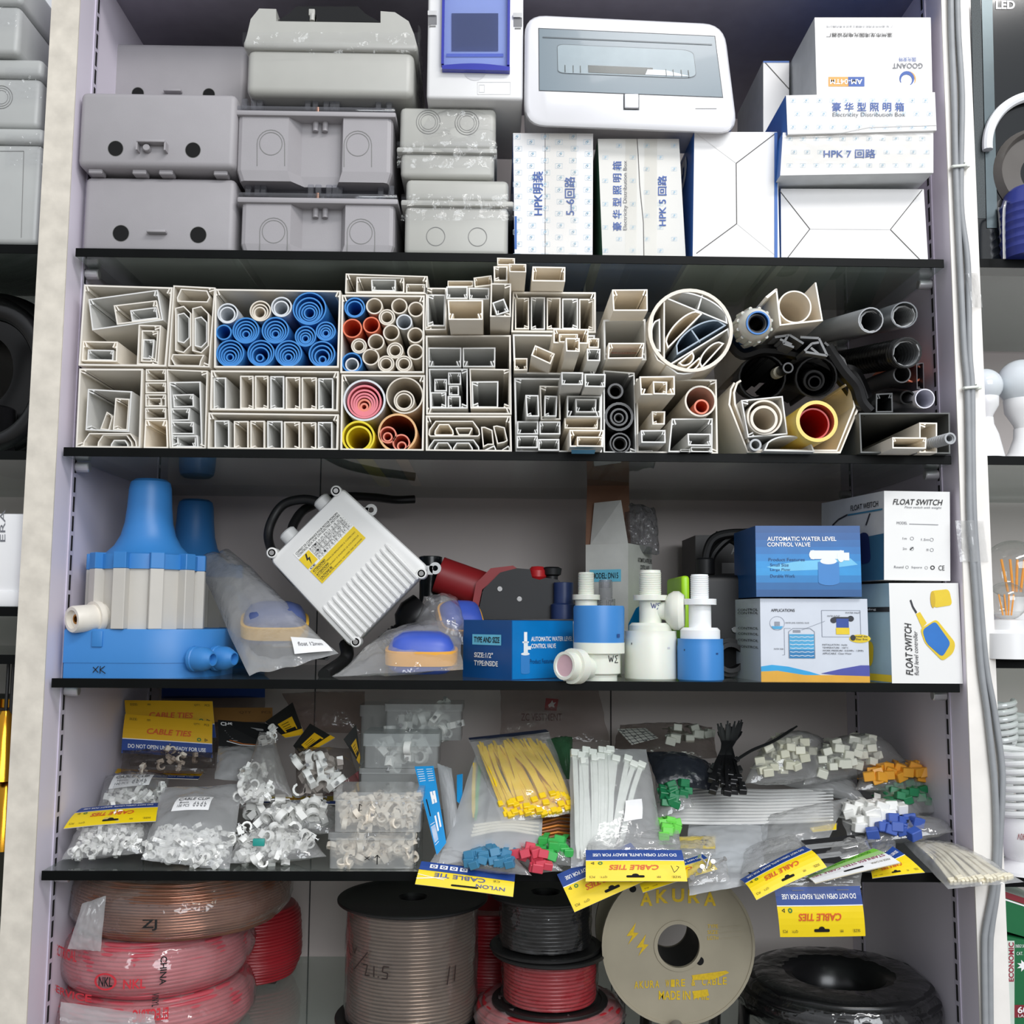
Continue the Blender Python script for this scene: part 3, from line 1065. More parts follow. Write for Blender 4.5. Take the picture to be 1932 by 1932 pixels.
def pipe(cf, x, y, r, label, m, t=0.0016, Y=0.004, L=0.3, grp=None, s=4.391, inmat=None):
    c = P(*cf(x, y), Y)
    R = r / s * S(Y)
    mb = MB()
    N = 40
    ring = lambda q: [V((c.x + q * math.cos(2 * PI * k / N), Y, c.z + q * math.sin(2 * PI * k / N))) for k in range(N)]
    mb.ring(ring(R), ring(R - t), V((0, L, 0)), m, True, inmat)
    return mb.build('plastic_pipe', label=label, cat='pipe', group=grp)


def nest(cf, lst, label, m, t=0.0016, Y=0.004, mats=None, inmat=None):
    """Pipes of falling size pushed one inside the other; each is a thing of its own."""
    words = ['outermost', 'second', 'third', 'fourth', 'fifth', 'sixth', 'seventh']
    for i, (x, y, r) in enumerate(lst):
        w = words[i] if i < len(lst) - 1 else ('innermost' if i else 'only')
        pipe(cf, x, y, r, (w + ' ' if len(lst) > 1 else '') + label, mats[i] if mats else m, t, Y + 0.0007 * i, inmat=inmat)


# -- by the plain post, upper
u1 = 'in the upper tray by the plain post'
trunk(CA, (283, 275, 1090, 300, 1030, 1022, 232, 1012), 't', 'large cream trunking holding smaller ones, upper one against the plain post', t=0.002)
trunk(CA, (322, 408, 955, 322, 1004, 600, 357, 692), 't', 'tilted cream trunking hanging in the upper tray by the plain post', m=pvcg, Y=0.005)
trunk(CA, (552, 464, 945, 418, 983, 590, 582, 640), 't', 'medium tilted trunking inside the hanging tilted trunking', Y=0.006)
trunk(CA, (702, 509, 943, 479, 958, 583, 719, 612), 't', 'smallest tilted trunking, innermost of the hanging tilted set', m=pvcg, Y=0.007)
trunk(CA, (272, 790, 590, 795, 582, 978, 260, 972), 't', 'flat ivory trunking on the bottom of the upper tray by the post', m=pvcw, Y=0.004)
trunk(CA, (318, 866, 555, 872, 548, 970, 312, 964), 't', 'flat trunking inside the ivory trunking on the tray bottom', m=pvcg, Y=0.006)
trunk(CA, (780, 640, 985, 646, 960, 1008, 764, 1004), 'r', 'upright trunking in the corner of the upper tray by the post', Y=0.004)
trunk(CA, (808, 690, 962, 694, 938, 980, 800, 976), 'r', 'middle upright trunking nested in the corner of the upper tray', Y=0.006)
trunk(CA, (822, 772, 925, 776, 908, 955, 810, 950), 'r', 'small innermost upright trunking in the corner of the upper tray', m=pvcg, Y=0.008)
trunk(CA, (1097, 282, 1480, 302, 1425, 1030, 1048, 1020), 'r', 'tall cream trunking full of floor trunking, beside the blue pipe tray')
hollow(CA, [(1165, 312), (1405, 328), (1432, 392), (1408, 438), (1134, 432), (1128, 395)], 'floor trunking lying at the top inside the tall trunking', m=pvc)
hollow(CA, hexv(1112, 468, 1258, 898), 'upright floor trunking standing nearer the post in the tall trunking')
hollow(CA, hexv(1134, 530, 1245, 810), 'smaller floor trunking inside the upright one nearer the post', m=pvcg, Y=0.006)
hollow(CA, hexv(1268, 470, 1420, 900), 'upright floor trunking standing nearer the blue pipes in the tall trunking')
hollow(CA, hexv(1290, 565, 1405, 850), 'smaller floor trunking inside the upright one nearer the blue pipes', m=pvcg, Y=0.006)
hollow(CA, [(1090, 908), (1380, 915), (1350, 975), (1340, 1020), (1110, 1015), (1075, 950)], 'floor trunking lying at the bottom inside the tall trunking')
# -- by the plain post, lower
trunk(CA, (240, 1040, 820, 1042, 795, 1765, 206, 1765), 'l', 'large cream trunking on the glass against the plain post, lower one', t=0.002)
trunk(CA, (318, 1225, 720, 1247, 692, 1618, 296, 1602), 'l', 'square trunking standing inside the large lower trunking by the post', m=pvcg, Y=0.005)
trunk(CA, (568, 1308, 700, 1316, 680, 1604, 544, 1598), 'l', 'narrow upright trunking inside the square trunking by the post', Y=0.007)
trunk(CA, (490, 1432, 545, 1475, 512, 1600, 430, 1592), 't', 'thin trunking leaning inside the square trunking by the post', Y=0.007)
hollow(CA, hexq(272, 1628, 765, 1765, .3), 'wide floor trunking on the bottom of the lower trunking by the post', Y=0.005)
hollow(CA, hexq(405, 1642, 725, 1762, .3), 'middle floor trunking nested in the wide floor trunking by the post', Y=0.007)
hollow(CA, hexq(525, 1690, 688, 1760, .3), 'small eight-sided floor trunking innermost by the post', Y=0.009, m=pvcg)
names = ['top', 'second', 'third', 'fourth']
for i, (y0, y1) in enumerate(((1045, 1156), (1166, 1265), (1274, 1388), (1397, 1500))):
    trunk(CA, (845 - i * 2, y0, 1030, y1), 't', '%s of four small trunkings stacked in the narrow column' % names[i], Y=0.004, grp='stacked small trunkings')
trunk(CA, (868, 1308, 990, 1382), 'b', 'tiny trunking inside the third of the stacked small trunkings', Y=0.006)
trunk(CA, (840, 1505, 1040, 1508, 1050, 1766, 826, 1764), 't', 'upright trunking under the four stacked small trunkings', m=pvcw, Y=0.004)
trunk(CA, (1035, 1045, 1410, 1060, 1390, 1770, 1062, 1770), 'r', 'tall trunking holding a column of grey ones, left of the slatted trays')
trunk(CA, (1058, 1162, 1345, 1158, 1362, 1760, 1082, 1760), 'l', 'second tall trunking pushed inside, around the column of grey ones', m=pvcg, Y=0.005)
for i, (q, sd) in enumerate((((1092, 1277, 1280, 1272, 1285, 1390, 1098, 1396), 't'), ((1068, 1402, 1250, 1402, 1240, 1512, 1070, 1518), 't'), ((1076, 1522, 1284, 1527, 1285, 1638, 1076, 1638), 't'), ((1076, 1648, 1318, 1648, 1325, 1762, 1080, 1762), 'l'))):
    trunk(CA, q, sd, '%s grey-white trunking of four in the tall column' % names[i], Y=0.007, m=pvcg, grp='grey-white trunkings in a column')
trunk(CA, (1128, 1660, 1305, 1655, 1302, 1756, 1135, 1757), 'b', 'small trunking inside the lowest of the grey-white column', Y=0.009, m=pvcg)
# -- blue pipe tray
trunk(CB, (110, 285, 1155, 300, 1138, 938, 104, 938), 't', 'wide trunking used as tray for the blue pipes', t=0.002)
nest(CB, [(217, 488, 88), (215, 498, 68)], 'white pipe of the pair at the tray corner above the dark blue pipe', pipe_gw)
nest(CB, [(488, 468, 90), (486, 476, 70), (484, 483, 52)], 'ivory pipe of the set at the top of the blue pipe tray', pipe_cream)
nest(CB, [(663, 435, 88), (661, 446, 66)], 'pale pipe of the pair beside the biggest blue pipe', pipe_gw)
nest(CB, [(895, 448, 143), (892, 464, 115), (894, 480, 92), (895, 484, 70), (896, 486, 50)], 'blue pipe of the biggest nest, top of the blue tray', pipe_blue)
nest(CB, [(185, 645, 67)], 'single dark-bored blue pipe against the tray side', pipe_blue)
NB = [('of the nest beside the single blue pipe, middle row', [(368, 630, 113), (368, 640, 94), (368, 647, 75), (368, 655, 55), (370, 663, 34)]),
      ('of the nest in the middle of the blue tray', [(612, 628, 115), (612, 638, 93), (612, 646, 72), (613, 652, 52), (614, 660, 34)]),
      ('of the small nest below the biggest nest', [(862, 678, 90), (862, 687, 70), (862, 692, 50), (862, 698, 33)]),
      ('of the small nest beside the tray side, middle row', [(1030, 636, 84), (1030, 644, 66), (1030, 648, 48), (1031, 653, 32)]),
      ('of the bottom-row nest in the tray corner nearest the plain post', [(238, 820, 117), (238, 830, 98), (238, 838, 78), (237, 846, 57), (237, 853, 34)]),
      ('of the second bottom-row nest from the plain post', [(493, 818, 114), (492, 828, 95), (490, 838, 75), (485, 857, 34)]),
      ('of the third bottom-row nest from the plain post', [(722, 820, 114), (722, 830, 96), (722, 838, 76), (722, 845, 56), (721, 853, 34)]),
      ('of the bottom-row nest in the far corner under the small nests', [(998, 824, 112), (998, 836, 90), (1000, 848, 66), (1003, 872, 34)])]
for l, r in NB:
    nest(CB, r, 'blue pipe ' + l, pipe_blue)
# -- slatted trays
for tray, y, lst, sides in (('upper', (960, 968, 1298, 1290), [(100, 1020, 205, 1284), (320, 1005, 432, 1280), (443, 1005, 555, 1280), (570, 1008, 685, 1280), (698, 1015, 818, 1285), (830, 1018, 955, 1285), (968, 1025, 1092, 1286)], 'lrrlrrl'),
                            ('lower', (1310, 1325, 1640, 1638), [(108, 1375, 230, 1632), (268, 1380, 390, 1632), (405, 1378, 525, 1632), (545, 1380, 670, 1632), (685, 1385, 815, 1632), (830, 1390, 950, 1632), (965, 1388, 1085, 1632)], 'rlllrrl')):
    x0 = 78 if tray == 'upper' else 58
    trunk(CB, (x0, y[0], 1138, y[1], 1130, y[2], x0 - 8, y[3]), 't', '%s wide flat trunking used as tray for upright slim ones' % tray, t=0.002)
    for i, q in enumerate(lst):
        trunk(CB, q, sides[i], '%s of seven slim upright trunkings in the %s flat tray, counted from the plain post' % (['first', 'second', 'third', 'fourth', 'fifth', 'sixth', 'last'][i], tray), Y=0.006, m=pvc if i % 3 else pvcg, grp='slim upright trunkings in the %s tray' % tray)
# -- mixed pipe tray, upper
trunk(CB, (1195, 158, 1875, 180, 1868, 328, 1190, 322), 't', 'flat cream trunking on top of the orange and ivory pipe tray')
trunk(CB, (1285, 186, 1680, 190, 1680, 318, 1282, 314), 't', 'middle trunking inside the flat one on top of the pipe tray', Y=0.005)
trunk(CB, (1405, 206, 1612, 208, 1608, 306, 1410, 303), 'b', 'small trunking innermost on top of the pipe tray', m=pvcg, Y=0.007)
trunk(CB, (1697, 244, 1855, 246, 1850, 320, 1694, 318), 't', 'small trunking at the end inside the flat top trunking', Y=0.006)
trunk(CB, (1162, 335, 1850, 340, 1845, 982, 1150, 982), 't', 'square trunking used as tray for orange and ivory pipes', t=0.002)
nest(CB, [(1270, 440, 88), (1270, 450, 70)], 'blue pipe in the upper corner of the ivory pipe tray', pipe_blue)
nest(CB, [(1247, 895, 86), (1248, 912, 58)], 'pipe of the blue and white pair in the lower corner', pipe_blue, mats=[pipe_blue, pipe_gw])
pipe(CB, 1250, 612, 83, 'larger orange pipe in the ivory pipe tray', pipe_or)
pipe(CB, 1408, 585, 72, 'smaller orange pipe beside the larger orange one', pipe_or)
for x, y, r, m, l in ((1433, 428, 71, 0, 'ivory pipe next to the blue pair at the tray top'), (1640, 428, 69, 0, 'ivory pipe third along the top of the tray'), (1777, 455, 67, 0, 'ivory pipe in the upper far corner of the tray'), (1680, 560, 68, 1, 'grey pipe among the ivory pipes'), (1573, 648, 70, 0, 'ivory pipe below the double ivory pipe, right of the orange ones'), (1773, 670, 69, 0, 'ivory pipe against the far side, second from the top'), (1447, 725, 70, 0, 'ivory pipe directly below the smaller orange pipe'), (1773, 808, 69, 0, 'ivory pipe against the far side, third from the top'), (1403, 850, 72, 0, 'ivory pipe beside the blue and white pair')):
    pipe(CB, x, y, r, l, pipe_gw if m else pipe_cream)
for x, y, r, l in ((1537, 520, 70, 'double ivory pipe under the tray top'), (1305, 758, 66, 'double ivory pipe under the larger orange pipe'), (1605, 795, 70, 'double ivory pipe in the middle of the lower half'), (1530, 905, 70, 'double ivory pipe on the tray bottom, nearer the blue pair'), (1678, 905, 70, 'double ivory pipe on the tray bottom, farther from the blue pair')):
    nest(CB, [(x, y, r), (x, y + 2, r - 16)], l, pipe_cream)
# -- mixed pipe tray, lower
trunk(CB, (1160, 995, 1852, 1000, 1840, 1640, 1150, 1640), 't', 'square trunking used as tray for pink and yellow pipes', t=0.002)
nest(CB, [(1350, 1208, 178), (1350, 1220, 144), (1350, 1230, 116), (1350, 1238, 95), (1350, 1244, 76), (1350, 1252, 57), (1348, 1264, 35)], 'pipe of the pink nest in its pale pipe', pipe_pink, 0.0022, mats=[pipe_gw, pipe_pink, pipe_pink, pipe_pink, pipe_pink, pipe_sal, pipe_sal])
nest(CB, [(1684, 1168, 157), (1680, 1212, 88), (1678, 1216, 70)], 'pale ivory pipe of the set beside the pink nest', pipe_cream)
nest(CB, [(1300, 1512, 138), (1305, 1524, 108)], 'yellow pipe of the pair on the glass', pipe_yel, 0.0022)
pipe(CB, 1625, 1478, 165, 'wide tan pipe on the glass beside the yellow pair', pipe_tan, 0.0024, inmat=M('tan_pipe_bore', (150, 84, 40), 0.5))
nest(CB, [(1545, 1495, 72), (1543, 1512, 40)], 'orange pipe of the upper pair inside the tan pipe', pipe_sal)
nest(CB, [(1655, 1560, 73), (1660, 1588, 40)], 'orange pipe of the lower pair inside the tan pipe', pipe_sal)
# -- middle blocks
trunk(CC, (115, 303, 300, 305, 300, 688, 106, 690), 'l', 'tall trunking at the edge of the middle block by the pipes')
trunk(CC, (127, 364, 292, 366, 286, 655, 126, 652), 'l', 'slim tall trunking inside the edge one by the pipes', Y=0.006, m=pvcg)
trunk(CC, (312, 240, 545, 240, 545, 293, 312, 293), 'r', 'ivory trunking with red stamp lying flat atop the middle block', m=pvcw, Y=0.02, mark=1)
trunk(CC, (548, 212, 712, 190, 722, 282, 557, 300), 't', 'tilted ivory trunking lying atop the middle block', m=pvcw, Y=0.016)
trunk(CC, (300, 293, 495, 405), 'b', 'grey-white trunking over the big protruding one, nearer the pipes', m=pvcg, Y=-0.01)
trunk(CC, (502, 302, 693, 306, 690, 412, 506, 410), 'b', 'grey-white trunking over the big protruding one, farther from the pipes', m=pvcg, Y=-0.008)
trunk(CC, (312, 415, 635, 415, 632, 596, 320, 596), 'b', 'big trunking poking out of the middle block, its underside showing', Y=-0.055, L=0.37, m=pvcw)
trunk(CC, (705, 262, 890, 265, 888, 570, 698, 568), 'r', 'tall trunking poking out beside the big protruding one', Y=-0.05, L=0.36)
trunk(CC, (718, 440, 825, 402, 872, 520, 758, 556), 'b', 'small crooked trunking inside the tall protruding one', Y=-0.052, L=0.3, m=pvcg)
trunk(CC, (730, 108, 860, 108, 856, 243, 736, 243), 'l', 'small trunking on top of the tall protruding one', Y=-0.045, L=0.36)
trunk(CC, (762, 30, 925, 35, 925, 98, 766, 96), 't', 'topmost small trunking reaching up over the shelf edge', Y=-0.04, L=0.3, m=pvcw)
trunk(CC, (870, 85, 1028, 88, 1028, 163, 876, 160), 't', 'small ivory trunking poking far out under the shelf edge', Y=-0.062, L=0.38, m=pvcw)
trunk(CC, (1085, 110, 1385, 115, 1383, 248, 1082, 244), 't', 'wide ivory trunking lying on the five-slat trunking', Y=-0.032, L=0.35, m=pvcw)
trunk(CC, (905, 340, 1662, 345, 1663, 714, 892, 708), 't', 'wide trunking used as tray for five slim upright ones', t=0.002)
for i, q in enumerate(((925, 395, 1055, 682), (1070, 390, 1200, 686), (1215, 395, 1342, 682), (1355, 402, 1500, 680), (1510, 405, 1643, 692))):
    trunk(CC, q, 'rllrr'[i], '%s of five slim upright trunkings in the middle tray' % ['first', 'second', 'third', 'fourth', 'fifth'][i], Y=0.006, m=pvcg if i % 2 else pvc, grp='five slim upright trunkings')
trunk(CC, (112, 740, 888, 735, 895, 1460, 116, 1458), 'b', 'big square trunking holding others in the middle, above the floor trunkings', t=0.002, m=pvc)
trunk(CC, (135, 848, 438, 850, 435, 1026, 136, 1026), 'b', 'wide grey trunking of a pair, nearer the pink pipes', Y=0.006, m=pvcg)
trunk(CC, (448, 850, 748, 848, 745, 1026, 450, 1026), 'b', 'wide grey trunking of a pair, farther from the pink pipes', Y=0.006, m=pvcg)
trunk(CC, (140, 1042, 495, 1042, 495, 1404, 150, 1404), 'r', 'square trunking full of tiny trunkings in the middle block', Y=0.005, m=pvcg)
for q, sd, l in (((190, 1135, 306, 1248), 't', 'tiny trunking third lowest in the square one'), ((316, 1075, 434, 1188), 't', 'tiny trunking topmost in the square one'), ((322, 1197, 414, 1284), 'l', 'tiniest trunking in the square one, below the topmost'), ((156, 1255, 300, 1398), 'r', 'tiny trunking at the bottom corner of the square one'), ((312, 1290, 430, 1402), 'l', 'tiny trunking at the bottom of the square one, inner side')):
    trunk(CC, q, sd, l, Y=0.008, m=pvcg)
trunk(CC, (510, 1040, 880, 1045, 880, 1404, 520, 1404), 'r', 'square trunking with one square trunking inside, middle block', Y=0.005)
trunk(CC, (530, 1157, 775, 1155, 772, 1398, 536, 1396), 'l', 'inner square trunking sitting low in the square one', Y=0.008, m=pvcg)
trunk(CC, (112, 1468, 890, 1470, 898, 1814, 112, 1814), 't', 'flat trunking on the glass holding floor trunkings', t=0.002)
for (pts, l, Yk, m) in ((hexq(136, 1516, 608, 1660, .32), 'upper wide floor trunking in the flat one on the glass', .005, pvc), (hexq(190, 1545, 368, 1650, .3), 'small floor trunking inside the upper wide one, nearer the pipes', .007, pvcw), (hexq(382, 1578, 540, 1648, .3, False), 'small upturned floor trunking inside the upper wide one', .007, pvc), (hexq(132, 1686, 604, 1808, .32), 'lower wide floor trunking in the flat one on the glass', .005, pvcg), (hexq(186, 1712, 352, 1800, .3), 'small floor trunking inside the lower wide one, nearer the pipes', .007, pvcg), (hexq(358, 1714, 544, 1800, .3), 'small floor trunking inside the lower wide one, inner side', .007, pvcg),
                        ([(616, 1572), (650, 1570), (720, 1600), (735, 1735), (680, 1735), (634, 1758)], 'tilted floor trunking leaning at the end of the wide ones', .006, pvc), ([(726, 1565), (760, 1558), (832, 1575), (860, 1698), (830, 1715), (764, 1728)], 'second tilted floor trunking leaning against the first', .006, pvc), ([(622, 1792), (738, 1738), (756, 1778), (738, 1808), (625, 1808)], 'floor trunking end lying flat beneath the tilted pair', .006, pvcg), ([(772, 1806), (865, 1742), (880, 1760), (880, 1806)], 'wedge of floor trunking in the corner of the flat one', .006, pvcg)):
    hollow(CC, pts, l, Y=Yk, m=m)
trunk(CC, (905, 728, 1655, 735, 1650, 1100, 916, 1085), 'b', 'wide trunking holding odd pieces below the five-slat tray', t=0.002, m=pvcg)
trunk(CC, (918, 945, 1040, 1056), 'b', 'tiny trunking in the corner of the odd-piece trunking', Y=-0.01, m=pvcw)
trunk(CC, (1108, 826, 1290, 905, 1250, 1002, 1072, 920), 't', 'tilted ivory trunking poking out of the odd-piece trunking', Y=-0.04, L=0.3, m=pvcw)
trunk(CC, (1276, 675, 1596, 680, 1592, 815, 1276, 808), 't', 'wide ivory trunking with red stamp poking out of the odd-piece trunking', Y=-0.045, L=0.36, m=pvcw, mark=1)
trunk(CC, (1325, 725, 1500, 725, 1496, 800, 1330, 800), 't', 'small trunking inside the stamped wide ivory one', Y=-0.048, L=0.3, m=pvcw)
trunk(CC, (1386, 760, 1516, 762, 1516, 888, 1392, 884), 'r', 'narrow trunking poking furthest out in front of the stamped one', Y=-0.075, L=0.3, m=pvcw)
trunk(CC, (1596, 762, 1694, 764, 1690, 852, 1596, 850), 't', 'small ivory trunking set back beside the stamped one', Y=-0.02, L=0.3, m=pvcw)
trunk(CC, (1580, 858, 1705, 860, 1702, 972, 1582, 970), 't', 'small grey-white trunking below the set-back ivory one', Y=-0.045, L=0.34, m=pvcg)
trunk(CC, (918, 1125, 1722, 1130, 1718, 1820, 932, 1816), 'l', 'big trunking on the glass holding grey-white ones', t=0.002, m=pvcg)
trunk(CC, (1347, 1072, 1548, 1075, 1545, 1190, 1350, 1188), 'b', 'grey-white trunking of the protruding pair, farther from the black hoses', Y=-0.045, L=0.3, m=pvcg)
trunk(CC, (1560, 1088, 1752, 1090, 1748, 1210, 1562, 1206), 'b', 'grey-white trunking of the protruding pair, beside the black hoses', Y=-0.047, L=0.3, m=pvcg)
trunk(CC, (1150, 1196, 1335, 1200, 1342, 1505, 1162, 1508), 'l', 'tall trunking standing in the big grey-white holder', Y=0.006)
trunk(CC, (1020, 1280, 1140, 1282, 1148, 1478, 1032, 1478), 'l', 'upright trunking poking out beside the tall one', Y=-0.025, L=0.28, m=pvcg)
trunk(CC, (1195, 1286, 1312, 1290, 1305, 1478, 1192, 1478), 'l', 'upright trunking nested inside the tall one', Y=-0.004, L=0.28, m=pvcg)
trunk(CC, (1400, 1288, 1710, 1292, 1704, 1484, 1398, 1482), 'b', 'wide trunking under the protruding pair', Y=-0.006, m=pvcg)
trunk(CC, (1475, 1316, 1670, 1318, 1664, 1440, 1480, 1440), 'b', 'trunking nested in the wide one under the protruding pair', Y=-0.008, L=0.3, m=pvcg)
for q, sd, l in (((945, 1520, 1138, 1640), 'b', 'upper block trunking of four on the glass, nearer the post'), ((1148, 1522, 1340, 1640), 't', 'upper block trunking of four on the glass, farther from the post'), ((942, 1652, 1134, 1764), 't', 'lower block trunking of four on the glass, nearer the post'), ((1138, 1682, 1330, 1798), 't', 'lower block trunking of four on the glass, farther from the post')):
    trunk(CC, q, sd, l, Y=-0.008, L=0.3, m=pvcg)
trunk(CC, (1376, 1492, 1685, 1490, 1680, 1588, 1378, 1586), 'b', 'ivory trunking between the wide one and the bottom one', Y=0.004, m=pvcw)
o = trunk(CC, (1422, 1598, 1735, 1600, 1730, 1774, 1426, 1770), 't', 'bottom ivory trunking with blue sticker below its mouth', Y=-0.035, L=0.3, m=pvcw)
MB().add([P(*CC(1440, 1780), -0.0345), P(*CC(1660, 1782), -0.0345), P(*CC(1650, 1818), -0.02), P(*CC(1440, 1816), -0.02)], [(0, 1, 2, 3)], M('blue_sticker', (92, 170, 210), 0.4)).build('sticker', o)
trunk(CC, (1490, 1660, 1724, 1662, 1720, 1754, 1492, 1750), 't', 'flat trunking inside the bottom ivory one', Y=-0.037, L=0.26, m=pvcw)
# -- by the big round pipe
trunk(CD, (265, 320, 588, 318, 590, 514, 276, 514), 't', 'ivory trunking poking out on top, beside the big round pipe', Y=-0.05, L=0.36, m=pvcw)
trunk(CD, (186, 596, 570, 590, 578, 964, 192, 960), 'b', 'grey-white square trunking beside the big round pipe', Y=-0.012, m=pvcg, t=0.002)
trunk(CD, (232, 806, 560, 806, 545, 948, 226, 952), 't', 'flat ivory trunking with red stamp in the grey-white square one', Y=-0.03, L=0.28, m=pvcw, mark=1)
trunk(CD, (186, 1056, 470, 1078, 488, 1822, 188, 1820), 'r', 'tall trunking holding black hoses', Y=0.004, m=pvcg)


def hose(path, r, rin, label, m=rubber, ribs=0, depth=0.0012, seg=20, name='corrugated_hose', cat='hose', grp=None, inmat=None, rin_ribs=True):
    pts = [V(p) for p in path]
    if ribs:
        L = sum((pts[i + 1] - pts[i]).length for i in range(len(pts) - 1))
        n = max(8, int(L / ribs) * 4)
        full = spline(path, max(2, n // max(1, len(pts) - 1)))
        rf = lambda i: r - (depth if (i % 4) in (2, 3) and i > 2 else 0)
        nf = lambda i: rin - (depth if (i % 4) in (2, 3) and i > 2 else 0)
        mb = MB().sweep(full, rf, m, seg, nf if rin_ribs else rin, inmat=inmat)
    else:
        mb = MB().sweep(spline(path, 6) if len(path) > 2 else path, r, m, seg, rin, inmat=inmat)
    return mb.build(name, label=label, cat=cat, group=grp)


def straight_hose(cf, x, y, r, rin, label, Y=0.004, L=0.28, **k):
    c = P(*cf(x, y), Y)
    s = S(Y) / 4.83
    return hose([c, c + V((0, L * .5, 0)), c + V((0, L, 0))], r * s, rin * s, label, **k)


straight_hose(CD, 296, 1245, 74, 55, 'top black hose in the tall trunking', ribs=0.006)
straight_hose(CD, 328, 1478, 136, 112, 'biggest black hose in the middle of the tall trunking', ribs=0.008)
straight_hose(CD, 328, 1482, 84, 66, 'middle black hose inside the biggest one', Y=-0.002, ribs=0.006)
straight_hose(CD, 326, 1490, 46, 34, 'thin black hose innermost of the biggest one', Y=-0.004, ribs=0.005)
straight_hose(CD, 338, 1720, 98, 84, 'bottom black hose in the tall trunking, on the glass', ribs=0.007)
straight_hose(CD, 336, 1725, 68, 56, 'smaller black hose inside the bottom one', Y=0.0, ribs=0.006)
trunk(CD, (515, 1112, 836, 1108, 838, 1278, 526, 1280), 'b', 'ivory trunking poking out over the orange pipe holder', Y=-0.04, L=0.34, m=pvcw)
trunk(CD, (636, 1156, 768, 1160, 766, 1276, 642, 1274), 'r', 'small trunking inside the ivory one over the orange pipe', Y=-0.043, L=0.28, m=pvcw)
trunk(CD, (484, 1132, 1218, 1140, 1230, 1825, 490, 1825), 'r', 'big trunking on the glass holding the pale pipe with the orange one', t=0.002)
trunk(CD, (626, 1430, 750, 1430, 745, 1550, 632, 1550), 'l', 'small ivory trunking in the middle of the orange pipe holder', Y=-0.02, L=0.3, m=pvcw)
trunk(CD, (526, 1602, 752, 1600, 754, 1718, 532, 1716), 't', 'grey-white trunking poking out below the small ivory one', Y=-0.022, L=0.3, m=pvcg)
trunk(CD, (494, 1790, 634, 1786, 630, 1822, 494, 1822), 'r', 'shallow grey-white trunking on the glass below the poking one', Y=0.004, m=pvcg)
pipe(CD, 1070, 1336, 147, 'pale pipe beside the small ivory trunking, holding an orange pipe', pipe_cream, 0.002, Y=-0.012, s=4.83)
pipe(CD, 1080, 1388, 70, 'orange pipe inside the pale pipe', pipe_or, 0.002, Y=-0.014, s=4.83)
trunk(CD, (808, 1496, 1182, 1494, 1180, 1826, 778, 1826), 't', 'grey-white square trunking under the pale pipe', Y=-0.006, m=pvcg)
trunk(CD, (952, 1632, 1165, 1634, 1165, 1744, 958, 1742), 'b', 'upper trunking inside the grey-white square one', Y=-0.008, L=0.3, m=pvcg)
trunk(CD, (985, 1754, 1164, 1756, 1160, 1822, 985, 1822), 'b', 'lower trunking inside the grey-white square one', Y=-0.008, L=0.3, m=pvcg)
trunk(CD, (888, 1776, 974, 1776, 970, 1822, 892, 1822), 't', 'tiny trunking in the corner of the grey-white square one', Y=-0.01, L=0.3, m=pvcg)


def dshape(x0, y0, x1, y1, bulge, n=14):
    """Chord from 0 to 1 plus a bulged arc (bulge in crop pixels, to the left of the direction 0 -> 1)."""
    dx, dy = x1 - x0, y1 - y0
    l = math.hypot(dx, dy)
    nx, ny = dy / l, -dx / l
    out = [(x0, y0), (x1, y1)]
    for k in range(1, n):
        t = 1 - k / n
        h = bulge * math.sqrt(max(0, 1 - (2 * t - 1) ** 2)) ** 0.9
        out.append((x0 + dx * t + nx * h, y0 + dy * t + ny * h))
    return out


pipe(CD, 980, 690, 400, 'big round pale pipe packed with half-round ducts', pipe_cream, 0.0038, Y=-0.03, L=0.36, s=4.83)
DS = [((748, 392, 1330, 632, 150), pvcg, 'half-round duct with a divider at the top of the big round pipe', [(1090, 362, 1048, 500)]),
      ((738, 1020, 738, 392, 132), pvc, 'half-round duct standing along the side of the big round pipe', []),
      ((698, 896, 692, 580, 92), pvcg, 'small half-round duct inside the standing one', []),
      ((765, 866, 1098, 530, 118), pvcw, 'half-round duct leaning in the middle of the big round pipe', []),
      ((850, 925, 1318, 645, 150), M('blue_grey_duct', (150, 166, 180), 0.4), 'blue-grey half-round duct with a divider in the big round pipe', [(990, 690, 1066, 800)]),
      ((1338, 668, 750, 1028, 215), pvcg, 'wide half-round duct in the lower part of the big round pipe', []),
      ((1000, 892, 862, 1000, 78), pvcw, 'small brownish half-round duct at the bottom', []),
      ((1085, 1050, 1300, 815, 92), pvc, 'half-round duct at the lower side of the big round pipe', []),
      ((1064, 945, 925, 1066, 60), pvcw, 'small pale half-round duct at the very bottom', [])]
for i, (a, m, l, rb) in enumerate(DS):
    hollow(CD, [(980 + (x - 980) * .965, 690 + (y - 690) * .965) for x, y in dshape(*a)], l, Y=-0.029 + 0.001 * (i % 3), m=m, t=0.0016, name='half_round_duct', cat='duct', ribs=rb)
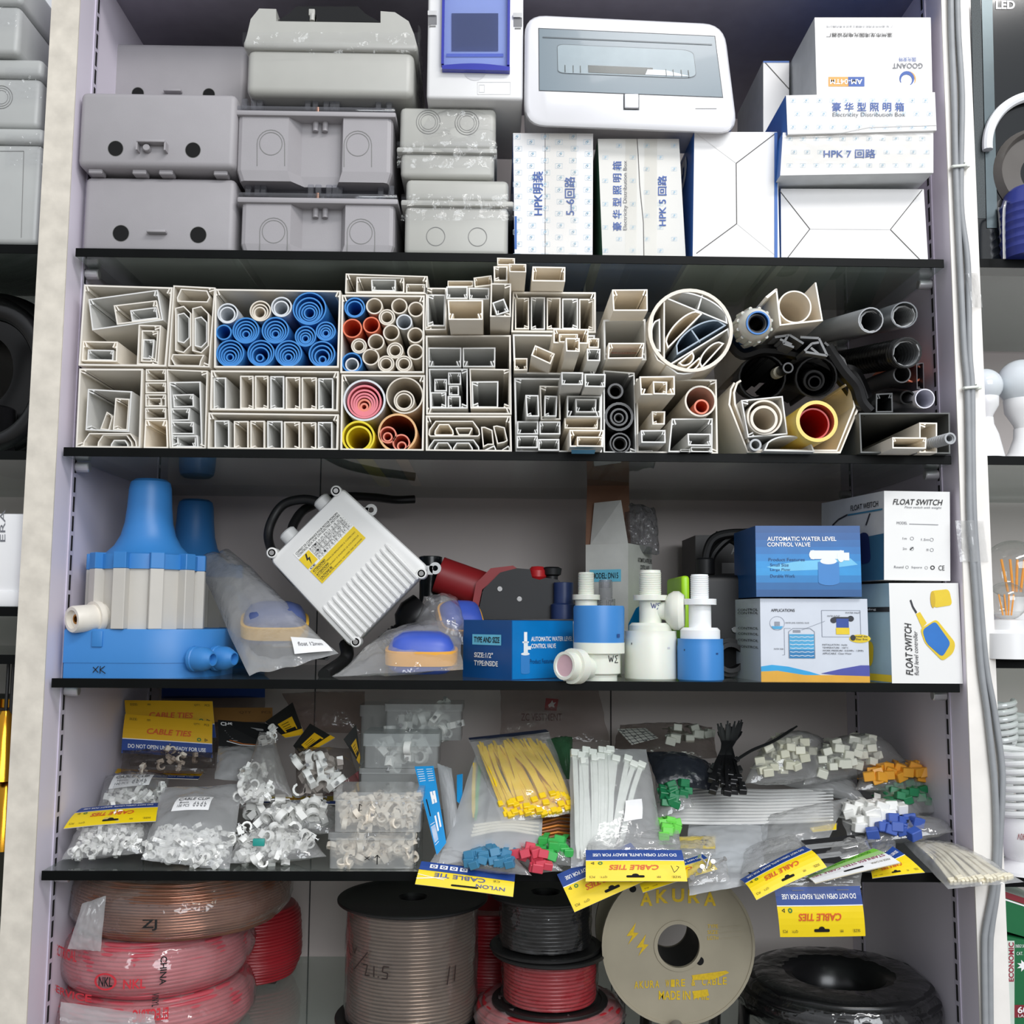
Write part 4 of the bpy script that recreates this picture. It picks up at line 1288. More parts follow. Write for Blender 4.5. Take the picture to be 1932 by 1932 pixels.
# -- hose coupling with blue sleeve
c = P(*CD(1592, 625), -0.05)
ax = (c - P(*CD(1480, 700), 0.02)).normalized()
nutm = M('milky_nut_plastic', (206, 206, 198), 0.3, var=0.05, sss=0.3)
t = thing('hose_coupling', c, 'milky plastic hose coupling with blue sleeve beside the big round pipe', 'hose coupling')
k = S(-0.05) / 4.83
mb = MB()
prof = [(112 * k, 0.0), (132 * k, -0.003), (150 * k, -0.010), (158 * k, -0.016), (150 * k, -0.020), (166 * k, -0.028), (168 * k, -0.045), (140 * k, -0.052), (120 * k, -0.052)]
mb.lathe(prof, c, ax, nutm, 36)
for j in range(12):
    an = 2 * PI * j / 12
    a1 = ax.orthogonal().normalized()
    b1 = ax.cross(a1)
    d = a1 * math.cos(an) + b1 * math.sin(an)
    mb.sweep([c + d * 160 * k - ax * 0.016, c + d * 168 * k - ax * 0.045], 0.002, nutm, 8)
mb.build('nut', t)
mb = MB().sweep([c + ax * 0.002, c - ax * 0.02, c - ax * 0.1], 110 * k, M('blue_sleeve', (36, 120, 200), 0.25), 32, 96 * k)
mb.build('sleeve', t)
hose([c - ax * 0.004, c - ax * 0.06, c - ax * 0.12], 92 * k, 78 * k, 'black ribbed hose pushed into the blue coupling sleeve', ribs=0.005)
# -- open-topped square trunking with pipe, top
Y = -0.035
w = [P(*CE(*q), Y) for q in ((112, 312), (150, 650), (545, 606), (484, 256))]
mb = MB()
tt = 0.0018
n = lambda a, b: V(((b - a).z, 0, -(b - a).x)).normalized()
inn = [w[0] + V((tt, 0, 0)), w[1] + V((tt, 0, tt)), w[2] + V((-tt, 0, tt)), w[3] + V((-tt, 0, 0))]
mb.prism(w + inn[::-1], V((0, 0.33, 0)), pvcw)
q = [P(*CE(*q), Y) for q in ((20, 385), (112, 312), (130, 328), (40, 400))]
mb.prism(q, V((0, 0.3, 0)), pvcw)
mb.build('cable_trunking', label='ivory square trunking without cover, tilted, holding a wide pipe', cat='trunking')
pipe(CE, 288, 478, 158, 'wide ivory pipe in the coverless tilted trunking', M('ivory_wide_pipe', (236, 228, 214), 0.35), 0.0016, Y=-0.032, L=0.3, s=4.83)
# -- bent angle trunking holding pipes
def bent(pts, label, Y, th=0.0022):
    w = [P(x, y, Y) for x, y in pts]
    for p in w:
        p.z = max(p.z, Z2 + 0.0006)
    lft, rgt = [], []
    for i, p in enumerate(w):
        d = (w[min(i + 1, len(w) - 1)] - w[max(i - 1, 0)])
        nn = V((-d.z, 0, d.x)).normalized() * th / 2
        lft.append(p + nn)
        rgt.append(p - nn)
    mb = MB().prism(lft + rgt[::-1], V((0, 0.33, 0)), pvcw)
    return mb.build('bent_duct', label=label, cat='duct')


bent([(1398, 718), (1391, 722), (1385, 741), (1387, 763), (1419, 849), (1579, 850), (1612, 768), (1610, 722), (1595, 726)], 'outer bent ivory duct cradling the yellow pipe', 0.0)
bent([(1386, 722), (1379, 735), (1376, 763), (1411, 852.5), (1585, 853.5), (1619, 770), (1618, 733)], 'second bent ivory duct under the outer one', 0.001)
trunk(CD, (1440, 1328, 1820, 1290, 1865, 1640, 1502, 1668), 'l', 'grey-white square trunking around two ivory pipes, in the bent duct', Y=-0.01, m=pvcg, L=0.2)
pipe(CD, 1655, 1484, 165, 'larger ivory pipe in the square trunking of the bent duct', pipe_cream, 0.0022, Y=-0.013, s=4.83, L=0.2)
pipe(CD, 1650, 1500, 128, 'smaller ivory pipe inside the larger one of the bent duct', pipe_cream, 0.003, Y=-0.016, s=4.83, L=0.2)
pipe(CD, 1572, 1735, 56, 'thin grey pipe at the bottom of the bent duct', cond, 0.0022, Y=-0.01, s=4.83, L=0.2)
hollow(CE, [(x, y) for x, y in dshape(5, 1790, 470, 1800, 145)], 'half-round grey duct lying at the bottom of the bent duct', Y=-0.014, m=pvcg, t=0.0016, name='half_round_duct', cat='duct', L=0.2)
pipe(CE, 490, 1520, 196, 'wide yellow pipe in the bent duct', M('pale_yellow_pipe', (236, 204, 92), 0.35), 0.004, Y=-0.03, s=4.83, L=0.25, inmat=pipe_or)
pipe(CE, 458, 1545, 150, 'red pipe inside the wide yellow pipe', pipe_red, 0.0018, Y=-0.024, s=4.83, L=0.2)
# -- loose hoses and conduits near the cable post
def dirhose(front, Yf, back, Yb, r, rin, label, m, ribs=0, inm=None, **k):
    a, b = P(*front, Yf), P(*back, Yb)
    s = S(Yf)
    return hose([a, a.lerp(b, 0.5), b], r * s, rin * s, label, m, ribs, inmat=inm, **k)


spring = M('spiral_lining', (104, 106, 108), 0.35)
spring2 = M('spiral_wire', (210, 212, 212), 0.3)
dirhose((1643, 604), -0.03, (1500, 640), 0.25, 25, 22.5, 'grey smooth conduit with spiral lining, upper front one', cond, 0, spring)
dirhose((1706, 594), -0.02, (1600, 622), 0.26, 25.5, 23, 'grey smooth conduit with spiral lining and split rim, by the cabinet wall', M('mid_grey_conduit', (122, 126, 130), 0.35), 0, spring)
dirhose((1711, 665), -0.03, (1570, 690), 0.2, 30, 27, 'black ribbed conduit below the grey smooth ones', rubber, 0.008, inm=spring)
for (x, y, l, Yk) in ((1645, 606, 'upper front', -.026), (1706, 597, 'split-rim', -.016), (1711, 667, 'black ribbed', -.026)):
    a = P(x, y, Yk)
    d = (P(x - 14, y + 3, Yk + .03) - a).normalized()
    mb = MB()
    o1 = d.orthogonal().normalized()
    o2 = d.cross(o1)
    rr = (25.2 if 'ribbed' in l else 20.8) * S(Yk)
    pth = [a + d * (0.10 * i / 150) + (o1 * math.cos(i * 2 * PI / 10) + o2 * math.sin(i * 2 * PI / 10)) * rr for i in range(150)]
    mb.sweep(pth, 0.0010, spring2, 5)
    mb.build('lining_coil', label='spiral wire lining inside the %s conduit' % l, cat='wire coil')
dirhose((1702, 706), -0.01, (1640, 728), 0.12, 17, 14.5, 'short dark grey pipe under the black ribbed conduit', M('dark_grey_pipe', (72, 72, 74), 0.4))
dirhose((1712, 750), -0.01, (1668, 742), 0.14, 14, 11, 'black rubber tube beside the white tube', rubber)
dirhose((1745, 752), -0.02, (1680, 766), 0.10, 19, 17, 'white translucent tube resting on the grey duct', M('white_tube', (226, 226, 236), 0.25))
dirhose((1724, 704), 0.05, (1660, 716), 0.2, 18, 15, 'orange pipe half hidden behind the dark grey pipe', pipe_or)
dirhose((1540, 712), 0.0, (1480, 700), 0.2, 40, 37, 'large black hose holding two smaller ones', rubber, 0.009)
dirhose((1536, 718), -0.004, (1492, 706), 0.19, 20, 16, 'middle black hose inside the large black hose', rubber, 0.006)
dirhose((1537, 721), -0.008, (1498, 710), 0.18, 12.5, 9.5, 'thin black hose innermost of the large black hose', rubber)
dirhose((1438, 712), 0.03, (1420, 716), 0.24, 45, 42, 'widest black hose behind the bent duct', rubber, 0.01)
o = dirhose((1487, 694), -0.02, (1462, 706), 0.04, 10.5, 7.5, 'thin black tube with a paper tag, across the black hoses', rubber)
MB().sweep([P(1470, 702, 0.01), P(1464, 705, 0.025)], 11 * S(0.02), M('tag_paper', (150, 146, 130), 0.6), 14).build('tag', o)
dirhose((1793, 827), -0.05, (1752, 838), 0.0, 11.5, 8, 'short grey corrugated conduit end by the shelf edge', cond, 0.005)
# rubber H-profile strips
def strip_profile(lines, label, Y, m, w=9):
    mb = MB()
    for (x0, y0, x1, y1) in lines:
        a, b = P(x0, y0, Y), P(x1, y1, Y)
        nn = V((-(b - a).z, 0, (b - a).x)).normalized() * 0.0013
        mb.prism([a + nn, b + nn, b - nn, a - nn], V((0, 0.22, 0.0)), m)
    return mb.build('rubber_seal', label=label, cat='rubber seal')


rb2 = M('grey_rubber', (104, 105, 106), 0.4)
strip_profile([(1462, 636, 1490, 632), (1490, 632, 1516, 648), (1486, 634, 1478, 648), (1478, 648, 1498, 655), (1472, 640, 1494, 650)], 'H-shaped grey rubber seal above the large black hose, nearer the round pipe', -0.012, rb2)
strip_profile([(1510, 636, 1545, 638), (1545, 638, 1561, 671), (1518, 662, 1532, 648), (1532, 648, 1545, 646), (1520, 664, 1561, 671), (1530, 656, 1545, 668)], 'H-shaped grey rubber seal above the large black hose, farther from the round pipe', -0.016, rb2)
strip_profile([(1556, 646, 1592, 678), (1572, 658, 1576, 674), (1592, 678, 1597, 692), (1566, 668, 1590, 684)], 'H-shaped rubber seal slanting beneath the grey conduits', -0.006, M('dark_rubber', (48, 47, 46), 0.45))
def band(pts, label, Y=0.03, r=0.004):
    p = [P(x, y, Y + 0.0 * i) for i, (x, y) in enumerate(pts)]
    return MB().sweep(spline(p, 6), r, rubber, 8).build('rubber_seal', label=label, cat='rubber seal')


band([(1375, 640), (1400, 668), (1440, 660), (1500, 668), (1560, 690), (1590, 720), (1610, 745), (1640, 770)], 'black rubber strip winding over the black hoses', 0.02, 0.007)
band([(1560, 655), (1590, 700), (1615, 730), (1625, 760), (1640, 778)], 'black rubber strip running down to the grey duct', 0.0, 0.008)
band([(1580, 700), (1610, 705), (1630, 745), (1636, 776)], 'second black rubber strip beside the grey duct', 0.035, 0.009)
trunk(CE, (1028, 1270, 1178, 1262, 1182, 1438, 1026, 1440), 't', 'small black trunking with white edges standing on the grey duct', Y=0.0, L=0.15, m=M('black_trunking', (52, 54, 54), 0.4))
trunk(CE, (1395, 992, 1462, 985, 1468, 1232, 1400, 1225), 'l', 'thin dark trunking standing against the cabinet wall', Y=0.04, L=0.15, m=M('dark_trunking', (66, 60, 66), 0.4))
# grey rectangular duct lying on the glass by the cable post
Y = -0.012
gq = [P(*CE(*q), Y) for q in ((872, 1445), (1700, 1442), (1706, 1830), (888, 1832))]
gq[2].z = gq[3].z = Z2 + 0.0005
gd = M('dark_grey_duct', (92, 94, 92), 0.45)
mb = MB().ring(gq, inset(gq, 0.0016), V((0, 0.33, 0)), gd, False)
mb.build('rectangular_duct', label='dark grey rectangular duct on the glass by the cable post', cat='duct')
trunk(CE, (1422, 1532, 1585, 1534, 1585, 1826, 1424, 1826), 'l', 'upright ivory trunking inside the dark grey duct', Y=-0.018, L=0.2, m=pvcw)
trunk(CE, (1176, 1666, 1488, 1668, 1485, 1808, 1178, 1806), 't', 'flat ivory trunking poking out of the dark grey duct', Y=-0.045, L=0.24, m=pvcw)


# ================================================================ helpers for bags, clips and printed boxes
poly_m = film('milky_polythene', (0.97, 0.97, 0.97), 0.36, 0.14, 1.2, (0.86, 0.87, 0.88), 0.25, 50)
poly_c = film('clear_polythene', (0.98, 0.98, 0.98), 0.24, 0.07, 1.6, (0.9, 0.9, 0.9), 0.35, 45)
poly_f = film('frosted_polythene', (0.95, 0.96, 0.97), 0.56, 0.3, 0.6, (0.84, 0.86, 0.88), 0.2, 40)
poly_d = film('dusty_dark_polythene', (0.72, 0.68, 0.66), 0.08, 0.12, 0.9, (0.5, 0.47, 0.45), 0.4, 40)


def bag(label, q, bulge, mat, seed=0, name='plastic_bag', cat='plastic bag', group=None, nu=22, nv=22, fill=1.0, wr=0.0022, edge=0.015, parent=None, flat=0.5):
    a, b, c, d = [P(*k) for k in q]
    n = (b - a).cross(d - a)
    n.normalize()
    if n.dot(CAM - a) < 0:
        n = -n
    def base(u, v):
        return a.lerp(b, u).lerp(d.lerp(c, u), v)
    def th(u, v):
        return bulge * max(0, math.sin(PI * min(1, max(0, u)))) ** 0.55 * max(0, math.sin(PI * min(1, max(0, v)) ** fill)) ** 0.6
    def pos(u, v, w=0.0):
        return base(u, v) + n * (th(u, v) * (w if w > 0 else w * flat))
    L = (b - a).length
    def sheet(sg):
        def f(u, v):
            e = edge * noise.noise(V((u * 5, v * 5, seed + 0.3)))
            e2 = edge * noise.noise(V((u * 5 + 9, v * 5, seed + 0.7)))
            k = math.sin(PI * u) * math.sin(PI * v)
            w = wr * noise.noise(V((u * 9, v * 9, seed + 3 * sg))) + 0.6 * wr * abs(noise.noise(V((u * 22 + v * 9, v * 5, seed + sg))))
            s_ = th(u, v) * (1 if sg > 0 else -flat)
            return base(u + e, v + e2) + n * (s_ + w * min(1, 3 * k + 0.35))
        return f
    mb = MB()
    mb.surf(sheet(1), nu, nv, mat)
    mb.surf(sheet(-1), nu, nv, mat)
    o = mb.build(name, parent, label, cat, group, ang=180)
    o['_'] = 1
    del o['_']
    return o, pos, n, patch(a, b, c, d)


LOOSE = MB()


def clip_geo(s, m):
    mb = MB()
    N = 7
    o = [V((s * math.cos(t), 0, s * math.sin(t))) for t in [(-0.35 + 1.5 * k / (N - 1)) * PI for k in range(N)]]
    mb.prism(o + [p * 0.62 for p in o][::-1], V((0, s * 0.9, 0)), m)
    mb.box((-s * 1.75, 0, -s), (-s * 0.8, s * 0.9, s * 0.3), m)
    return mb


def loose(pos, n, ur, vr, wr_, s, m):
    g = clip_geo(s, m)
    for i in range(n):
        R = Matrix.Translation(pos(rnd.uniform(*ur), rnd.uniform(*vr), rnd.uniform(*wr_))) @ Matrix.Rotation(rnd.uniform(-3, 3), 4, 'X') @ Matrix.Rotation(rnd.uniform(-3, 3), 4, 'Y') @ Matrix.Rotation(rnd.uniform(-3, 3), 4, 'Z')
        LOOSE.add([R @ v for v in g.v], g.f, m)


def clip_mesh(name, s=0.007, m=None, nail=True):
    """A cable clip: hooked plastic loop, nail block and masonry nail."""
    m = m or M('white_clip_plastic', (236, 236, 232), 0.4, var=0.02)
    mb = MB()
    N = 9
    o = [V((s * math.cos(t), 0, s * math.sin(t))) for t in [(-0.35 + 1.5 * k / (N - 1)) * PI for k in range(N)]]
    i = [p * 0.66 for p in o]
    mb.prism(o + i[::-1], V((0, s * 0.95, 0)), m)
    mb.box((-s * 1.8, 0, -s), (-s * 0.7, s * 0.95, s * 0.4), m)
    if nail:
        mb.cyl((-s * 1.25, s * 0.37, -s * 1.6), (0, 0, 1), s * 0.12, s * 2.6, steel, 6)
        mb.cyl((-s * 1.25, s * 0.37, s * 1.0), (0, 0, 1), s * 0.28, s * 0.1, steel, 8)
    o = mb.build(name)
    return o


def scatter(proto, n, where, label, cat, group, kind=None, rot=None, sc=None):
    """Copies of one thing, each its own object; the first is the thing itself."""
    out = []
    for i in range(n):
        o = proto if i == 0 and not proto.get('label') else proto.copy()
        if o is not proto:
            COL.objects.link(o)
        o.location = where(i)
        o.rotation_euler = rot(i) if rot else (rnd.uniform(-3, 3), rnd.uniform(-3, 3), rnd.uniform(-3, 3))
        if sc:
            o.scale = (sc,) * 3
        tag(o, label, cat, group)
        WO[o.name] = o.location.copy()
        out.append(o)
    return out


# ================================================================ third shelf: pump parts, valves, boxes
ABS_BLUE = M('press_control_blue', (56, 128, 196), 0.42, var=0.02)
ABS_GREY = M('press_control_grey', (196, 192, 184), 0.5, var=0.02)
nylon = M('white_nylon', (226, 228, 216), 0.38, var=0.02, sss=0.15)
nylon2 = M('bright_white_nylon', (238, 240, 240), 0.35, var=0.01, sss=0.1)


def press_control(C, label):
    C = V(C)
    t = thing('pump_controller', C, label, 'pump controller')
    mb = MB()
    plan = [(-.068, -.068), (.018, -.068), (.045, -.064), (.068, -.052), (.084, -.032), (.092, -.008), (.092, .05), (-.068, .05)]
    up = lambda z, k=1.0: [C + V((x * k, y * k, z)) for x, y in plan]
    loft(mb, [up(0, .99), up(0.0165, .99)], ABS_BLUE, smooth=False)
    loft(mb, [up(0.0165), up(0.052), up(0.054, .985)], ABS_BLUE, smooth=False)
    q = P(223, 1257, C.y - 0.068)
    mp = lambda u, v, off=0.0: C + V((u, -.0686 - off, v))
    for ln in ([(-.034, .012), (-.028, .006)], [(-.034, .006), (-.028, .013)], [(-.026, .013), (-.026, .005)], [(-.026, .009), (-.021, .013)], [(-.026, .009), (-.020, .005)]):
        mb.line(mp, ln, 0.0009, black, 0.0004)
    mb.box(C + V((-.037, -.070, .034)), C + V((-.025, -.064, .052)), ABS_BLUE, 0.001)
    base = mb.build('base', t)
    ax = V((0, 0, 1))
    mb = MB()
    mb.cyl(C + V((0, -.005, .054)), ax, .056, .068, ABS_GREY, 40)
    mb2 = MB()
    mb2.lathe([(.050, 0), (.0585, 0), (.0585, .017), (.052, .0175), (.047, .020), (.038, .029), (.0315, .041), (.0275, .056), (.0255, .075), (.0242, .098), (.0225, .105), (.018, .1085), (.008, .1095), (0, .1095)], C + V((0, -.005, .122)), ax, ABS_BLUE, 48)
    for k in range(10):
        an = 2 * PI * k / 10 + 0.17
        R = Matrix.Translation(C + V((0, -.005, 0))) @ Matrix.Rotation(an, 4, 'Z')
        mb.box((.052, -.0075, .054), (.0665, .0075, .122), ABS_GREY, 0.0007, 1, R)
        mb2.box((.054, -.0076, .122), (.0668, .0076, .1405), ABS_BLUE, 0.0007, 1, R)
    mb.build('ribbed_body', t)
    mb2.build('dome', t)
    a = (V((-.058, -.078, .064)) - V((-.03, -.04, .068))).normalized()
    p0 = C + V((-.03, -.042, .068))
    mb = MB()
    mb.lathe([(.012, 0), (.0155, 0), (.0155, .012), (.0185, .012), (.0185, .019), (.0152, .019), (.0152, .043), (.014, .045), (.0105, .045), (.0098, .040), (.0055, .040)], p0, a, M('ivory_fitting', (228, 222, 210), 0.4), 6 if False else 24)
    prt = mb.build('inlet_fitting', t)
    mb = MB().lathe([(.0055, .0395), (.0055, .0402), (.0035, .0402), (.0030, .034), (0, .034)], p0, a, brass, 16)
    mb.build('brass_core', prt)
    for g, (gx, gy) in enumerate(((.076, -.052), (.094, -.028))):
        mb = MB()
        mb.lathe([(0, 0), (.0145, 0), (.0145, .004), (.0135, .005), (.0135, .016), (.0105, .022), (.0075, .027), (.0062, .027), (.0052, .02), (0, .02)], C + V((gx - .004, gy, .021)), V((.92, -.4, .0)), ABS_BLUE, 14)
        mb.build('cable_gland', t)
    return t


pc = press_control((P(272, 1270, .085).x, .085, Z3), 'blue and grey automatic pump controller standing at the front by the plain post')
r2 = copy_tree(pc, (P(365, 1200, .285).x - 0.005, .295, Z3), 'blue pump controller standing at the back in the shade behind the milky bag')


def float_switch(loc, label, rz=0.0, rx=0.0, blue=None, s=1.0, band=None):
    """Rounded float: blue dome, yellow-orange band, blue underside."""
    blue = blue or M('float_blue', (64, 92, 190), 0.4)
    band = band or M('float_orange', (238, 172, 62), 0.45)
    L = V(loc)
    t = thing('float_switch', L, label, 'float switch')
    t.rotation_euler = (rx, 0, rz)
    def shell(pr, mat, nm):
        mb = MB()
        n = 40
        vs, fs = [], []
        for r, h in pr:
            for j in range(n):
                an = 2 * PI * j / n
                c, q = math.cos(an), math.sin(an)
                k = (abs(c) ** 4 + abs(q) ** 4) ** -0.25
                vs.append(L + V((c * k * r * 1.0, q * k * r * 0.8, h)) * s)
        for i in range(len(pr) - 1):
            for j in range(n):
                fs.append((i * n + j, i * n + (j + 1) % n, (i + 1) * n + (j + 1) % n, (i + 1) * n + j))
        fs += [tuple(range(n)), tuple(range(len(vs) - n, len(vs)))]
        mb.add(vs, fs, mat, True)
        return mb.build(nm, t, ang=50)
    shell([(.030, 0), (.037, .005), (.0385, .012)], blue, 'lower_shell')
    shell([(.0385, .010), (.0415, .0105), (.0418, .026), (.0395, .027)], band, 'band')
    shell([(.0385, .0265), (.037, .032), (.032, .040), (.022, .045), (.008, .0465)], blue, 'upper_shell')
    return t


# milky bag with a yellow float, beside the controller
o, pos, n, mp = bag('long milky bag leaning down from the dark controller, a yellow float inside', [(368, 1052, .20), (432, 1036, .22), (640, 1235, .03), (470, 1276, .02)], 0.028, poly_m, 3, nv=34, edge=0.03)
tagp = [pos(.60, .885, 1.15), pos(.95, .90, 1.1), pos(.97, .975, 1.0), pos(.55, .965, 1.1)]
pm = patch(*[p - V((0, .004, 0)) for p in tagp], bulge=0.002)
mb = MB().surf(lambda u, v: pm(u, v, 0.0005), 8, 4, M('white_sticker', (236, 236, 236), 0.5))
mb.text(pm, 'float 12mm', .15, .35, .85, .6, M('pen_grey', (90, 90, 96), 0.6), 0, 0.0012)
mb.build('sticker', o)
t = float_switch(P(518, 1206, .10) , 'yellow float in the long milky bag by the controller', 0.2, 0.35, M('float_dull_blue', (70, 84, 130), 0.4), 0.95, M('float_yellow', (226, 178, 66), 0.45))
coil = MB()
pth = [P(545, 1240, .08) + V((0.045 * math.cos(k * .5), 0.03 * math.sin(k * .5), 0.0002 * k)) for k in range(60)]
coil.sweep(pth, 0.0035, rubber, 8)
coil.build('float_cable', label='coiled black cable at the bottom of the long milky bag', cat='cable')

# control box standing on a corner
Y0 = 0.075
cb = M('control_box_white', (226, 226, 224), 0.4, var=0.015)
q4 = [(508, 1056), (646, 919), (809, 1072), (662, 1222)]
w = [P(*p, Y0 + (0.0 if i in (0, 3) else 0.0)) for i, p in enumerate(q4)]
cen = sum(w, V()) / 4
t = thing('motor_control_box', V((cen.x, Y0 + .03, w[3].z)), 'white motor control box balanced on one corner, yellow warning label on its lid', 'control box')
mpb = patch(*w)
ux, uy = (w[1] - w[0]).normalized(), (w[3] - w[0]).normalized()
def boxloft(k0, pr, mat, nm, par):
    mb = MB()
    cs = [(0, 0), (1, 0), (1, 1), (0, 1)]
    polys = []
    for ins, dy in pr:
        A, Bv, Cc, D = [w[0] + (ux + uy) * ins, w[1] + (-ux + uy) * ins, w[2] + (-ux - uy) * ins, w[3] + (ux - uy) * ins]
        pl = []
        rr = 0.007
        for p, e1, e2 in ((A, uy, ux), (Bv, -ux, uy), (Cc, -uy, -ux), (D, ux, -uy)):
            for s_ in range(5):
                tt_ = s_ / 4
                pl.append((p + e1 * rr) * (1 - tt_) ** 2 + p * 2 * tt_ * (1 - tt_) + (p + e2 * rr) * tt_ ** 2 + V((0, dy, 0)))
        polys.append(pl)
    loft(mb, polys, mat, smooth=True)
    return mb
mb = boxloft(0, [(0.004, 0.0), (0.0015, 0.001), (0, 0.004), (0, 0.018)], cb, 'lid', t)
W_, H_ = (w[1] - w[0]).length, (w[3] - w[0]).length
for k in range(14):
    u = 0.075 + 0.85 * k / 13
    a = w[0] + ux * (W_ * u)
    mb.sweep([a + uy * (H_ * .60) + V((0, .0015, 0)), a + uy * (H_ * .64) + V((0, -.0012, 0)), a + uy * (H_ * .965) + V((0, -.0012, 0)), a + uy * (H_ * .985) + V((0, .001, 0))], 0.0026, cb, 8)
lid = mb.build('lid', t)
bx2 = boxloft(0, [(0.002, 0.018), (0.002, 0.066), (0.005, 0.068)], cb, 'case', t)
bx2.build('case', t)
mb = MB()
cs2 = [(634, 926), (513, 1043), (795, 1082), (671, 1211)]
for x, y in cs2:
    p = P(x, y, Y0 - 0.001)
    mb.cyl(p + V((0, 0.022, 0)), (0, -1, 0), 0.0065, 0.023, cb, 20, 0.001)
    mb.cyl(p + V((0, -.0006, 0)), (0, -1, 0), 0.0045, 0.0004, M('screw_recess', (150, 150, 150), 0.5), 16)
    mb.cyl(p + V((0, -.001, 0)), (0, -1, 0), 0.003, 0.0006, chrome, 12)
mb.build('lid_screw', t)
for x, y, dx, dy in ((700, 962, 6, -6), (821, 1072, 7, -5)):
    mb = MB()
    p = P(x, y, Y0 + .062)
    mb.lathe([(.0035, 0), (.0075, 0), (.0075, .004), (.0035, .004)], p, (0, 1, 0), cb, 18)
    mb.box(p + V((-.012, 0, -.008)), p + V((-.003, .004, .003)), cb)
    mb.build('mounting_ear', t)
glab = M('label_white', (228, 228, 224), 0.45)
ylab = M('label_yellow', (226, 196, 20), 0.45)
lq = [P(x, y, Y0 - .0003) for x, y in ((553, 1045), (636, 962), (690, 1015), (608, 1101))]
lm_ = patch(*lq)
mb = MB().rect(lm_, 0, 0, 1, 1, glab, .0002)
mb.rect(lm_, 0, .58, 1, 1, ylab, .0005)
mb.rect(lm_, 0, .20, .22, .52, ylab, .0005)
mb.text(lm_, 'COFFRET DE COMMANDE POUR MOTOR MONOPH', .03, .03, .97, .085, black)
mb.text(lm_, 'CONTROL BOX FOR S.PH ELECTRIC MOTORS', .03, .10, .97, .155, black)
for r, s_ in ((.19, 'HP 0.5 0.75 1 1.5 2 3'), (.26, 'CONDENSATEUR CAPACITOR'), (.33, 'uF 20 25 30 35 40 50'), (.40, 'PROT. THERMAL PROTEC. AMP'), (.47, 'A 4 5 6 7 8 10 12 14 16')):
    mb.text(lm_, s_, .25, r, .96, r + .042, M('print_mid', (90, 90, 90), .6))
    mb.rect(lm_, .24, r + .055, .99, r + .059, MATS['print_mid'], .0006)
for k in range(9):
    mb.rect(lm_, .24 + k * .083, .18, .243 + k * .083, .57, MATS['print_mid'], .0006)
for x, y in ((.36, .22), (.33, .36), (.4, .5)):
    mb.disc(lm_, x, y, .02, .025, black, .001, 10)
mb.poly(lm_, [(.13, .22), (.08, .36), (.12, .36), (.10, .50), (.16, .33), (.12, .33), (.16, .22)], black, .0008)
mb.text(lm_, 'CE', .03, .53, .14, .575, black, bold=.02)
for r, s_ in ((.62, 'ATTENZIONE!! PRIMA DI RIMUOVERE IL COPERCHIO'), (.74, 'ATTENTION!! AVANT D ENLEVER LE COUVERCLE'), (.86, 'CAUTION!! BEFORE REMOVING THE COVER TAKE OFF POWER')):
    mb.text(lm_, s_[:12], .03, r, .30, r + .055, black, bold=.015)
    mb.text(lm_, s_, .03, r + .065, .95, r + .10, M('print_on_yellow', (92, 80, 20), .6))
mb.build('rating_label', lid)
for x, y, k in ((612, 950, 0), (548, 1012, 1)):
    a = P(x, y, Y0 + .03)
    mb = MB().cyl(a + ux * 0.0 + uy * 0.012, -uy, 0.011, 0.02, cb, 16, 0.002)
    mb.build('cable_gland', t)
kab = M('cable_black', (18, 18, 19), 0.42)
mb = MB().sweep(spline([P(612, 950, Y0 + .03), P(575, 942, .11), P(535, 952, .115), P(512, 985, .115), P(507, 1020, .12), P(525, 1060, .15), P(560, 1100, .18)], 8), 0.0058, kab, 12)
mb.build('power_cable', t)
mb = MB().sweep(spline([P(548, 1012, Y0 + .03), P(556, 985, .12), P(580, 958, .14), P(640, 938, .18), P(700, 938, .22), P(745, 943, .25), P(782, 942, .26)], 8), 0.0058, kab, 12)
mb.build('power_cable', t)
mb = MB().sweep(spline([P(652, 1215, Y0 + .04), P(655, 1235, .10), P(645, 1250, .09), P(622, 1266, .06), P(612, 1274, .045)], 8), 0.008, kab, 12)
mb.build('power_cable', t)

# float in clear bag
o, pos, n, mp = bag('clear bag holding a blue and orange float, in front of the control box', [(735, 1195, .11), (858, 1168, .12), (878, 1262, .02), (628, 1277, .015)], 0.022, poly_c, 8, edge=0.03, flat=0.8)
float_switch(P(795, 1266, .065), 'blue and orange float in the clear bag at the shelf front', 0.05, 0.12)
float_switch(P(862, 1180, .16), 'orange float in a bag behind the blue valve box', 0.4, 0.9, s=0.7)
o, pos, n, mp = bag('crumpled clear bag sagging between the control box and the valve box', [(800, 1125, .16), (862, 1128, .17), (885, 1215, .09), (770, 1215, .10)], 0.03, poly_c, 18, edge=0.04)
# plug beneath the control box
t = thing('cable_plug', P(775, 1180, .16), 'black moulded plug behind the lower edge of the control box', 'plug')
mb = MB()
a, b = P(806, 1150, .16), P(735, 1210, .15)
ax = (b - a).normalized()
mb.lathe([(0, 0), (.026, .002), (.028, .02), (.022, .035), (.012, .042), (.011, .07), (.008, .075), (0, .076)], a, ax, rubber, 24)
for k in range(5):
    mb.lathe([(.0105, .046 + k * .005), (.0135, .047 + k * .005), (.0135, .049 + k * .005), (.0105, .050 + k * .005)], a, ax, rubber, 16)
mb.build('body', t)
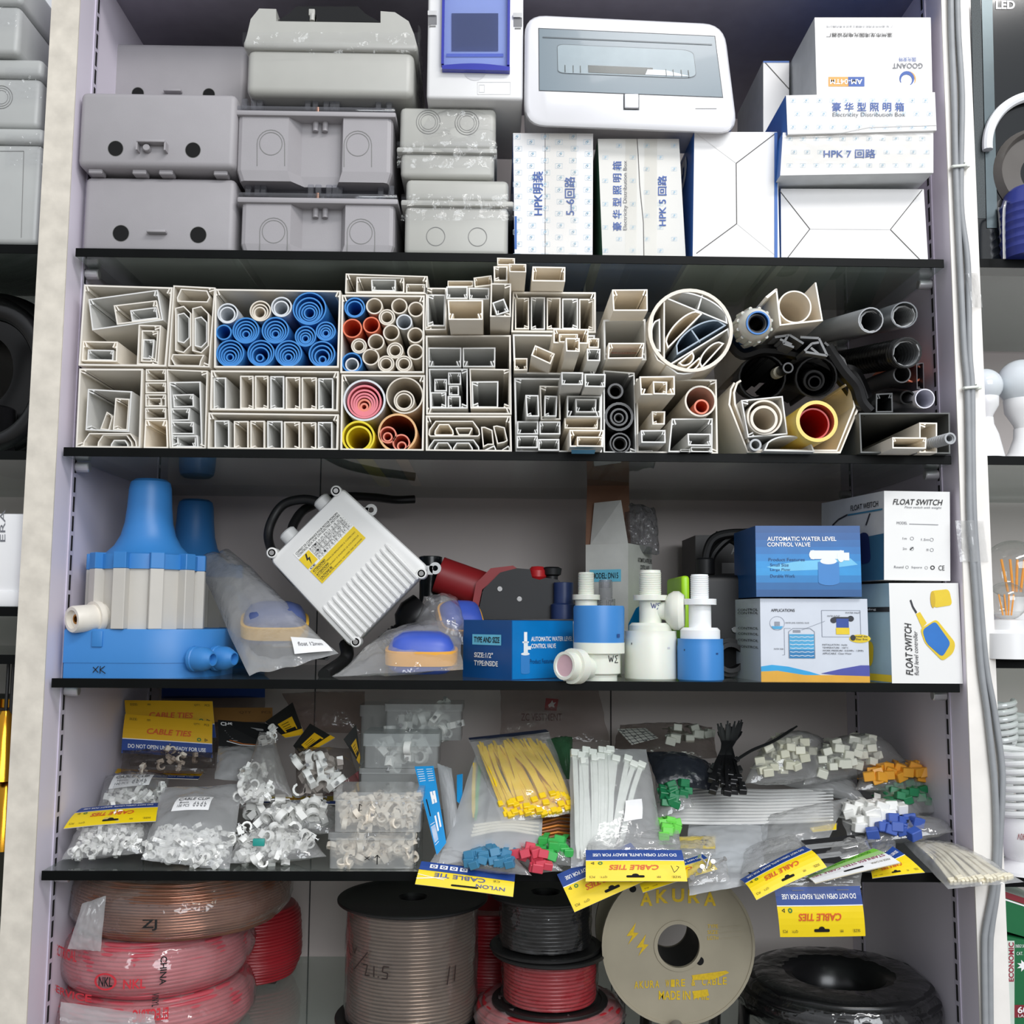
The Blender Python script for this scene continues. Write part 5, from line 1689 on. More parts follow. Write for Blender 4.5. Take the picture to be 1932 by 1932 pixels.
# black pipe cap and red pump
c = P(812, 1088, .22)
MB().lathe([(.0, -.055), (.0145, -.055), (.0145, 0), (.0155, .0), (.0155, .026), (.0125, .027), (.012, .004), (0, .004)], c, (0, 0, 1), M('black_pvc_cap', (22, 26, 28), 0.2), 32).build('pipe_cap', label='black glossy pipe cap standing behind the control box', cat='pipe cap')
t = thing('jet_pump', P(960, 1165, .2), 'red and black pump body lying behind the valve box', 'pump')
red = M('pump_red', (150, 34, 38), 0.45, var=0.05)
blk = M('pump_black', (20, 20, 22), 0.5)
a, b = P(850, 1092, .2), P(915, 1115, .2)
MB().cyl(a - (b - a) * .35, (b - a), 0.024, 0.06, red, 28).build('pipe', t)
fr_ = [(926, 1072), (968, 1067), (978, 1074), (948, 1082), (910, 1112), (898, 1168), (886, 1168), (898, 1100)]
MB().prism(pxpoly(fr_, .17), V((0, .08, 0)), red).build('flange', t)
bd = [(944, 1080), (975, 1072), (1000, 1074), (1004, 1090), (1018, 1094), (1030, 1090), (1054, 1094), (1066, 1110), (1070, 1168), (900, 1168), (912, 1112)]
mb = MB().prism(pxpoly(bd, .165), V((0, .09, 0)), blk)
for x, y in ((943, 1111), (980, 1130)):
    p = P(x, y, .165)
    mb.cyl(p, (0, -1, 0), .0032, .001, chrome, 12)
mb.build('housing', t)
p = P(1014, 1094, .19)
MB().lathe([(.009, 0), (.012, .004), (.012, .012), (.008, .017), (0, .018)], p, (0, 0, 1), M('knob_red', (196, 40, 44), .35), 20).build('knob', t)
p = P(1041, 1096, .19)
MB().lathe([(.008, 0), (.008, .006), (.012, .008), (.013, .016), (.009, .018), (.009, .008), (0, .008)], p, (0, 0, 1), blk, 20).build('filler_cap', t)
p = P(1063, 1168, .16)
MB().lathe([(0, 0), (.016, 0), (.016, .018), (.0125, .02), (.0125, .046), (0, .047)], p, (0, 0, 1), M('navy_plastic', (34, 52, 96), .4), 24).build('water_valve', label='dark blue valve body behind the white threaded valves', cat='valve')

# "type and size" box
bl = M('box_deep_blue', (12, 76, 138), 0.35, var=0.15, scale=12)
blr = M('box_bright_blue', (6, 116, 186), 0.35, var=0.2, scale=12)
cyan = M('print_cyan', (110, 196, 224), 0.45)


def swirl(mb, mp, u0, v0, u1, v1, mats, n=5):
    pass


A = [P(875, 1167, .085), P(965, 1171, .02), P(965, 1272, .02), P(873, 1268, .085)]
for i in (2, 3):
    A[i].z = Z3
A[0].z = A[1].z = P(965, 1170, .02).z
ex = V((A[1].x - A[0].x, A[1].y - A[0].y, 0))
d2 = V((-ex.y, ex.x, 0)).normalized() * 0.098
d2 = V((abs(d2.x), abs(d2.y), 0))
fr_m, rt_m = patch(*A), patch(A[1], A[1] + d2, A[2] + d2, A[2])
mb = MB()
mb.add(A + [p + d2 for p in A], [(0, 1, 2, 3), (4, 5, 6, 7), (0, 3, 7, 4), (1, 2, 6, 5), (0, 1, 5, 4), (3, 2, 6, 7)], bl)
mb.rect(fr_m, .2, .25, .80, .43, cyan)
mb.text(fr_m, 'TYPE AND SIZE', .24, .29, .77, .39, black, bold=.02)
mb.text(fr_m, 'SIZE:1/2"', .25, .56, .64, .65, white, bold=.02)
mb.text(fr_m, 'TYPE:INSIDE', .25, .70, .74, .79, white, bold=.02)
mb.rect(rt_m, 0.01, .01, .99, .99, blr, .0003)
mb.text(rt_m, 'AUTOMATIC WATER LEVEL', .30, .28, .98, .36, white, bold=.02)
mb.text(rt_m, 'CONTROL VALVE', .30, .40, .70, .48, white, bold=.02)
mb.text(rt_m, 'Product Features', .28, .66, .66, .74, M('print_navy', (20, 50, 100), .5))
mb.rect(rt_m, .19, .20, .24, .38, white, .0006)
mb.rect(rt_m, .165, .36, .265, .385, white, .0006)
mb.rect(rt_m, .185, .38, .25, .56, nylon2, .0006)
mb.rect(rt_m, .25, .44, .30, .50, nylon2, .0006)
mb.rect(rt_m, .14, .56, .28, .88, ABS_BLUE, .0006)
mb.disc(rt_m, .21, .88, .07, .03, ABS_BLUE, .0007)
mb.disc(rt_m, .21, .57, .068, .025, nylon2, .0007)
mb.build('valve_box', label='blue box lettered TYPE AND SIZE, lying at an angle in front of the pump', cat='box')


# float valves
def thread(mb, c, r, h, mat, pitch=0.0021):
    pr = []
    n = int(h / pitch)
    for i in range(n):
        pr += [(r, i * pitch), (r - 0.0007, (i + .5) * pitch)]
    mb.lathe([(0, 0)] + pr + [(r - .001, h), (r * .72, h), (r * .7, h - .01), (0, h - .01)], c, (0, 0, 1), mat, 28)


def float_valve(px, ybot, Y, label, cupmat, rp, zs, side=None, collar=True, text=None, cup=None, mat=None):
    """zs: pixel rows - cup top, collar top, flange, thread bottom, thread top; rp: cup, collar, pipe, flange, thread radii in pixels."""
    mat = mat or nylon
    s = S(Y)
    c = P(px, ybot, Y)
    c.z = Z3
    zz = [P(px, y, Y).z for y in zs]
    t = thing('float_valve', c, label, 'float valve')
    R = [r * s for r in rp]
    mb = MB()
    mb.lathe([(0, 0), (R[0] - .002, 0), (R[0], .002), (R[0], zz[0] - c.z - .008), (R[0] * .985, zz[0] - c.z - .007), (R[0] * .985, zz[0] - c.z), (R[0] * .9, zz[0] - c.z), (R[0] * .88, zz[0] - c.z - .003), (0, zz[0] - c.z - .003)], c, (0, 0, 1), cupmat, 44)
    mp = lambda u, v, off=0.0: c + V((math.sin(u) * (R[0] + off), -math.cos(u) * (R[0] + off), v))
    mb.rect(mp, -.95, (zz[0] - c.z) * .72, -.91, (zz[0] - c.z) * .76, black, .0004)
    mb.rect(mp, .52, (zz[0] - c.z) * .64, .64, (zz[0] - c.z) * .68, MATS['recess_shadow_grey'] if cupmat != ABS_BLUE else M('deep_blue_slot', (30, 70, 130), .5), .0004)
    mb.build('float_cup', t)
    mb = MB()
    a = c.copy()
    a.z = zz[0] - .003
    mb.lathe([(0, 0), (R[1], 0), (R[1], zz[1] - zz[0]), (R[1] - .003, zz[1] - zz[0] + .003), (R[2], zz[1] - zz[0] + .003), (R[2], zz[2] - zz[0]), (R[3], zz[2] - zz[0]), (R[3], zz[3] - zz[0] + .003), (0, zz[3] - zz[0] + .003)], a, (0, 0, 1), mat, 36)
    if text:
        mq = lambda u, v, off=0.0: V((c.x + math.sin(u / R[2]) * (R[2] + off), c.y - math.cos(u / R[2]) * (R[2] + off), v))
        z = zz[2] - .006
        for ln in ([(-.1, z), (.05, z - .006), (.15, z - .001), (.25, z - .006), (.4, z)], [(.9, z), (.5, z - .001), (.7, z - .004), (.45, z - .007), (.85, z - .007)]):
            mb.line(mq, [(q[0] * R[2], q[1]) for q in ln], .0008, M('pen_blue', (60, 70, 130), .6), .0005)
    body = mb.build('body', t)
    mb = MB()
    a.z = zz[3]
    thread(mb, a, R[4], zz[4] - zz[3], mat)
    mb.build('threaded_inlet', t)
    if side:
        sx, sz, L = side
        p = V((c.x, c.y, P(px, sz, Y).z))
        MB().lathe([(0, R[2] * .5), (.009, R[2] * .5), (.011, R[2] + .004), (.019, R[2] + .008), (.0225, R[2] + .014), (.0225, R[2] + .020), (.018, R[2] + .026), (0, R[2] + .027)], p, (sx, -.25, 0), mat, 28).build('side_outlet', t)
    return t


float_valve(1228, 1280, .045, 'all-white float valve with pen mark, standing in the middle of the valves', nylon, (49, 40, 21, 32, 21), (1190, 1175, 1128, 1123, 1076), (1, 1152, 0), text=True)
float_valve(1322, 1283, .025, 'white float valve with blue cup standing nearest the black pump', ABS_BLUE, (43, 37, 21, 31, 17.5), (1205, 1184, 1136, 1130, 1084), mat=nylon2)
# upside-down valve
Y = .03
s = S(Y)
c = P(1130, 1270, Y)
c.z = Z3
t = thing('float_valve', c, 'blue and white float valve upside down with its outlet elbow, beside the blue box', 'float valve')
zt = P(1130, 1143, Y).z - Z3
zr = [P(1130, y, Y).z - Z3 for y in (1232, 1212)]
mb = MB().lathe([(0, zr[1]), (47 * s, zr[1]), (48 * s, zt - .003), (46.5 * s, zt), (0, zt)], c, (0, 0, 1), ABS_BLUE, 44)
mp = lambda u, v, off=0.0: c + V((math.sin(u) * (48 * s + off), -math.cos(u) * (48 * s + off), v))
mb.rect(mp, .66, zr[1] + .006, .82, zr[1] + .010, MATS['deep_blue_slot'], .0004)
mb.build('float_cup', t)
mb = MB().lathe([(0, .0), (34 * s, 0), (34 * s, .006), (40 * s, .008), (40 * s, zr[0]), (48 * s, zr[0]), (48 * s, zr[1]), (0, zr[1])], c, (0, 0, 1), nylon, 44)
mq = lambda u, v, off=0.0: c + V((math.sin(u / 40 / s) * (40 * s + off), -math.cos(u / 40 / s) * (40 * s + off), v))
z = zr[0] - .002
for ln in ([(.35, z), (.42, z - .007), (.48, z - .002), (.55, z - .007), (.62, z)], [(.95, z), (.72, z - .001), (.85, z - .004), (.7, z - .008), (.95, z - .008)]):
    mb.line(mq, [(q[0] * 40 * s, q[1]) for q in ln], .0009, black, .0005)
mb.build('body', t)
e0, e1 = c + V((-.012, -.012, .015)), P(1064, 1256, -.012)
ax = (e1 - e0).normalized()
L = (e1 - e0).length
MB().lathe([(0, 0), (.0135, 0), (.0135, L - .024), (.0195, L - .024), (.0195, L - .012), (.0155, L - .012), (.0155, L), (.0125, L), (.0115, L - .002), (.009, L - .003)], e0, ax, nylon, 28).build('outlet_elbow', t)
MB().lathe([(.0125, L - .0015), (.009, L - .002), (0, L - .0025)], e0, ax, M('pink_seal', (206, 170, 178), .4), 24).build('seal', t)
float_valve(1106, 1270, .12, 'white threaded valve standing behind the upside-down one', nylon, (38, 32, 21, 26, 15.5), (1190, 1172, 1127, 1122, 1080))
clr = film('clear_valve_plastic', (.9, .9, .92), .25, .1, 1.2, (.7, .7, .74), 0)
float_valve(1143, 1268, .14, 'clear threaded valve half hidden behind the blue cup', nylon, (30, 26, 15, 18, 13.5), (1190, 1165, 1140, 1130, 1094), mat=clr)
float_valve(1062, 1270, .13, 'blue and white valve peeping out between the blue box and the upside-down valve', ABS_BLUE, (22, 20, 12, 14, 9), (1206, 1188, 1180, 1176, 1172), mat=nylon2)

# open white carton DN15
A = [P(1105, 1026, .20), P(1185, 1025, .165), P(1185, 1250, .165), P(1105, 1250, .20)]
for i in (2, 3):
    A[i].z = Z3
A[0].z = A[1].z = P(1145, 1026, .18).z
ex = A[1] - A[0]
d2 = V((.042, .075, 0))
mb = MB()
brown = M('carton_inside_brown', (120, 84, 62), .7)
wb = M('valve_carton_white', (206, 206, 200), .55)
mb.add(A + [p + d2 for p in A], [(0, 1, 2, 3), (4, 5, 6, 7), (0, 3, 7, 4), (1, 2, 6, 5), (3, 2, 6, 7)], wb)
fm, rm = patch(*A), patch(A[1], A[1] + d2, A[2] + d2, A[2])
mb.rect(fm, .10, .20, .84, .295, cyan)
mb.text(fm, 'MODEL: DN15', .17, .225, .78, .27, black, bold=.01)
mb.text(fm, 'SIZE:  1/2"', .18, .435, .66, .48, black, bold=.01)
mb.text(fm, 'TYPE: INSIDE', .18, .52, .78, .565, black, bold=.01)
mb.rect(fm, .52, .71, .84, .72, black)
mb.text(rm, 'AUTOMATIC WATER LEVEL', .38, .10, .98, .135, black, bold=.01)
mb.text(rm, 'CONTROL VALVE', .48, .155, .86, .19, black, bold=.01)
mb.poly(rm, [(0, .62), (.3, .50), (.6, .46), (1, .44), (1, 1), (0, 1)], blr)
b_ = mb.build('open_carton', label='open white carton with pale blue label strip, its flaps up, a bag sticking out', cat='carton')
f4 = [A[0] + V((.006, 0, 0)), A[1], A[1] + V((-.008, .006, .056)), A[0] + V((.012, .006, .056))]
MB().prism(f4, V((0, .001, 0)), wb).build('front_flap', b_)
f4 = [A[0] + d2 * .02, A[0] + d2, A[0] + d2 + V((.012, 0, .074)), A[0] + V((.004, 0, .076))]
f4 = [A[0] + V((0, .002, 0)), A[1] + V((0.01, .05, 0)), A[1] + V((.008, .05, .085)), A[0] + V((.004, .02, .09))]
MB().prism(f4, V((0.0002, .001, 0)), brown).build('back_flap', b_)
bag('crumpled grey bag sticking out of the open white carton', [(1165, 948, .235), (1235, 956, .235), (1246, 1045, .21), (1172, 1040, .21)], .026, film('grey_crumpled_film', (.75, .75, .76), .28, .1, 1.2, (.5, .5, .52), .9, 60), 12, edge=.06, wr=.007)
# black pump with lime side
t = thing('submersible_pump', P(1360, 1270, .12), 'black submersible pump with a lime green side panel, behind the valves', 'pump')
mb = MB()
a, b = P(1298, 1084, .10), P(1432, 1270, .10)
mb.box((a.x, .10, Z3 + .002), (b.x + .03, .21, a.z), blk, .008, 3)
for x, y, r in ((1374, 1240, 36), (1374, 1240, 28)):
    p = P(x, y, .10)
    mb.lathe([(r * S(.1), 0), (r * S(.1), .006 if r > 30 else .016), ((r - 8) * S(.1), .006 if r > 30 else .016), ((r - 9) * S(.1), 0)], p, (0, -1, 0), blk, 32)
mb.build('housing', t)
p = P(1374, 1240, .0995)
MB().cyl(p, (0, -1, 0), 19 * S(.1), .0008, hole, 24).build('inlet_hole', t)
for x, y in ((1386, 1188), (1407, 1222)):
    MB().cyl(P(x, y, .0998), (0, -1, 0), .004, .0022, chrome, 12, .0005).build('screw', t)
a, b = P(1285, 1086, .095), P(1303, 1268, .095)
MB().box((a.x, .094, Z3), (b.x, .2, a.z), M('lime_plastic', (170, 226, 36), .4), .004, 3).build('side_panel', t)
for pts in ([(1330, 1085, .15), (1334, 1040, .15), (1350, 1014, .15), (1390, 1006, .15), (1425, 1012, .14), (1450, 1040, .14)], [(1336, 1085, .15), (1345, 1045, .16), (1380, 1012, .16), (1420, 1006, .15), (1450, 1020, .15)], [(1350, 1010, .17), (1385, 1020, .17), (1410, 1045, .16), (1425, 1065, .15)]):
    MB().sweep(spline([P(*q) for q in pts], 8), .0058, kab, 10).build('power_cable', t)
MB().cyl(P(1331, 1086, .15), (0, 0, 1), .012, .022, blk, 16, .002).build('cable_gland', t)
dg = M('charcoal_carton', (64, 62, 62), .5)
mb, fm, lm, rm, fin = carton('carton', 'charcoal carton lettered Auto behind the black pump cables', [(1312, 1010), (1500, 1006), (1500, 1250), (1312, 1250)], .245, .10, dg, zb=Z3)
mp = px_map(.245)
mb.text(mp, 'Automatic', 1379, 1030, 1470, 1046, M('print_silver', (150, 150, 150), .5), bold=.01)
mb.rect(mp, 1362, 1062, 1480, 1082, M('carton_grey_band', (150, 148, 150), .5))
fin()
# stacked valve boxes
zA1 = P(1530, 1129, .02).z
mb, fm, lm, rm, fin = carton('valve_box', 'pale printed box headed APPLICATIONS with tank diagram, under the blue valve box', [(1434, 1129), (1636, 1130), (1641, 1286), (1436, 1281)], .02, .10, M('pale_blue_card', (206, 212, 222), .45, var=.03), zb=Z3, d=(-.012, .10, 0))
pn = M('print_dark', (40, 42, 50), .5)
ln_ = M('print_line', (140, 146, 158), .5)
mb.text(fm, 'APPLICATIONS', .10, .125, .32, .16, pn, bold=.01)
mb.disc(fm, .155, .30, .07, .085, ln_, .0005, 28, .95)
mb.poly(fm, [(.10, .335), (.21, .335), (.19, .37), (.12, .37)], M('water_blue', (70, 160, 205), .4))
mb.rect(fm, .13, .28, .18, .33, ln_)
mb.line(fm, [(.26, .72), (.26, .40), (.30, .36), (.46, .36), (.50, .40), (.50, .72)], .006, ln_)
mb.rect(fm, .265, .43, .495, .72, MATS['water_blue'])
mb.rect(fm, .265, .62, .495, .72, M('water_deep', (34, 120, 175), .4), .0006)
for k in range(6):
    v = .46 + k * .045
    mb.line(fm, [(.27 + j * .0275, v + .008 * (j % 2)) for j in range(9)], .006, white, .0007)
mb.rect(fm, .30, .38, .37, .41, ln_)
mb.line(fm, [(.38, .38), (.60, .27)], .004, ln_)
mb.line(fm, [(.20, .68), (.22, .68), (.22, .36), (.28, .36)], .004, ln_)
for x0, y0, x1, y1 in ((.57, .14, .93, .46),):
    mb.line(fm, [(x0, y0), (x1, y0), (x1, y1), (x0, y1), (x0, y0)], .005, ln_)
mb.rect(fm, .68, .22, .84, .26, pn)
mb.disc(fm, .68, .26, .03, .035, pn)
mb.disc(fm, .84, .24, .03, .035, pn)
mb.rect(fm, .705, .24, .82, .35, M('print_royal', (44, 74, 150), .5), .0006)
mb.rect(fm, .70, .35, .825, .43, ylab, .0006)
mb.disc(fm, .92, .48, .10, .05, ylab, .0006)
mb.disc(fm, .855, .47, .025, .035, pn, .0009)
mb.text(fm, 'install the', .88, .44, .99, .465, pn, bold=.01)
mb.text(fm, 'filter first', .88, .475, .99, .50, pn, bold=.01)
for r, s_, w_ in ((.16, 'WATER INLET', .14), (.20, 'WATER OUTLET', .12)):
    mb.text(fm, s_, .62 + (.17 if r == .16 else 0), r, .62 + w_ + (.17 if r == .16 else 0), r + .018, pn)
mb.text(fm, 'WATER LEVEL CONTROL VALVE', .23, .285, .45, .302, pn)
mb.text(fm, 'WATER TANK', .12, .60, .21, .618, pn)
for r, s_, w_ in ((.545, 'INSTALLATION : Inside', .23), (.58, 'TEMPERATURE : <50°C', .24), (.615, 'WORK PRESSURE : 0.01MPa - 1.0MPa', .38), (.65, 'APPLICABLE : Clean Water', .27)):
    mb.text(fm, s_, .57, r, .57 + w_, r + .02, pn)
cur = lambda f, n=16: [(k / n, f(k / n)) for k in range(n + 1)]
mb.poly(fm, [(0, .82), (.1, .80), (.25, .82), (.45, .88), (.55, .92), (.3, .92), (0, .90)], M('print_sky', (40, 160, 215), .45), .0006)
mb.poly(fm, [(.55, .90), (.75, .84), (.92, .80), (1, .80), (1, .93), (.8, .93)], M('print_indigo', (70, 76, 160), .45), .0006)
mb.poly(fm, [(0, .88), (.15, .87), (.4, .92), (.7, .92), (1, .93), (1, 1), (0, 1)], M('print_amber', (222, 166, 50), .45), .0007)
for r in (.12, .16, .35, .42, .5, .58):
    mb.text(lm, 'CONTROL', .3, r, .95, r + .03, pn)
fin()
zB1 = P(1520, 992, .015).z
mb, fm, lm, rm, fin = carton('valve_box', 'blue box lettered AUTOMATIC WATER LEVEL CONTROL VALVE on top of the diagram box', [(1425, 992), (1622, 992), (1626, 1126), (1427, 1126)], .015, .105, blr, bl, bl, bl, bl)
for i in range(4):
    pass
for k, c_ in enumerate(((12, 76, 138), (12, 84, 150), (10, 96, 164), (8, 108, 178), (6, 124, 194), (12, 138, 206), (20, 142, 208), (8, 120, 186), (10, 96, 158), (12, 80, 138))):
    mb.rect(fm, 0, k / 10, 1, (k + 1) / 10, M('valve_box_blue_%d' % k, c_, .35, var=.06), .0002)
mb.poly(fm, [(.10, .58), (.4, .50), (.9, .46), (.97, .55), (.6, .62), (.25, .64)], M('mist_blue', (110, 190, 228), .4), .0003)
mb.text(fm, 'AUTOMATIC WATER LEVEL', .11, .155, .77, .215, white, bold=.02)
mb.text(fm, 'CONTROL VALVE', .11, .235, .52, .295, white, bold=.02)
for r, s_, x0, x1 in ((.455, 'Product Features', .12, .465), (.53, 'Small Size', .135, .31), (.60, 'Large Flow', .135, .325), (.685, 'Durable Work', .135, .37)):
    mb.text(fm, s_, x0, r, x1, r + .045, M('print_blue_grey', (40, 84, 130), .5), bold=.005)
mb.rect(fm, .52, .35, .84, .47, nylon2, .0006)
mb.disc(fm, .545, .41, .038, .065, nylon2, .0008)
mb.disc(fm, .81, .43, .035, .085, nylon2, .0008)
mb.rect(fm, .84, .38, .89, .49, nylon2, .0006)
mb.disc(fm, .69, .50, .08, .045, nylon2, .0008)
mb.rect(fm, .59, .51, .79, .79, ABS_BLUE, .0007)
mb.disc(fm, .69, .79, .10, .05, ABS_BLUE, .0008)
o = fin()
# float switch cartons
wfs = M('float_switch_card', (232, 232, 230), .45, var=.01)
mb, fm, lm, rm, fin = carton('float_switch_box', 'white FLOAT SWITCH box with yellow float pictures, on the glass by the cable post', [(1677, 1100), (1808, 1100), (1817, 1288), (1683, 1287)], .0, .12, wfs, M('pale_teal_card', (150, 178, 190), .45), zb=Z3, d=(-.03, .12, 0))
mb.text(fm, 'FLOAT SWITCH', .20, .40, .30, .92, black, 90, shear=.25, bold=.012)
mb.text(fm, 'fluid level controller', .32, .48, .38, .92, pn, 90, shear=.25)
fy = M('picture_yellow', (226, 196, 40), .5)
mb.poly(fm, rpoly([(.59, .08), (.86, .06), (.90, .22), (.63, .25)], .05, 4), fy)
mb.disc(fm, .62, .165, .035, .085, M('picture_yellow_dark', (206, 172, 30), .5), .0007)
mb.line(fm, [(.30, .17), (.33, .24), (.38, .30)], .025, pn)
mb.poly(fm, [(.37, .31), (.43, .29), (.52, .40), (.45, .45)], fy)
mb.poly(fm, rpoly([(.42, .46), (.66, .36), (.92, .60), (.88, .70), (.72, .78), (.48, .60)], .05, 4), fy, .0006)
mb.poly(fm, rpoly([(.45, .47), (.64, .38), (.85, .60), (.72, .74), (.50, .60)], .05, 4), M('picture_blue', (30, 110, 190), .5), .0009)
mb.rect(lm, 0, .24, 1, .29, black)
mb.text(lm, 'Rubber Binding', .3, .252, .8, .278, white)
mb.poly(lm, rpoly([(.45, .60), (.75, .58), (.72, .86), (.55, .86)], .1, 4), fy)
mb.rect(lm, 0, .92, 1, .99, fy)
mb.line(lm, [(.1, .45), (.2, .36), (.35, .31)], .02, pn)
fin()
zf = P(1740, 1097, .0).z
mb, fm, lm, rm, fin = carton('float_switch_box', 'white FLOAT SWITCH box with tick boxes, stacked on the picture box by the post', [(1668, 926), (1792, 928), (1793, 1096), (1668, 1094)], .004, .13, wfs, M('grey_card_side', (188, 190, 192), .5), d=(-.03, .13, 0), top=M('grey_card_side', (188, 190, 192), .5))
mb.text(fm, 'FLOAT SWITCH', .13, .09, .89, .155, black, shear=.25, bold=.012)
mb.text(fm, 'Float switch with weight', .31, .17, .87, .20, pgrey, shear=.25)
mb.text(fm, 'MODEL', .19, .345, .35, .375, pgrey)
mb.line(fm, [(.38, .37), (.82, .375)], .006, pgrey)
for u, v, s_, cx in ((.28, .52, '1m', .42), (.56, .53, '1.5m', .72), (.28, .635, '2m', .42), (.64, .645, 'm', .72)):
    mb.text(fm, s_, u, v, u + .03 * len(s_), v + .025, pgrey)
    mb.disc(fm, cx, v + .013, .028, .02, pgrey, .0005, 18, .8)
mb.line(fm, [(.39, .66), (.44, .63)], .012, black)
mb.text(fm, 'Round', .15, .84, .29, .868, pgrey)
mb.disc(fm, .345, .855, .024, .017, pgrey, .0005, 16, .8)
mb.text(fm, 'Square', .41, .842, .57, .872, pgrey)
mb.disc(fm, .635, .858, .024, .017, pgrey, .0005, 16, .8)
mb.disc(fm, .73, .855, .034, .024, black, .0005, 18, .6)
mb.text(fm, 'CE', .82, .83, .91, .885, black)
mb.text(lm, 'FLOAT WEITCH', .5, .10, .92, .165, black, bold=.01)
mb.rect(lm, .45, .195, .98, .215, M('print_teal', (60, 120, 150), .5))
mb.poly(lm, [(.6, .5), (1, .48), (1, 1), (.3, 1), (.4, .7)], M('picture_sea', (52, 96, 124), .5))
mb.poly(lm, rpoly([(.62, .44), (.78, .44), (.82, .80), (.58, .80)], .08, 4), M('picture_navy', (34, 44, 90), .5), .0008)
mb.line(lm, [(.80, .23), (.74, .36)], .02, pn, .0008)
mb.line(lm, [(.2, .30), (.3, .24), (.45, .2)], .02, pn, .0008)
fin()


# ================================================================ fourth shelf: bags of clips and cable ties
yel = M('header_yellow', (242, 212, 20), 0.42, var=0.02)
amb = M('header_amber', (226, 176, 24), 0.45, var=0.02)
hblue = M('header_blue', (30, 66, 140), 0.42, var=0.03)
ored = M('header_red_letters', (214, 92, 40), 0.5)
hgreen = M('recycle_green', (50, 120, 60), 0.5)
clipm = M('white_clip_plastic', (236, 236, 232), 0.4, var=0.02)
clipc = M('cream_clip_plastic', (234, 224, 208), 0.4, var=0.03)


def flip(q):
    """image-order corners (TL, TR, BR, BL) of an upside-down card -> reading order."""
    return [q[2], q[3], q[0], q[1]]


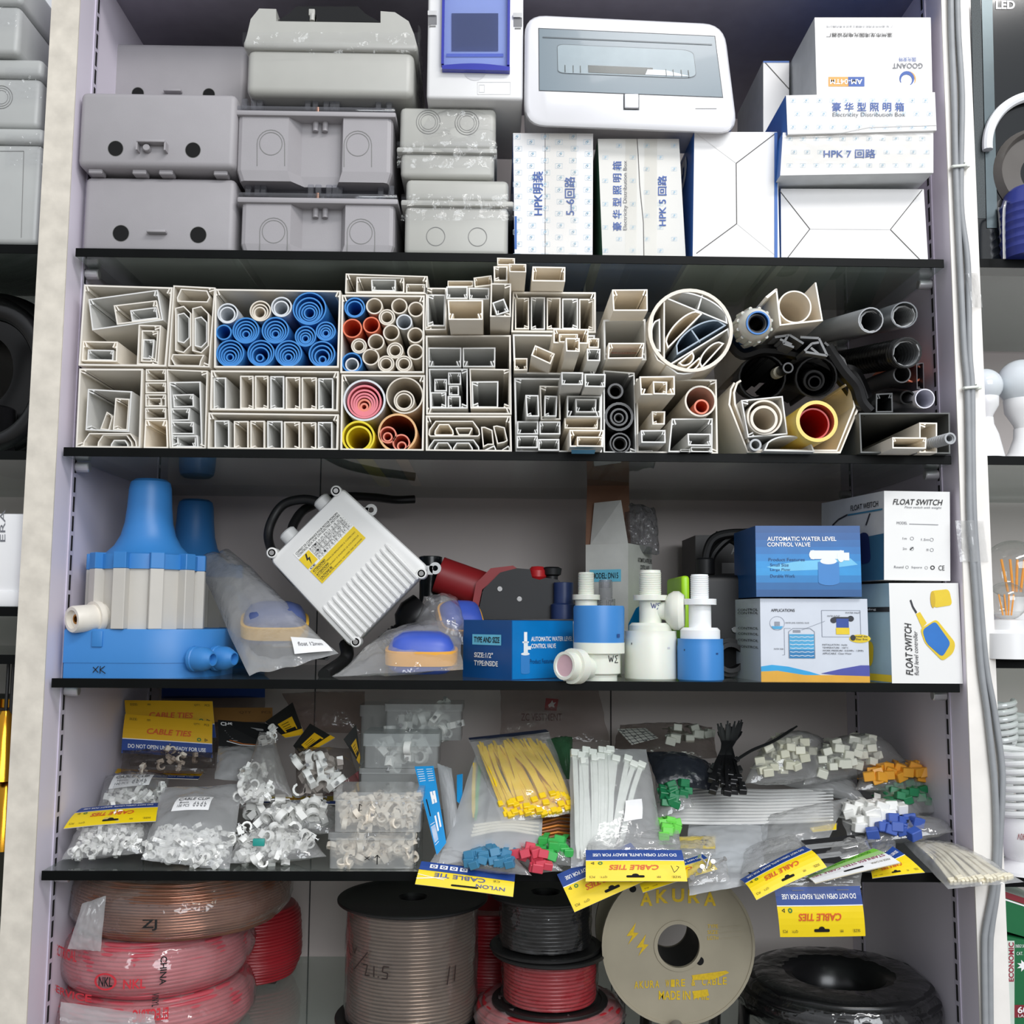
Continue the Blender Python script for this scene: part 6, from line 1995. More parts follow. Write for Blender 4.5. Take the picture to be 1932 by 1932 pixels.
def header(q, parent=None, kind='ties', bulge=0.0, ym=None, name='header_card', hole_=True, **tags):
    """Printed cardboard header; q: reading-order corners (px, py, Y)."""
    ym = ym or yel
    pts = [P(*k) for k in q]
    mp = patch(*pts, bulge=bulge)
    mb = MB()
    n = 8 if bulge else 1
    mb.rect(mp, 0, 0, 1, 1, ym, 0, n, n)
    mb.rect(mp, 0, 0, 1, 1, M('card_back', (200, 196, 186), .7), -0.0007, n, n)
    for e in ((0, 0, 1, 0), (1, 0, 1, 1), (1, 1, 0, 1), (0, 1, 0, 0)):
        mb.surf(lambda u, v: mp(e[0] + (e[2] - e[0]) * u, e[1] + (e[3] - e[1]) * u, -0.0007 * v), n, 1, MATS['card_back'], False)
    pw = lambda v0, v1, m, o=.0003: mb.rect(mp, 0, v0, 1, v1, m, o, n, 2)
    if kind == 'ties':
        pw(.62, .64, white)
        pw(.64, 1, hblue)
        mb.text(mp, 'DO NOT OPEN UNTIL READY FOR USE', .07, .76, .93, .86, white, bold=.02)
        mb.text(mp, 'CABLE TIES', .27, .33, .77, .48, ored, shear=.2, bold=.02)
        for u, s_ in ((.06, 'SIZE:'), (.26, 'MM'), (.79, 'QTY:'), (.91, 'PCS')):
            mb.text(mp, s_, u, .09, u + .018 * len(s_), .15, M('small_print', (90, 80, 30), .6))
        mb.disc(mp, .855, .54, .024, .05, hgreen, .0006, 16, .5)
        mb.disc(mp, .93, .54, .024, .05, black, .0006, 3, .5)
        if hole_:
            mb.poly(mp, rpoly([(.42, .10), (.60, .10), (.60, .165), (.42, .165)], .02, 3), hole, .0006)
            mb.disc(mp, .51, .165, .035, .05, hole, .0006, 12)
    elif kind == 'nylon':
        pw(.60, 1, hblue)
        for k in range(4):
            mb.rect(mp, .50 + .105 * k, .72, .58 + .105 * k, .90, white, .0006)
            mb.disc(mp, .54 + .105 * k, .81, .024, .06, hblue, .0009, 12, .55)
        mb.text(mp, 'NYLON', .09, .14, .39, .28, M('nylon_letters', (74, 84, 140), .5), bold=.015)
        mb.text(mp, 'CABLE TIE', .30, .36, .83, .53, MATS['nylon_letters'], bold=.015)
        mb.poly(mp, rpoly([(.36, .10), (.64, .08), (.64, .15), (.36, .17)], .02, 3), hole, .0006)
        mb.line(mp, [(1, .22), (.82, .32), (.7, .36)], .03, white, .0006)
        mb.line(mp, [(1, .40), (.85, .33), (.72, .28)], .02, white, .0006)
        mb.text(mp, 'CE', .15, .45, .22, .53, MATS['small_print'])
    elif kind == 'steel':
        pw(0, .55, M('header_white', (232, 232, 232), .4), .0003)
        pw(.55, .78, M('header_pale_green', (160, 200, 130), .45), .0003)
        pw(.78, 1, M('header_lime', (120, 196, 60), .45), .0003)
        mb.text(mp, 'STAINLESS STEEL CABLE TIES', .04, .42, .97, .55, M('steel_letters', (150, 60, 90), .5), bold=.01)
        mb.text(mp, 'DO NOT OPEN UNTIL READY FOR USE', .10, .82, .9, .94, M('lime_letters', (40, 100, 30), .5), bold=.01)
        mb.text(mp, 'MADE IN CHINA', .05, .20, .28, .28, MATS['small_print'])
        mb.poly(mp, rpoly([(.38, .18), (.62, .18), (.62, .26), (.38, .26)], .02, 3), hole, .0006)
    elif kind == 'chs':
        mb.text(mp, 'CHS', .05, .08, .27, .22, white, bold=.03)
        for k in range(6):
            mb.rect(mp, .12 + k * .03, .40 + k * .07, .62 + k * .05, .42 + k * .07, M('small_silver', (150, 150, 150), .6), .0005)
        mb.line(mp, [(.15, .80), (.4, .92), (.7, .93), (1, .84)], .025, white, .0005)
        mb.line(mp, [(.2, .76), (.45, .88), (.7, .89), (1, .79)], .025, M('chs_orange', (200, 110, 40), .5), .0006)
        mb.poly(mp, rpoly([(.42, .20), (.85, .24), (.85, .32), (.42, .30)], .03, 3), MATS['small_silver'], .0005)
    elif kind == 'blackyellow':
        mb.rect(mp, .22, .36, .8, .78, amb, .0003)
        mb.rect(mp, 0, .82, 1, 1, amb, .0003)
        for k in range(3):
            mb.rect(mp, .3, .46 + .09 * k, .6, .48 + .09 * k, black, .0006)
        mb.rect(mp, .3, .70, .75, .80, black, .0006)
    elif kind == 'blue':
        for v in (.04, .68, .72, .76):
            for k in range(6):
                mb.rect(mp, .08 + .0 * k, v + .028 * k, .42, v + .028 * k + .006, white, .0005)
        for k in range(6):
            mb.rect(mp, .58, .04 + .03 * k, .9, .046 + .03 * k, white, .0005)
        for u0, u1, v0, v1 in ((.52, .66, .33, .48), (.70, .84, .33, .48), (.62, .74, .38, .43), (.48, .60, .62, .80), (.72, .84, .60, .78)):
            mb.rect(mp, u0, v0, u1, v1, white, .0006)
        mb.poly(mp, rpoly([(.18, .40), (.25, .40), (.27, .60), (.20, .60)], .02, 3), hole, .0006)
    return mb.build(name, parent, **tags)


def sticker(parent, q, lines, bulge=0.002, m=None):
    pm = patch(*q, bulge=bulge)
    mb = MB().surf(lambda u, v: pm(u, v, 0.0004), 8, 4, m or MATS['white_sticker'])
    for s_, x0, y0, x1, y1 in lines:
        mb.text(pm, s_, x0, y0, x1, y1, pn, 0, 0.0009)
    return mb.build('sticker', parent)


def tie(path, w, mat, label, group, head=True, hs=1.0, cat='cable tie', headmat=None, up=None):
    """One cable tie: square head and flat tapering strap along path."""
    pth = spline(path, 6) if len(path) > 2 else [V(p) for p in path]
    n = len(pth)
    mb = MB()
    vs, fs = [], []
    up = V(up) if up else V((0, -0.7, 0.7))
    for i, p in enumerate(pth):
        t = (pth[min(i + 1, n - 1)] - pth[max(i - 1, 0)]).normalized()
        s_ = t.cross(up).normalized() * (w / 2) * (1 if i < n - 2 else 0.55)
        u_ = s_.cross(t).normalized() * 0.0007
        vs += [p + s_ + u_, p - s_ + u_, p - s_ - u_, p + s_ - u_]
    for i in range(n - 1):
        for j in range(4):
            fs.append((i * 4 + j, i * 4 + (j + 1) % 4, (i + 1) * 4 + (j + 1) % 4, (i + 1) * 4 + j))
    fs += [(0, 1, 2, 3), tuple(range(4 * n - 4, 4 * n))]
    mb.add(vs, fs, mat)
    if head:
        t = (pth[1] - pth[0]).normalized()
        s_ = t.cross(up).normalized()
        u_ = s_.cross(t)
        h = w * 0.85 * hs
        R = Matrix((s_, t, u_)).transposed().to_4x4()
        R.translation = pth[0]
        mb.box((-h, -h * 1.5, -h * .6), (h, h * .3, h * .9), headmat or mat, h * .15, 1, R)
    return mb.build('cable_tie', label=label, cat=cat, group=group)


head_cache = {}


def heads(pos, n, ur, vr, wr_, mat, label, group, size=0.0042):
    """Cable-tie ends showing in a bag: each a tie with a square head and the start of its strap."""
    if mat.name not in head_cache:
        mb = MB()
        mb.box((-1, -.8, -.8), (1, .8, .8), mat, .12, 1)
        mb.box((-.6, .8, .1), (.6, 5, .3), mat)
        head_cache[mat.name] = mb.build('cable_tie')
    pr = head_cache[mat.name]
    out = []
    nx = max(1, round(math.sqrt(n * 2.2)))
    ny = math.ceil(n / nx)
    for i in range(n):
        o = pr if not pr.get('label') else pr.copy()
        if o is not pr:
            COL.objects.link(o)
        gx, gy = (i % nx + .5 + rnd.uniform(-.25, .25) + .25 * ((i // nx) % 2)) / (nx + .25), (i // nx + .5 + rnd.uniform(-.25, .25)) / ny
        p = pos(ur[0] + (ur[1] - ur[0]) * gx, vr[0] + (vr[1] - vr[0]) * gy, rnd.uniform(*wr_))
        o.location = p
        o.rotation_euler = (rnd.uniform(-.3, .3), rnd.uniform(-.35, .35), rnd.uniform(-.35, .35))
        s_ = size * rnd.uniform(1.05, 1.3)
        o.scale = (s_, s_, s_)
        tag(o, label, 'cable tie', group)
        out.append(o)
    return out


clip_small, clip_cream, clip_big = None, None, None


def clips(pos, n, ur, vr, wr_, label, group, s=0.0055, m=None, fill=0):
    s *= .82
    wr_ = (wr_[0] - .1, wr_[1] * .72)
    if fill:
        loose(pos, fill, ur, vr, (wr_[0] - .2, wr_[1] * .6), s, m or clipm)
    pr = clip_mesh('cable_clip', s, m or clipm)
    return scatter(pr, n, lambda i: pos(rnd.uniform(*ur), rnd.uniform(*vr), rnd.uniform(*wr_)), label, 'cable clip', group)


# -- bags of clips nearest the plain post
o, pos, n, mp = bag('small bag of white clips with upside-down yellow header, nearest the plain post', [(150, 1556, .075), (292, 1532, .085), (274, 1610, .03), (117, 1622, .02)], 0.020, poly_c, 21, 'clip_bag', flat=.7)
header(flip([(154, 1525, .085), (301, 1515, .095), (294, 1549, .045), (120, 1563, .035)]), o, bulge=.003)
clips(pos, 42, (.12, .88), (.25, .85), (.1, .9), 'white cable clip in the small bag by the plain post', 'clips in the small front bag', fill=60)
o, pos, n, mp = bag('large clear bag of white clips with CABLE CLIP sticker, at the shelf front', [(307, 1486, .105), (458, 1480, .115), (432, 1642, .012), (266, 1622, .012)], 0.020, poly_m, 22, 'clip_bag', fill=1.4, flat=.7, nv=30)
sticker(o, [pos(.28, .28, 1.15), pos(.70, .27, 1.15), pos(.68, .48, 1.1), pos(.24, .50, 1.1)], [('CABLE CLIP', .08, .15, .92, .42), ('8mm', .15, .52, .4, .64), ('100 PCS', .12, .70, .45, .84), ('d b d b', .55, .55, .9, .84)], .003)
clips(pos, 54, (.08, .92), (.62, .95), (.1, .95), 'white cable clip in the large bag with the CABLE CLIP sticker', 'clips in the large front bag', .006, fill=80)
o, pos, n, mp = bag('clear bag of clips with CABLE CLIP sticker behind the small front bag', [(200, 1463, .185), (322, 1461, .195), (304, 1536, .11), (182, 1532, .11)], 0.020, poly_c, 23, 'clip_bag')
sticker(o, [pos(.20, .34, 1.2), pos(.80, .32, 1.2), pos(.76, .62, 1.15), pos(.14, .66, 1.15)], [('CABLE CLIP', .08, .12, .92, .38), ('10mm', .15, .5, .42, .62), ('100 PCS', .12, .70, .46, .84), ('d b d b', .55, .52, .9, .84)], .002)
header([(222, 1450, .215), (385, 1456, .215), (374, 1470, .18), (212, 1465, .18)], o, ym=amb, hole_=False)
clips(pos, 16, (.1, .9), (.45, .9), (.1, .8), 'white cable clip in the stickered bag behind the small front bag', 'clips in the stickered rear bag', .0065, fill=20)
for lab, q, sd in (('cable tie bag with amber header standing in front of its twin at the rear', [(236, 1347, .215), (401, 1361, .215), (401, 1430, .20), (229, 1421, .20)], 0), ('cable tie bag with amber header standing rearmost against its twin', [(235, 1321, .235), (401, 1323, .235), (408, 1392, .225), (243, 1390, .225)], 1)):
    if sd == 0:
        b4 = [(232, 1415, .20), (402, 1420, .20), (388, 1460, .17), (228, 1458, .17)]
    else:
        b4 = [(245, 1385, .227), (408, 1388, .227), (405, 1450, .215), (245, 1450, .215)]
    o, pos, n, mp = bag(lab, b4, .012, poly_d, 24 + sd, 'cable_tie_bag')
    header(q, o, ym=amb, hole_=False, bulge=.002)
    if sd == 0:
        clips(pos, 8, (.1, .9), (.2, .8), (0, .6), 'pale clip under the amber header at the rear', 'clips under the amber header', .006, clipc)
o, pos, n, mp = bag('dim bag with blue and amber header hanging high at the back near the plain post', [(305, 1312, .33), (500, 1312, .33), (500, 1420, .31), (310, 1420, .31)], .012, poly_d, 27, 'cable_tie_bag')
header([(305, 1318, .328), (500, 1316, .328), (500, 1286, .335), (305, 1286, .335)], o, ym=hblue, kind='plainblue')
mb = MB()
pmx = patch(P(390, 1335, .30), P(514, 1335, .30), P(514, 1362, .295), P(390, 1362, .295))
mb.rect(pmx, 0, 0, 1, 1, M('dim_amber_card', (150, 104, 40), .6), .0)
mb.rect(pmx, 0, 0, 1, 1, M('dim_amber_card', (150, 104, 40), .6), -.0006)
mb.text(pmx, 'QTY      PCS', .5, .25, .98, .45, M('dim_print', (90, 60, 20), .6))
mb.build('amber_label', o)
o, pos, n, mp = bag('bag with black white-lettered header card leaning behind the clip bags', [(412, 1408, .19), (515, 1412, .19), (530, 1480, .14), (405, 1470, .14)], .014, poly_m, 28, 'clip_bag')
header([(411, 1358, .22), (511, 1366, .225), (516, 1412, .20), (413, 1408, .20)], o, kind='chs', ym=M('chs_black', (24, 24, 25), .45))
o, pos, n, mp = bag('pointed grey film bag standing behind the large front clip bag', [(490, 1380, .16), (515, 1385, .16), (552, 1505, .11), (452, 1500, .11)], .016, film('grey_film', (.85, .84, .83), .30, .25, .7, (.62, .61, .60), .3), 29, 'clip_bag')
clips(pos, 5, (.3, .7), (-.02, .12), (.2, 1.0), 'white clip poking from the top of the pointed grey bag', 'clips on the pointed grey bag', .006)
o, pos, n, mp = bag('clear bag of white clips between the large front bag and the pointed grey bag', [(448, 1450, .14), (500, 1448, .14), (512, 1512, .09), (455, 1515, .09)], .016, poly_c, 30, 'clip_bag')
clips(pos, 14, (.1, .9), (.2, .9), (.2, 1), 'white clip in the bag between the large front bag and the grey bag', 'clips in the middle small bag', .0075, fill=14)
o, pos, n, mp = bag('bag of small clips with its lower end resting near the front, by the clear boxes', [(455, 1574, .075), (585, 1576, .08), (616, 1616, .02), (424, 1630, .012)], .020, poly_c, 31, 'clip_bag', flat=.7)
clips(pos, 26, (.1, .85), (.15, .9), (.1, 1), 'white clip in the front bag beside the clear boxes', 'clips in the bag beside the boxes', .0075, fill=40)
MB().box((0, 0, 0), (.013, .004, .008), M('teal_plastic', (40, 150, 140), .4), .001).build('wall_plug')
tp = bpy.data.objects['wall_plug']
tp.location = pos(.32, .82, 1.0)
tag(tp, 'small teal plastic plug among the white clips of the front bag', 'wall plug')
o, pos, n, mp = bag('bag of big white clips with yellow edge-on header above the front clip bag', [(480, 1519, .135), (632, 1519, .135), (634, 1572, .08), (477, 1574, .08)], .020, poly_c, 32, 'clip_bag', flat=.7)
header([(483, 1502, .17), (633, 1502, .17), (633, 1517, .125), (483, 1515, .125)], o, hole_=False)
clips(pos, 16, (.08, .9), (.2, .9), (.2, 1), 'big white clip in the bag under the yellow edge-on header', 'big clips under the yellow edge', .0105, fill=14)
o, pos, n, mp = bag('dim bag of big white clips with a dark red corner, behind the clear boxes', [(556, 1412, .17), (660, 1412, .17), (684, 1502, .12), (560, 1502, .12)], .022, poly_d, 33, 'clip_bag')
clips(pos, 13, (.08, .75), (.2, .9), (.2, .9), 'big white clip in the dim bag with the red corner', 'big clips in the dim red bag', .010, fill=10)
mb = MB()
mb.prism([P(612, 1500, .13), P(676, 1455, .14), P(678, 1500, .13), P(640, 1502, .128)], V((0, .004, 0)), M('dark_red_card', (120, 34, 38), .5))
mb.build('red_insert', o)
for i, (q, l) in enumerate((([(500, 1362, .21), (552, 1325, .23), (574, 1386, .20), (538, 1392, .19)], 'black and yellow card standing tilted at the rear, the taller one'), ([(553, 1407, .18), (585, 1365, .20), (632, 1392, .18), (570, 1428, .165)], 'black and yellow card lying tilted over the dim clip bag'), ([(648, 1395, .17), (672, 1366, .18), (680, 1430, .16), (678, 1442, .155)], 'black card edge beside the stacked clear boxes'))):
    header(q, kind='blackyellow', ym=M('card_black', (26, 25, 24), .5), name='header_card', label=l, cat='header card')
bag('brownish film sagging at the back between the cards and the clear boxes', [(532, 1308, .30), (690, 1304, .30), (682, 1385, .26), (575, 1380, .26)], .02, film('brown_film', (.80, .73, .70), .15, .12, .9, (.5, .42, .4), .5), 34, 'plastic_sheet', 'plastic sheet')

# -- clear boxes of clips
boxm = film('clear_box_plastic', (.95, .96, .96), .36, .10, 1.1, (.88, .9, .9), .08, 12)


def clear_box(label, x0, y0, x1, y1, Y0, dep, zb, ylid, n, group, s, m=clipm, marks=None, lidm=None):
    a, b = P(x0, y0, Y0), P(x1, y1, Y0)
    zb = b.z if zb is None else zb
    t = thing('clip_box', ((a.x + b.x) / 2, Y0 + dep / 2, zb), label, 'plastic box', 'clear boxes of clips')
    zl = P(x0, ylid, Y0).z
    mb = MB()
    r = .005
    plan = rpoly([(a.x, Y0), (b.x, Y0), (b.x, Y0 + dep), (a.x, Y0 + dep)], r, 3)
    loft(mb, [[V((x, y, zb)) for x, y in plan], [V((x, y, zl)) for x, y in plan]], boxm, True, False)
    mpx = lambda u, v, off=0.0: V((a.x + (b.x - a.x) * u, Y0 - off, a.z + (zb - a.z) * v))
    for mk in marks or ():
        mb.line(mpx, mk, .012, black, .0008)
    mb.build('box', t)
    mb = MB()
    plan = rpoly([(a.x - .002, Y0 - .002), (b.x + .002, Y0 - .002), (b.x + .002, Y0 + dep + .002), (a.x - .002, Y0 + dep + .002)], r, 3)
    loft(mb, [[V((x, y, zl - .001)) for x, y in plan], [V((x, y, a.z)) for x, y in plan]], lidm or boxm, False, True)
    mb.build('lid', t)
    pr = clip_mesh('cable_clip', s, m)
    h = zl - zb
    scatter(pr, n, lambda i: V((rnd.uniform(a.x + s * 1.6, b.x - s * 1.6), Y0 + s * 1.7 + rnd.random() ** 2 * dep * .5, zb + s * 1.3 + rnd.random() ** 1.2 * max(.001, h * .8 - s))), 'clip inside the ' + label.split(',')[0], 'cable clip', 'clips inside the ' + group)
    if n > 30:
        loose(lambda u, v, w: V((a.x + s * 1.5 + (b.x - a.x - 3 * s) * u, Y0 + s * 1.8 + dep * .6 * w, zb + s * 1.2 + (h * .85 - s) * v)), 90, (0, 1), (0, .9), (.1, 1), s, m)
    return a.z


zt = clear_box('clear box of cream clips marked with an arrow, lowest at the shelf front', 622, 1570, 780, 1644, .012, .07, Z4 + .0005, 1582, 40, 'lowest front box', .006, clipc, [[(.57, .88), (.57, .62)], [(.54, .70), (.57, .62), (.60, .70)], [(.42, .66), (.48, .76)], [(.48, .66), (.42, .76)]])
clear_box('clear box of cream clips marked with a letter f, stacked on the arrow box', 632, 1494, 793, 1566, .010, .07, zt + .0006, 1509, 40, 'letter f box', .006, clipc, [[(.32, .35), (.29, .30), (.28, .62), (.25, .66)], [(.26, .46), (.32, .45)]])
zr = P(740, 1452, .115).z
z4 = clear_box('clear box of white clips half hidden, behind the letter f box', 680, 1449, 792, 1530, .115, .07, Z4 + .0006, 1458, 8, 'half hidden box', .009)
z3 = clear_box('clear box of big white clips with frosted lid, stacked behind the letter f box', 688, 1384, 826, 1447, .112, .075, z4 + .0006, 1406, 14, 'frosted lid box', .0085, clipm, None, film('frosted_lid', (.9, .92, .92), .55, .25, .6, (.74, .78, .78), .05))
clear_box('clear box packed with big white clips, topmost of the box stack', 728, 1328, 870, 1397, .165, .07, None, 1340, 24, 'topmost box', .0082)
clear_box('dim clear box standing at the back beside the topmost box', 681, 1330, 745, 1450, .25, .06, Z4 + .0006, 1350, 3, 'dim back box', .009)
header([(782, 1446, .075), (818, 1445, .075), (842, 1590, .008), (824, 1614, .0)], None, 'blue', name='hang_card', ym=M('hang_card_blue', (18, 140, 205), .4), label='bright blue hang card printed in white, leaning by the letter f box', cat='hang card')
header([(862, 1462, .10), (873, 1460, .10), (872, 1520, .07), (862, 1512, .07)], None, 'plain', name='hang_card', ym=MATS['hang_card_blue'], label='small end of a bright blue card behind the milky bag', cat='hang card')
bag('cloudy bag of white clips behind the bright blue hang card', [(825, 1440, .10), (852, 1450, .10), (870, 1600, .03), (846, 1612, .02)], .014, poly_f, 36, 'clip_bag')

# -- coloured cable ties
tyel = M('tie_yellow', (244, 206, 30), .4, var=.02)
twht = M('tie_white_nylon', (226, 230, 222), .35, var=.02)
tgrn = M('tie_green', (60, 176, 84), .4)
tdgr = M('tie_dark_green', (30, 120, 76), .4)
tlime = M('tie_lime', (110, 210, 80), .4)
tblu = M('tie_teal_blue', (64, 128, 164), .4)
tred = M('tie_red', (206, 70, 88), .4)
torg = M('tie_orange', (236, 166, 52), .4)
tblk = M('tie_black', (20, 20, 22), .35)
tcrm = M('tie_cream', (232, 224, 200), .4)
troy = M('tie_royal_blue', (60, 90, 170), .4)
tlgy = M('tie_light_grey', (234, 234, 232), .4)

o, pos, n, mp = bag('large milky bag of mixed ties lying under the yellow ones', [(898, 1425, .13), (1028, 1440, .13), (1022, 1604, .005), (826, 1634, -.01)], .012, poly_f, 41, 'cable_tie_bag', nv=30)
tie([pos(.02, .08, .3), pos(.12, .35, .5), pos(.22, .62, .3)], .004, tyel, 'yellow-green tie showing through the large milky bag', None, False)
tie([pos(.10, .08, .2), pos(.17, .35, .4), pos(.25, .64, .2)], .004, tgrn, 'green tie beside the yellow-green one in the milky bag', None, False)
tie([pos(.24, .18, .3), pos(.33, .45, .5), pos(.36, .68, .2)], .004, tblk, 'black tie showing through the large milky bag', None, False)
for k in range(4):
    tie([pos(.25, .70 + .03 * k, .4), pos(.6, .70 + .025 * k, .5), pos(.96, .72 + .04 * k, .3)], .003, tcrm, 'pale tie lying across the large milky bag', 'pale ties across the milky bag', False)
o, pos, n, mp = bag('clear bag of bright yellow cable ties, leaning over the milky bag', [(884, 1397, .135), (1036, 1382, .15), (1092, 1534, .04), (948, 1552, .03)], .016, poly_c, 42, 'cable_tie_bag', nv=30)
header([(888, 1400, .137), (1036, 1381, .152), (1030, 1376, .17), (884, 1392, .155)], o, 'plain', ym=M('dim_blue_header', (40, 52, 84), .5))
for i in range(46):
    u = .06 + .88 * (i + .5) / 46
    u2 = min(.95, max(.06, u * .82 + rnd.uniform(-.12, .14)))
    tie([pos(u, rnd.uniform(.80, .96), rnd.uniform(.1, 1.0)), pos((u + u2) / 2 + rnd.uniform(-.05, .05), .5, rnd.uniform(.1, .9)), pos(u2, rnd.uniform(.04, .16), rnd.uniform(.1, .8))], .0046, tyel, 'bright yellow cable tie in the yellow bundle', 'bright yellow cable ties', up=n)
o, pos, n, mp = bag('clear bag of white cable ties lying foremost in the middle of the shelf', [(1075, 1413, .085), (1220, 1413, .10), (1254, 1612, .002), (1076, 1638, -.015)], .016, poly_m, 43, 'cable_tie_bag', nv=30)
sticker(o, [pos(.60, .56, 1.05), pos(.80, .54, 1.05), pos(.78, .71, 1.0), pos(.56, .73, 1.0)], [], .002)
for i, (u0, v0, u1, v1) in enumerate(((.06, .07, .08, .94), (.14, .10, .12, .95), (.20, .05, .15, .92), (.17, .16, .20, .93), (.28, .08, .24, .95), (.30, .14, .27, .94), (.37, .13, .31, .96), (.40, .06, .33, .93), (.46, .07, .36, .95), (.55, .16, .35, .96), (.70, .16, .42, .95), (.76, .22, .44, .92), (.86, .22, .52, .93), (.50, .06, .40, .90))):
    tie([pos(u0, v0, .4 + .04 * i), pos((u0 + u1) / 2, .5, .5 + .03 * i), pos(u1, v1, .5)], .0058, twht, 'white cable tie in the foremost clear bag', 'white cable ties in the foremost bag', up=n)


def headbag(label, q, bulge, m, n_, ur, vr, lab2, grp, size=.0042, seed=0, pen=None, fm=None, wr_=(.0, .7)):
    o, pos, n, mp = bag(label, q, bulge * 1.3, fm or poly_c, seed, 'cable_tie_bag', flat=.7)
    heads(pos, n_, ur, vr, wr_, m, lab2, grp, size)
    if pen:
        u, v, s_ = pen
        mb = MB()
        f = lambda a, b, off=0.0: pos(a, b, 1.06) + n * (.001 + off)
        mb.line(f, [(u, v), (u + s_, v)], .012, black)
        mb.line(f, [(u + s_ * .5, v), (u + s_ * .5, v + s_ * 1.8), (u, v + s_ * 1.6)], .012, black)
        mb.line(f, [(u + s_ * 2.2, v + .02), (u + s_ * 1.5, v + s_ * .7), (u + s_ * 2.2, v + s_ * 1.6)], .012, black)
        mb.build('pen_mark', o)
    return o


headbag('bag of teal blue cable ties, heads at the shelf edge over the nylon tie card', [(868, 1612, .01), (958, 1606, .012), (1004, 1652, -.03), (880, 1640, -.015)], .010, tblu, 26, (.15, .9), (.2, .85), 'teal blue cable tie in the bag at the shelf edge', 'teal blue cable ties', .0045, 51)
headbag('bag of red cable ties beside the teal blue ones', [(950, 1603, .015), (1000, 1600, .015), (1062, 1642, -.02), (1010, 1648, -.02)], .009, tred, 16, (.1, .9), (.15, .9), 'red cable tie at the shelf edge', 'red cable ties', .0045, 52)
headbag('bag of bright green cable ties between the red ones and the white-tie bag', [(1003, 1590, .03), (1078, 1588, .03), (1080, 1634, -.01), (1030, 1630, -.01)], .012, tgrn, 14, (.1, .9), (.1, .9), 'bright green cable tie beside the red ones', 'bright green cable ties', .0048, 53)
headbag('bag of dark green ties behind the white-tie bag', [(1236, 1460, .14), (1280, 1470, .14), (1310, 1520, .07), (1238, 1545, .06)], .012, tdgr, 16, (.1, .9), (.35, .85), 'dark green cable tie behind the white-tie bag', 'dark green cable ties behind the white ones', .0045, 54)
headbag('bag of lime green ties under the fan of long white straps', [(1242, 1555, .06), (1272, 1552, .06), (1282, 1592, .02), (1246, 1596, .02)], .012, tlime, 12, (.1, .9), (.1, .9), 'lime green cable tie under the white straps', 'lime green cable ties', .0048, 55)
bag('dark green bag behind the yellow and the white ties', [(1030, 1395, .17), (1080, 1390, .18), (1080, 1470, .13), (1060, 1470, .13)], .02, film('dark_green_film', (.35, .55, .40), .35, .2, .6, (.12, .36, .18), .3), 56, 'cable_tie_bag')
# brown wires in a clear packet between the yellow and white bags
t = thing('wire_packet', P(1050, 1560, .06), 'packet of brown wires between the yellow-tie bag and the white-tie bag', 'wire packet')
for k in range(7):
    a, b = P(1022, 1546 + 6 * k, .06 - .005 * k), P(1082, 1540 + 7 * k, .07 - .005 * k)
    MB().sweep([a, a.lerp(b, .5) + V((0, 0, .003)), b], .0018, M('amber_wire', (180, 110, 40), .3, metal=.5) if k % 2 else M('brown_wire', (130, 76, 40), .35, metal=.3), 8).build('wire', t)
# black bundle
grp = 'black cable ties of the fanned bundle'
for i in range(30):
    hx, hy = rnd.uniform(1336, 1402), rnd.uniform(1440, 1494)
    hx = 1369 + (hx - 1369) * (0.75 + .25 * (hy - 1440) / 54)
    yy = .06 + .06 * (1494 - hy) / 54 + rnd.uniform(-.012, .012)
    tx = rnd.choice((1356, 1362, 1372, 1380, 1384, 1393, 1400)) + rnd.uniform(-3, 3)
    tie([P(hx, hy, yy), P(1369 + (hx - 1369) * .45, 1425, .125), P(1371 + (tx - 1371) * .5, 1398, .14), P(tx, rnd.uniform(1357, 1385), .15)], .0036, tblk, 'black cable tie in the fanned black bundle', grp, hs=1.45)
tie([P(1392, 1432, .09), P(1420, 1415, .10), P(1460, 1398, .10), P(1504, 1370, .11)], .0034, tblk, 'single long black cable tie reaching out of the black bundle', None)
# dim things at the back
o, pos, n, mp = bag('thin clear carrier bag printed with a small red emblem, hanging at the back', [(944, 1296, .32), (1128, 1296, .32), (1150, 1400, .27), (944, 1400, .27)], .008, film('carrier_film', (.86, .82, .81), .12, .15, .8, (.6, .55, .54), .5), 61, 'carrier_bag', 'carrier bag')
pm = lambda u, v, off=0.0: P(u, v, .305 - off)
mb = MB()
mb.poly(pm, [(1030, 1317), (1054, 1319), (1050, 1341), (1027, 1340)], M('emblem_red', (168, 36, 48), .5), 0)
mb.poly(pm, [(1034, 1330), (1039, 1326), (1042, 1321), (1044, 1326), (1049, 1325), (1045, 1330), (1047, 1336), (1041, 1333), (1036, 1335)], white, .0004)
mb.text(pm, 'ZC VESTMENT', 983, 1346, 1060, 1360, M('emblem_letters', (110, 50, 54), .6), bold=.01)
mb.build('print', o)
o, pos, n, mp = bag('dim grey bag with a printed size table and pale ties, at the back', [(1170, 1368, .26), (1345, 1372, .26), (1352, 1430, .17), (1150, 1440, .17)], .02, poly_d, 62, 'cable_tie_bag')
sticker(o, [P(1164, 1376, .205), P(1218, 1374, .21), P(1242, 1393, .18), P(1192, 1406, .175)], [], 0, M('table_sticker', (196, 196, 188), .5))
pm = patch(P(1164, 1376, .2045), P(1218, 1374, .2095), P(1242, 1393, .1795), P(1192, 1406, .1745))
mb = MB()
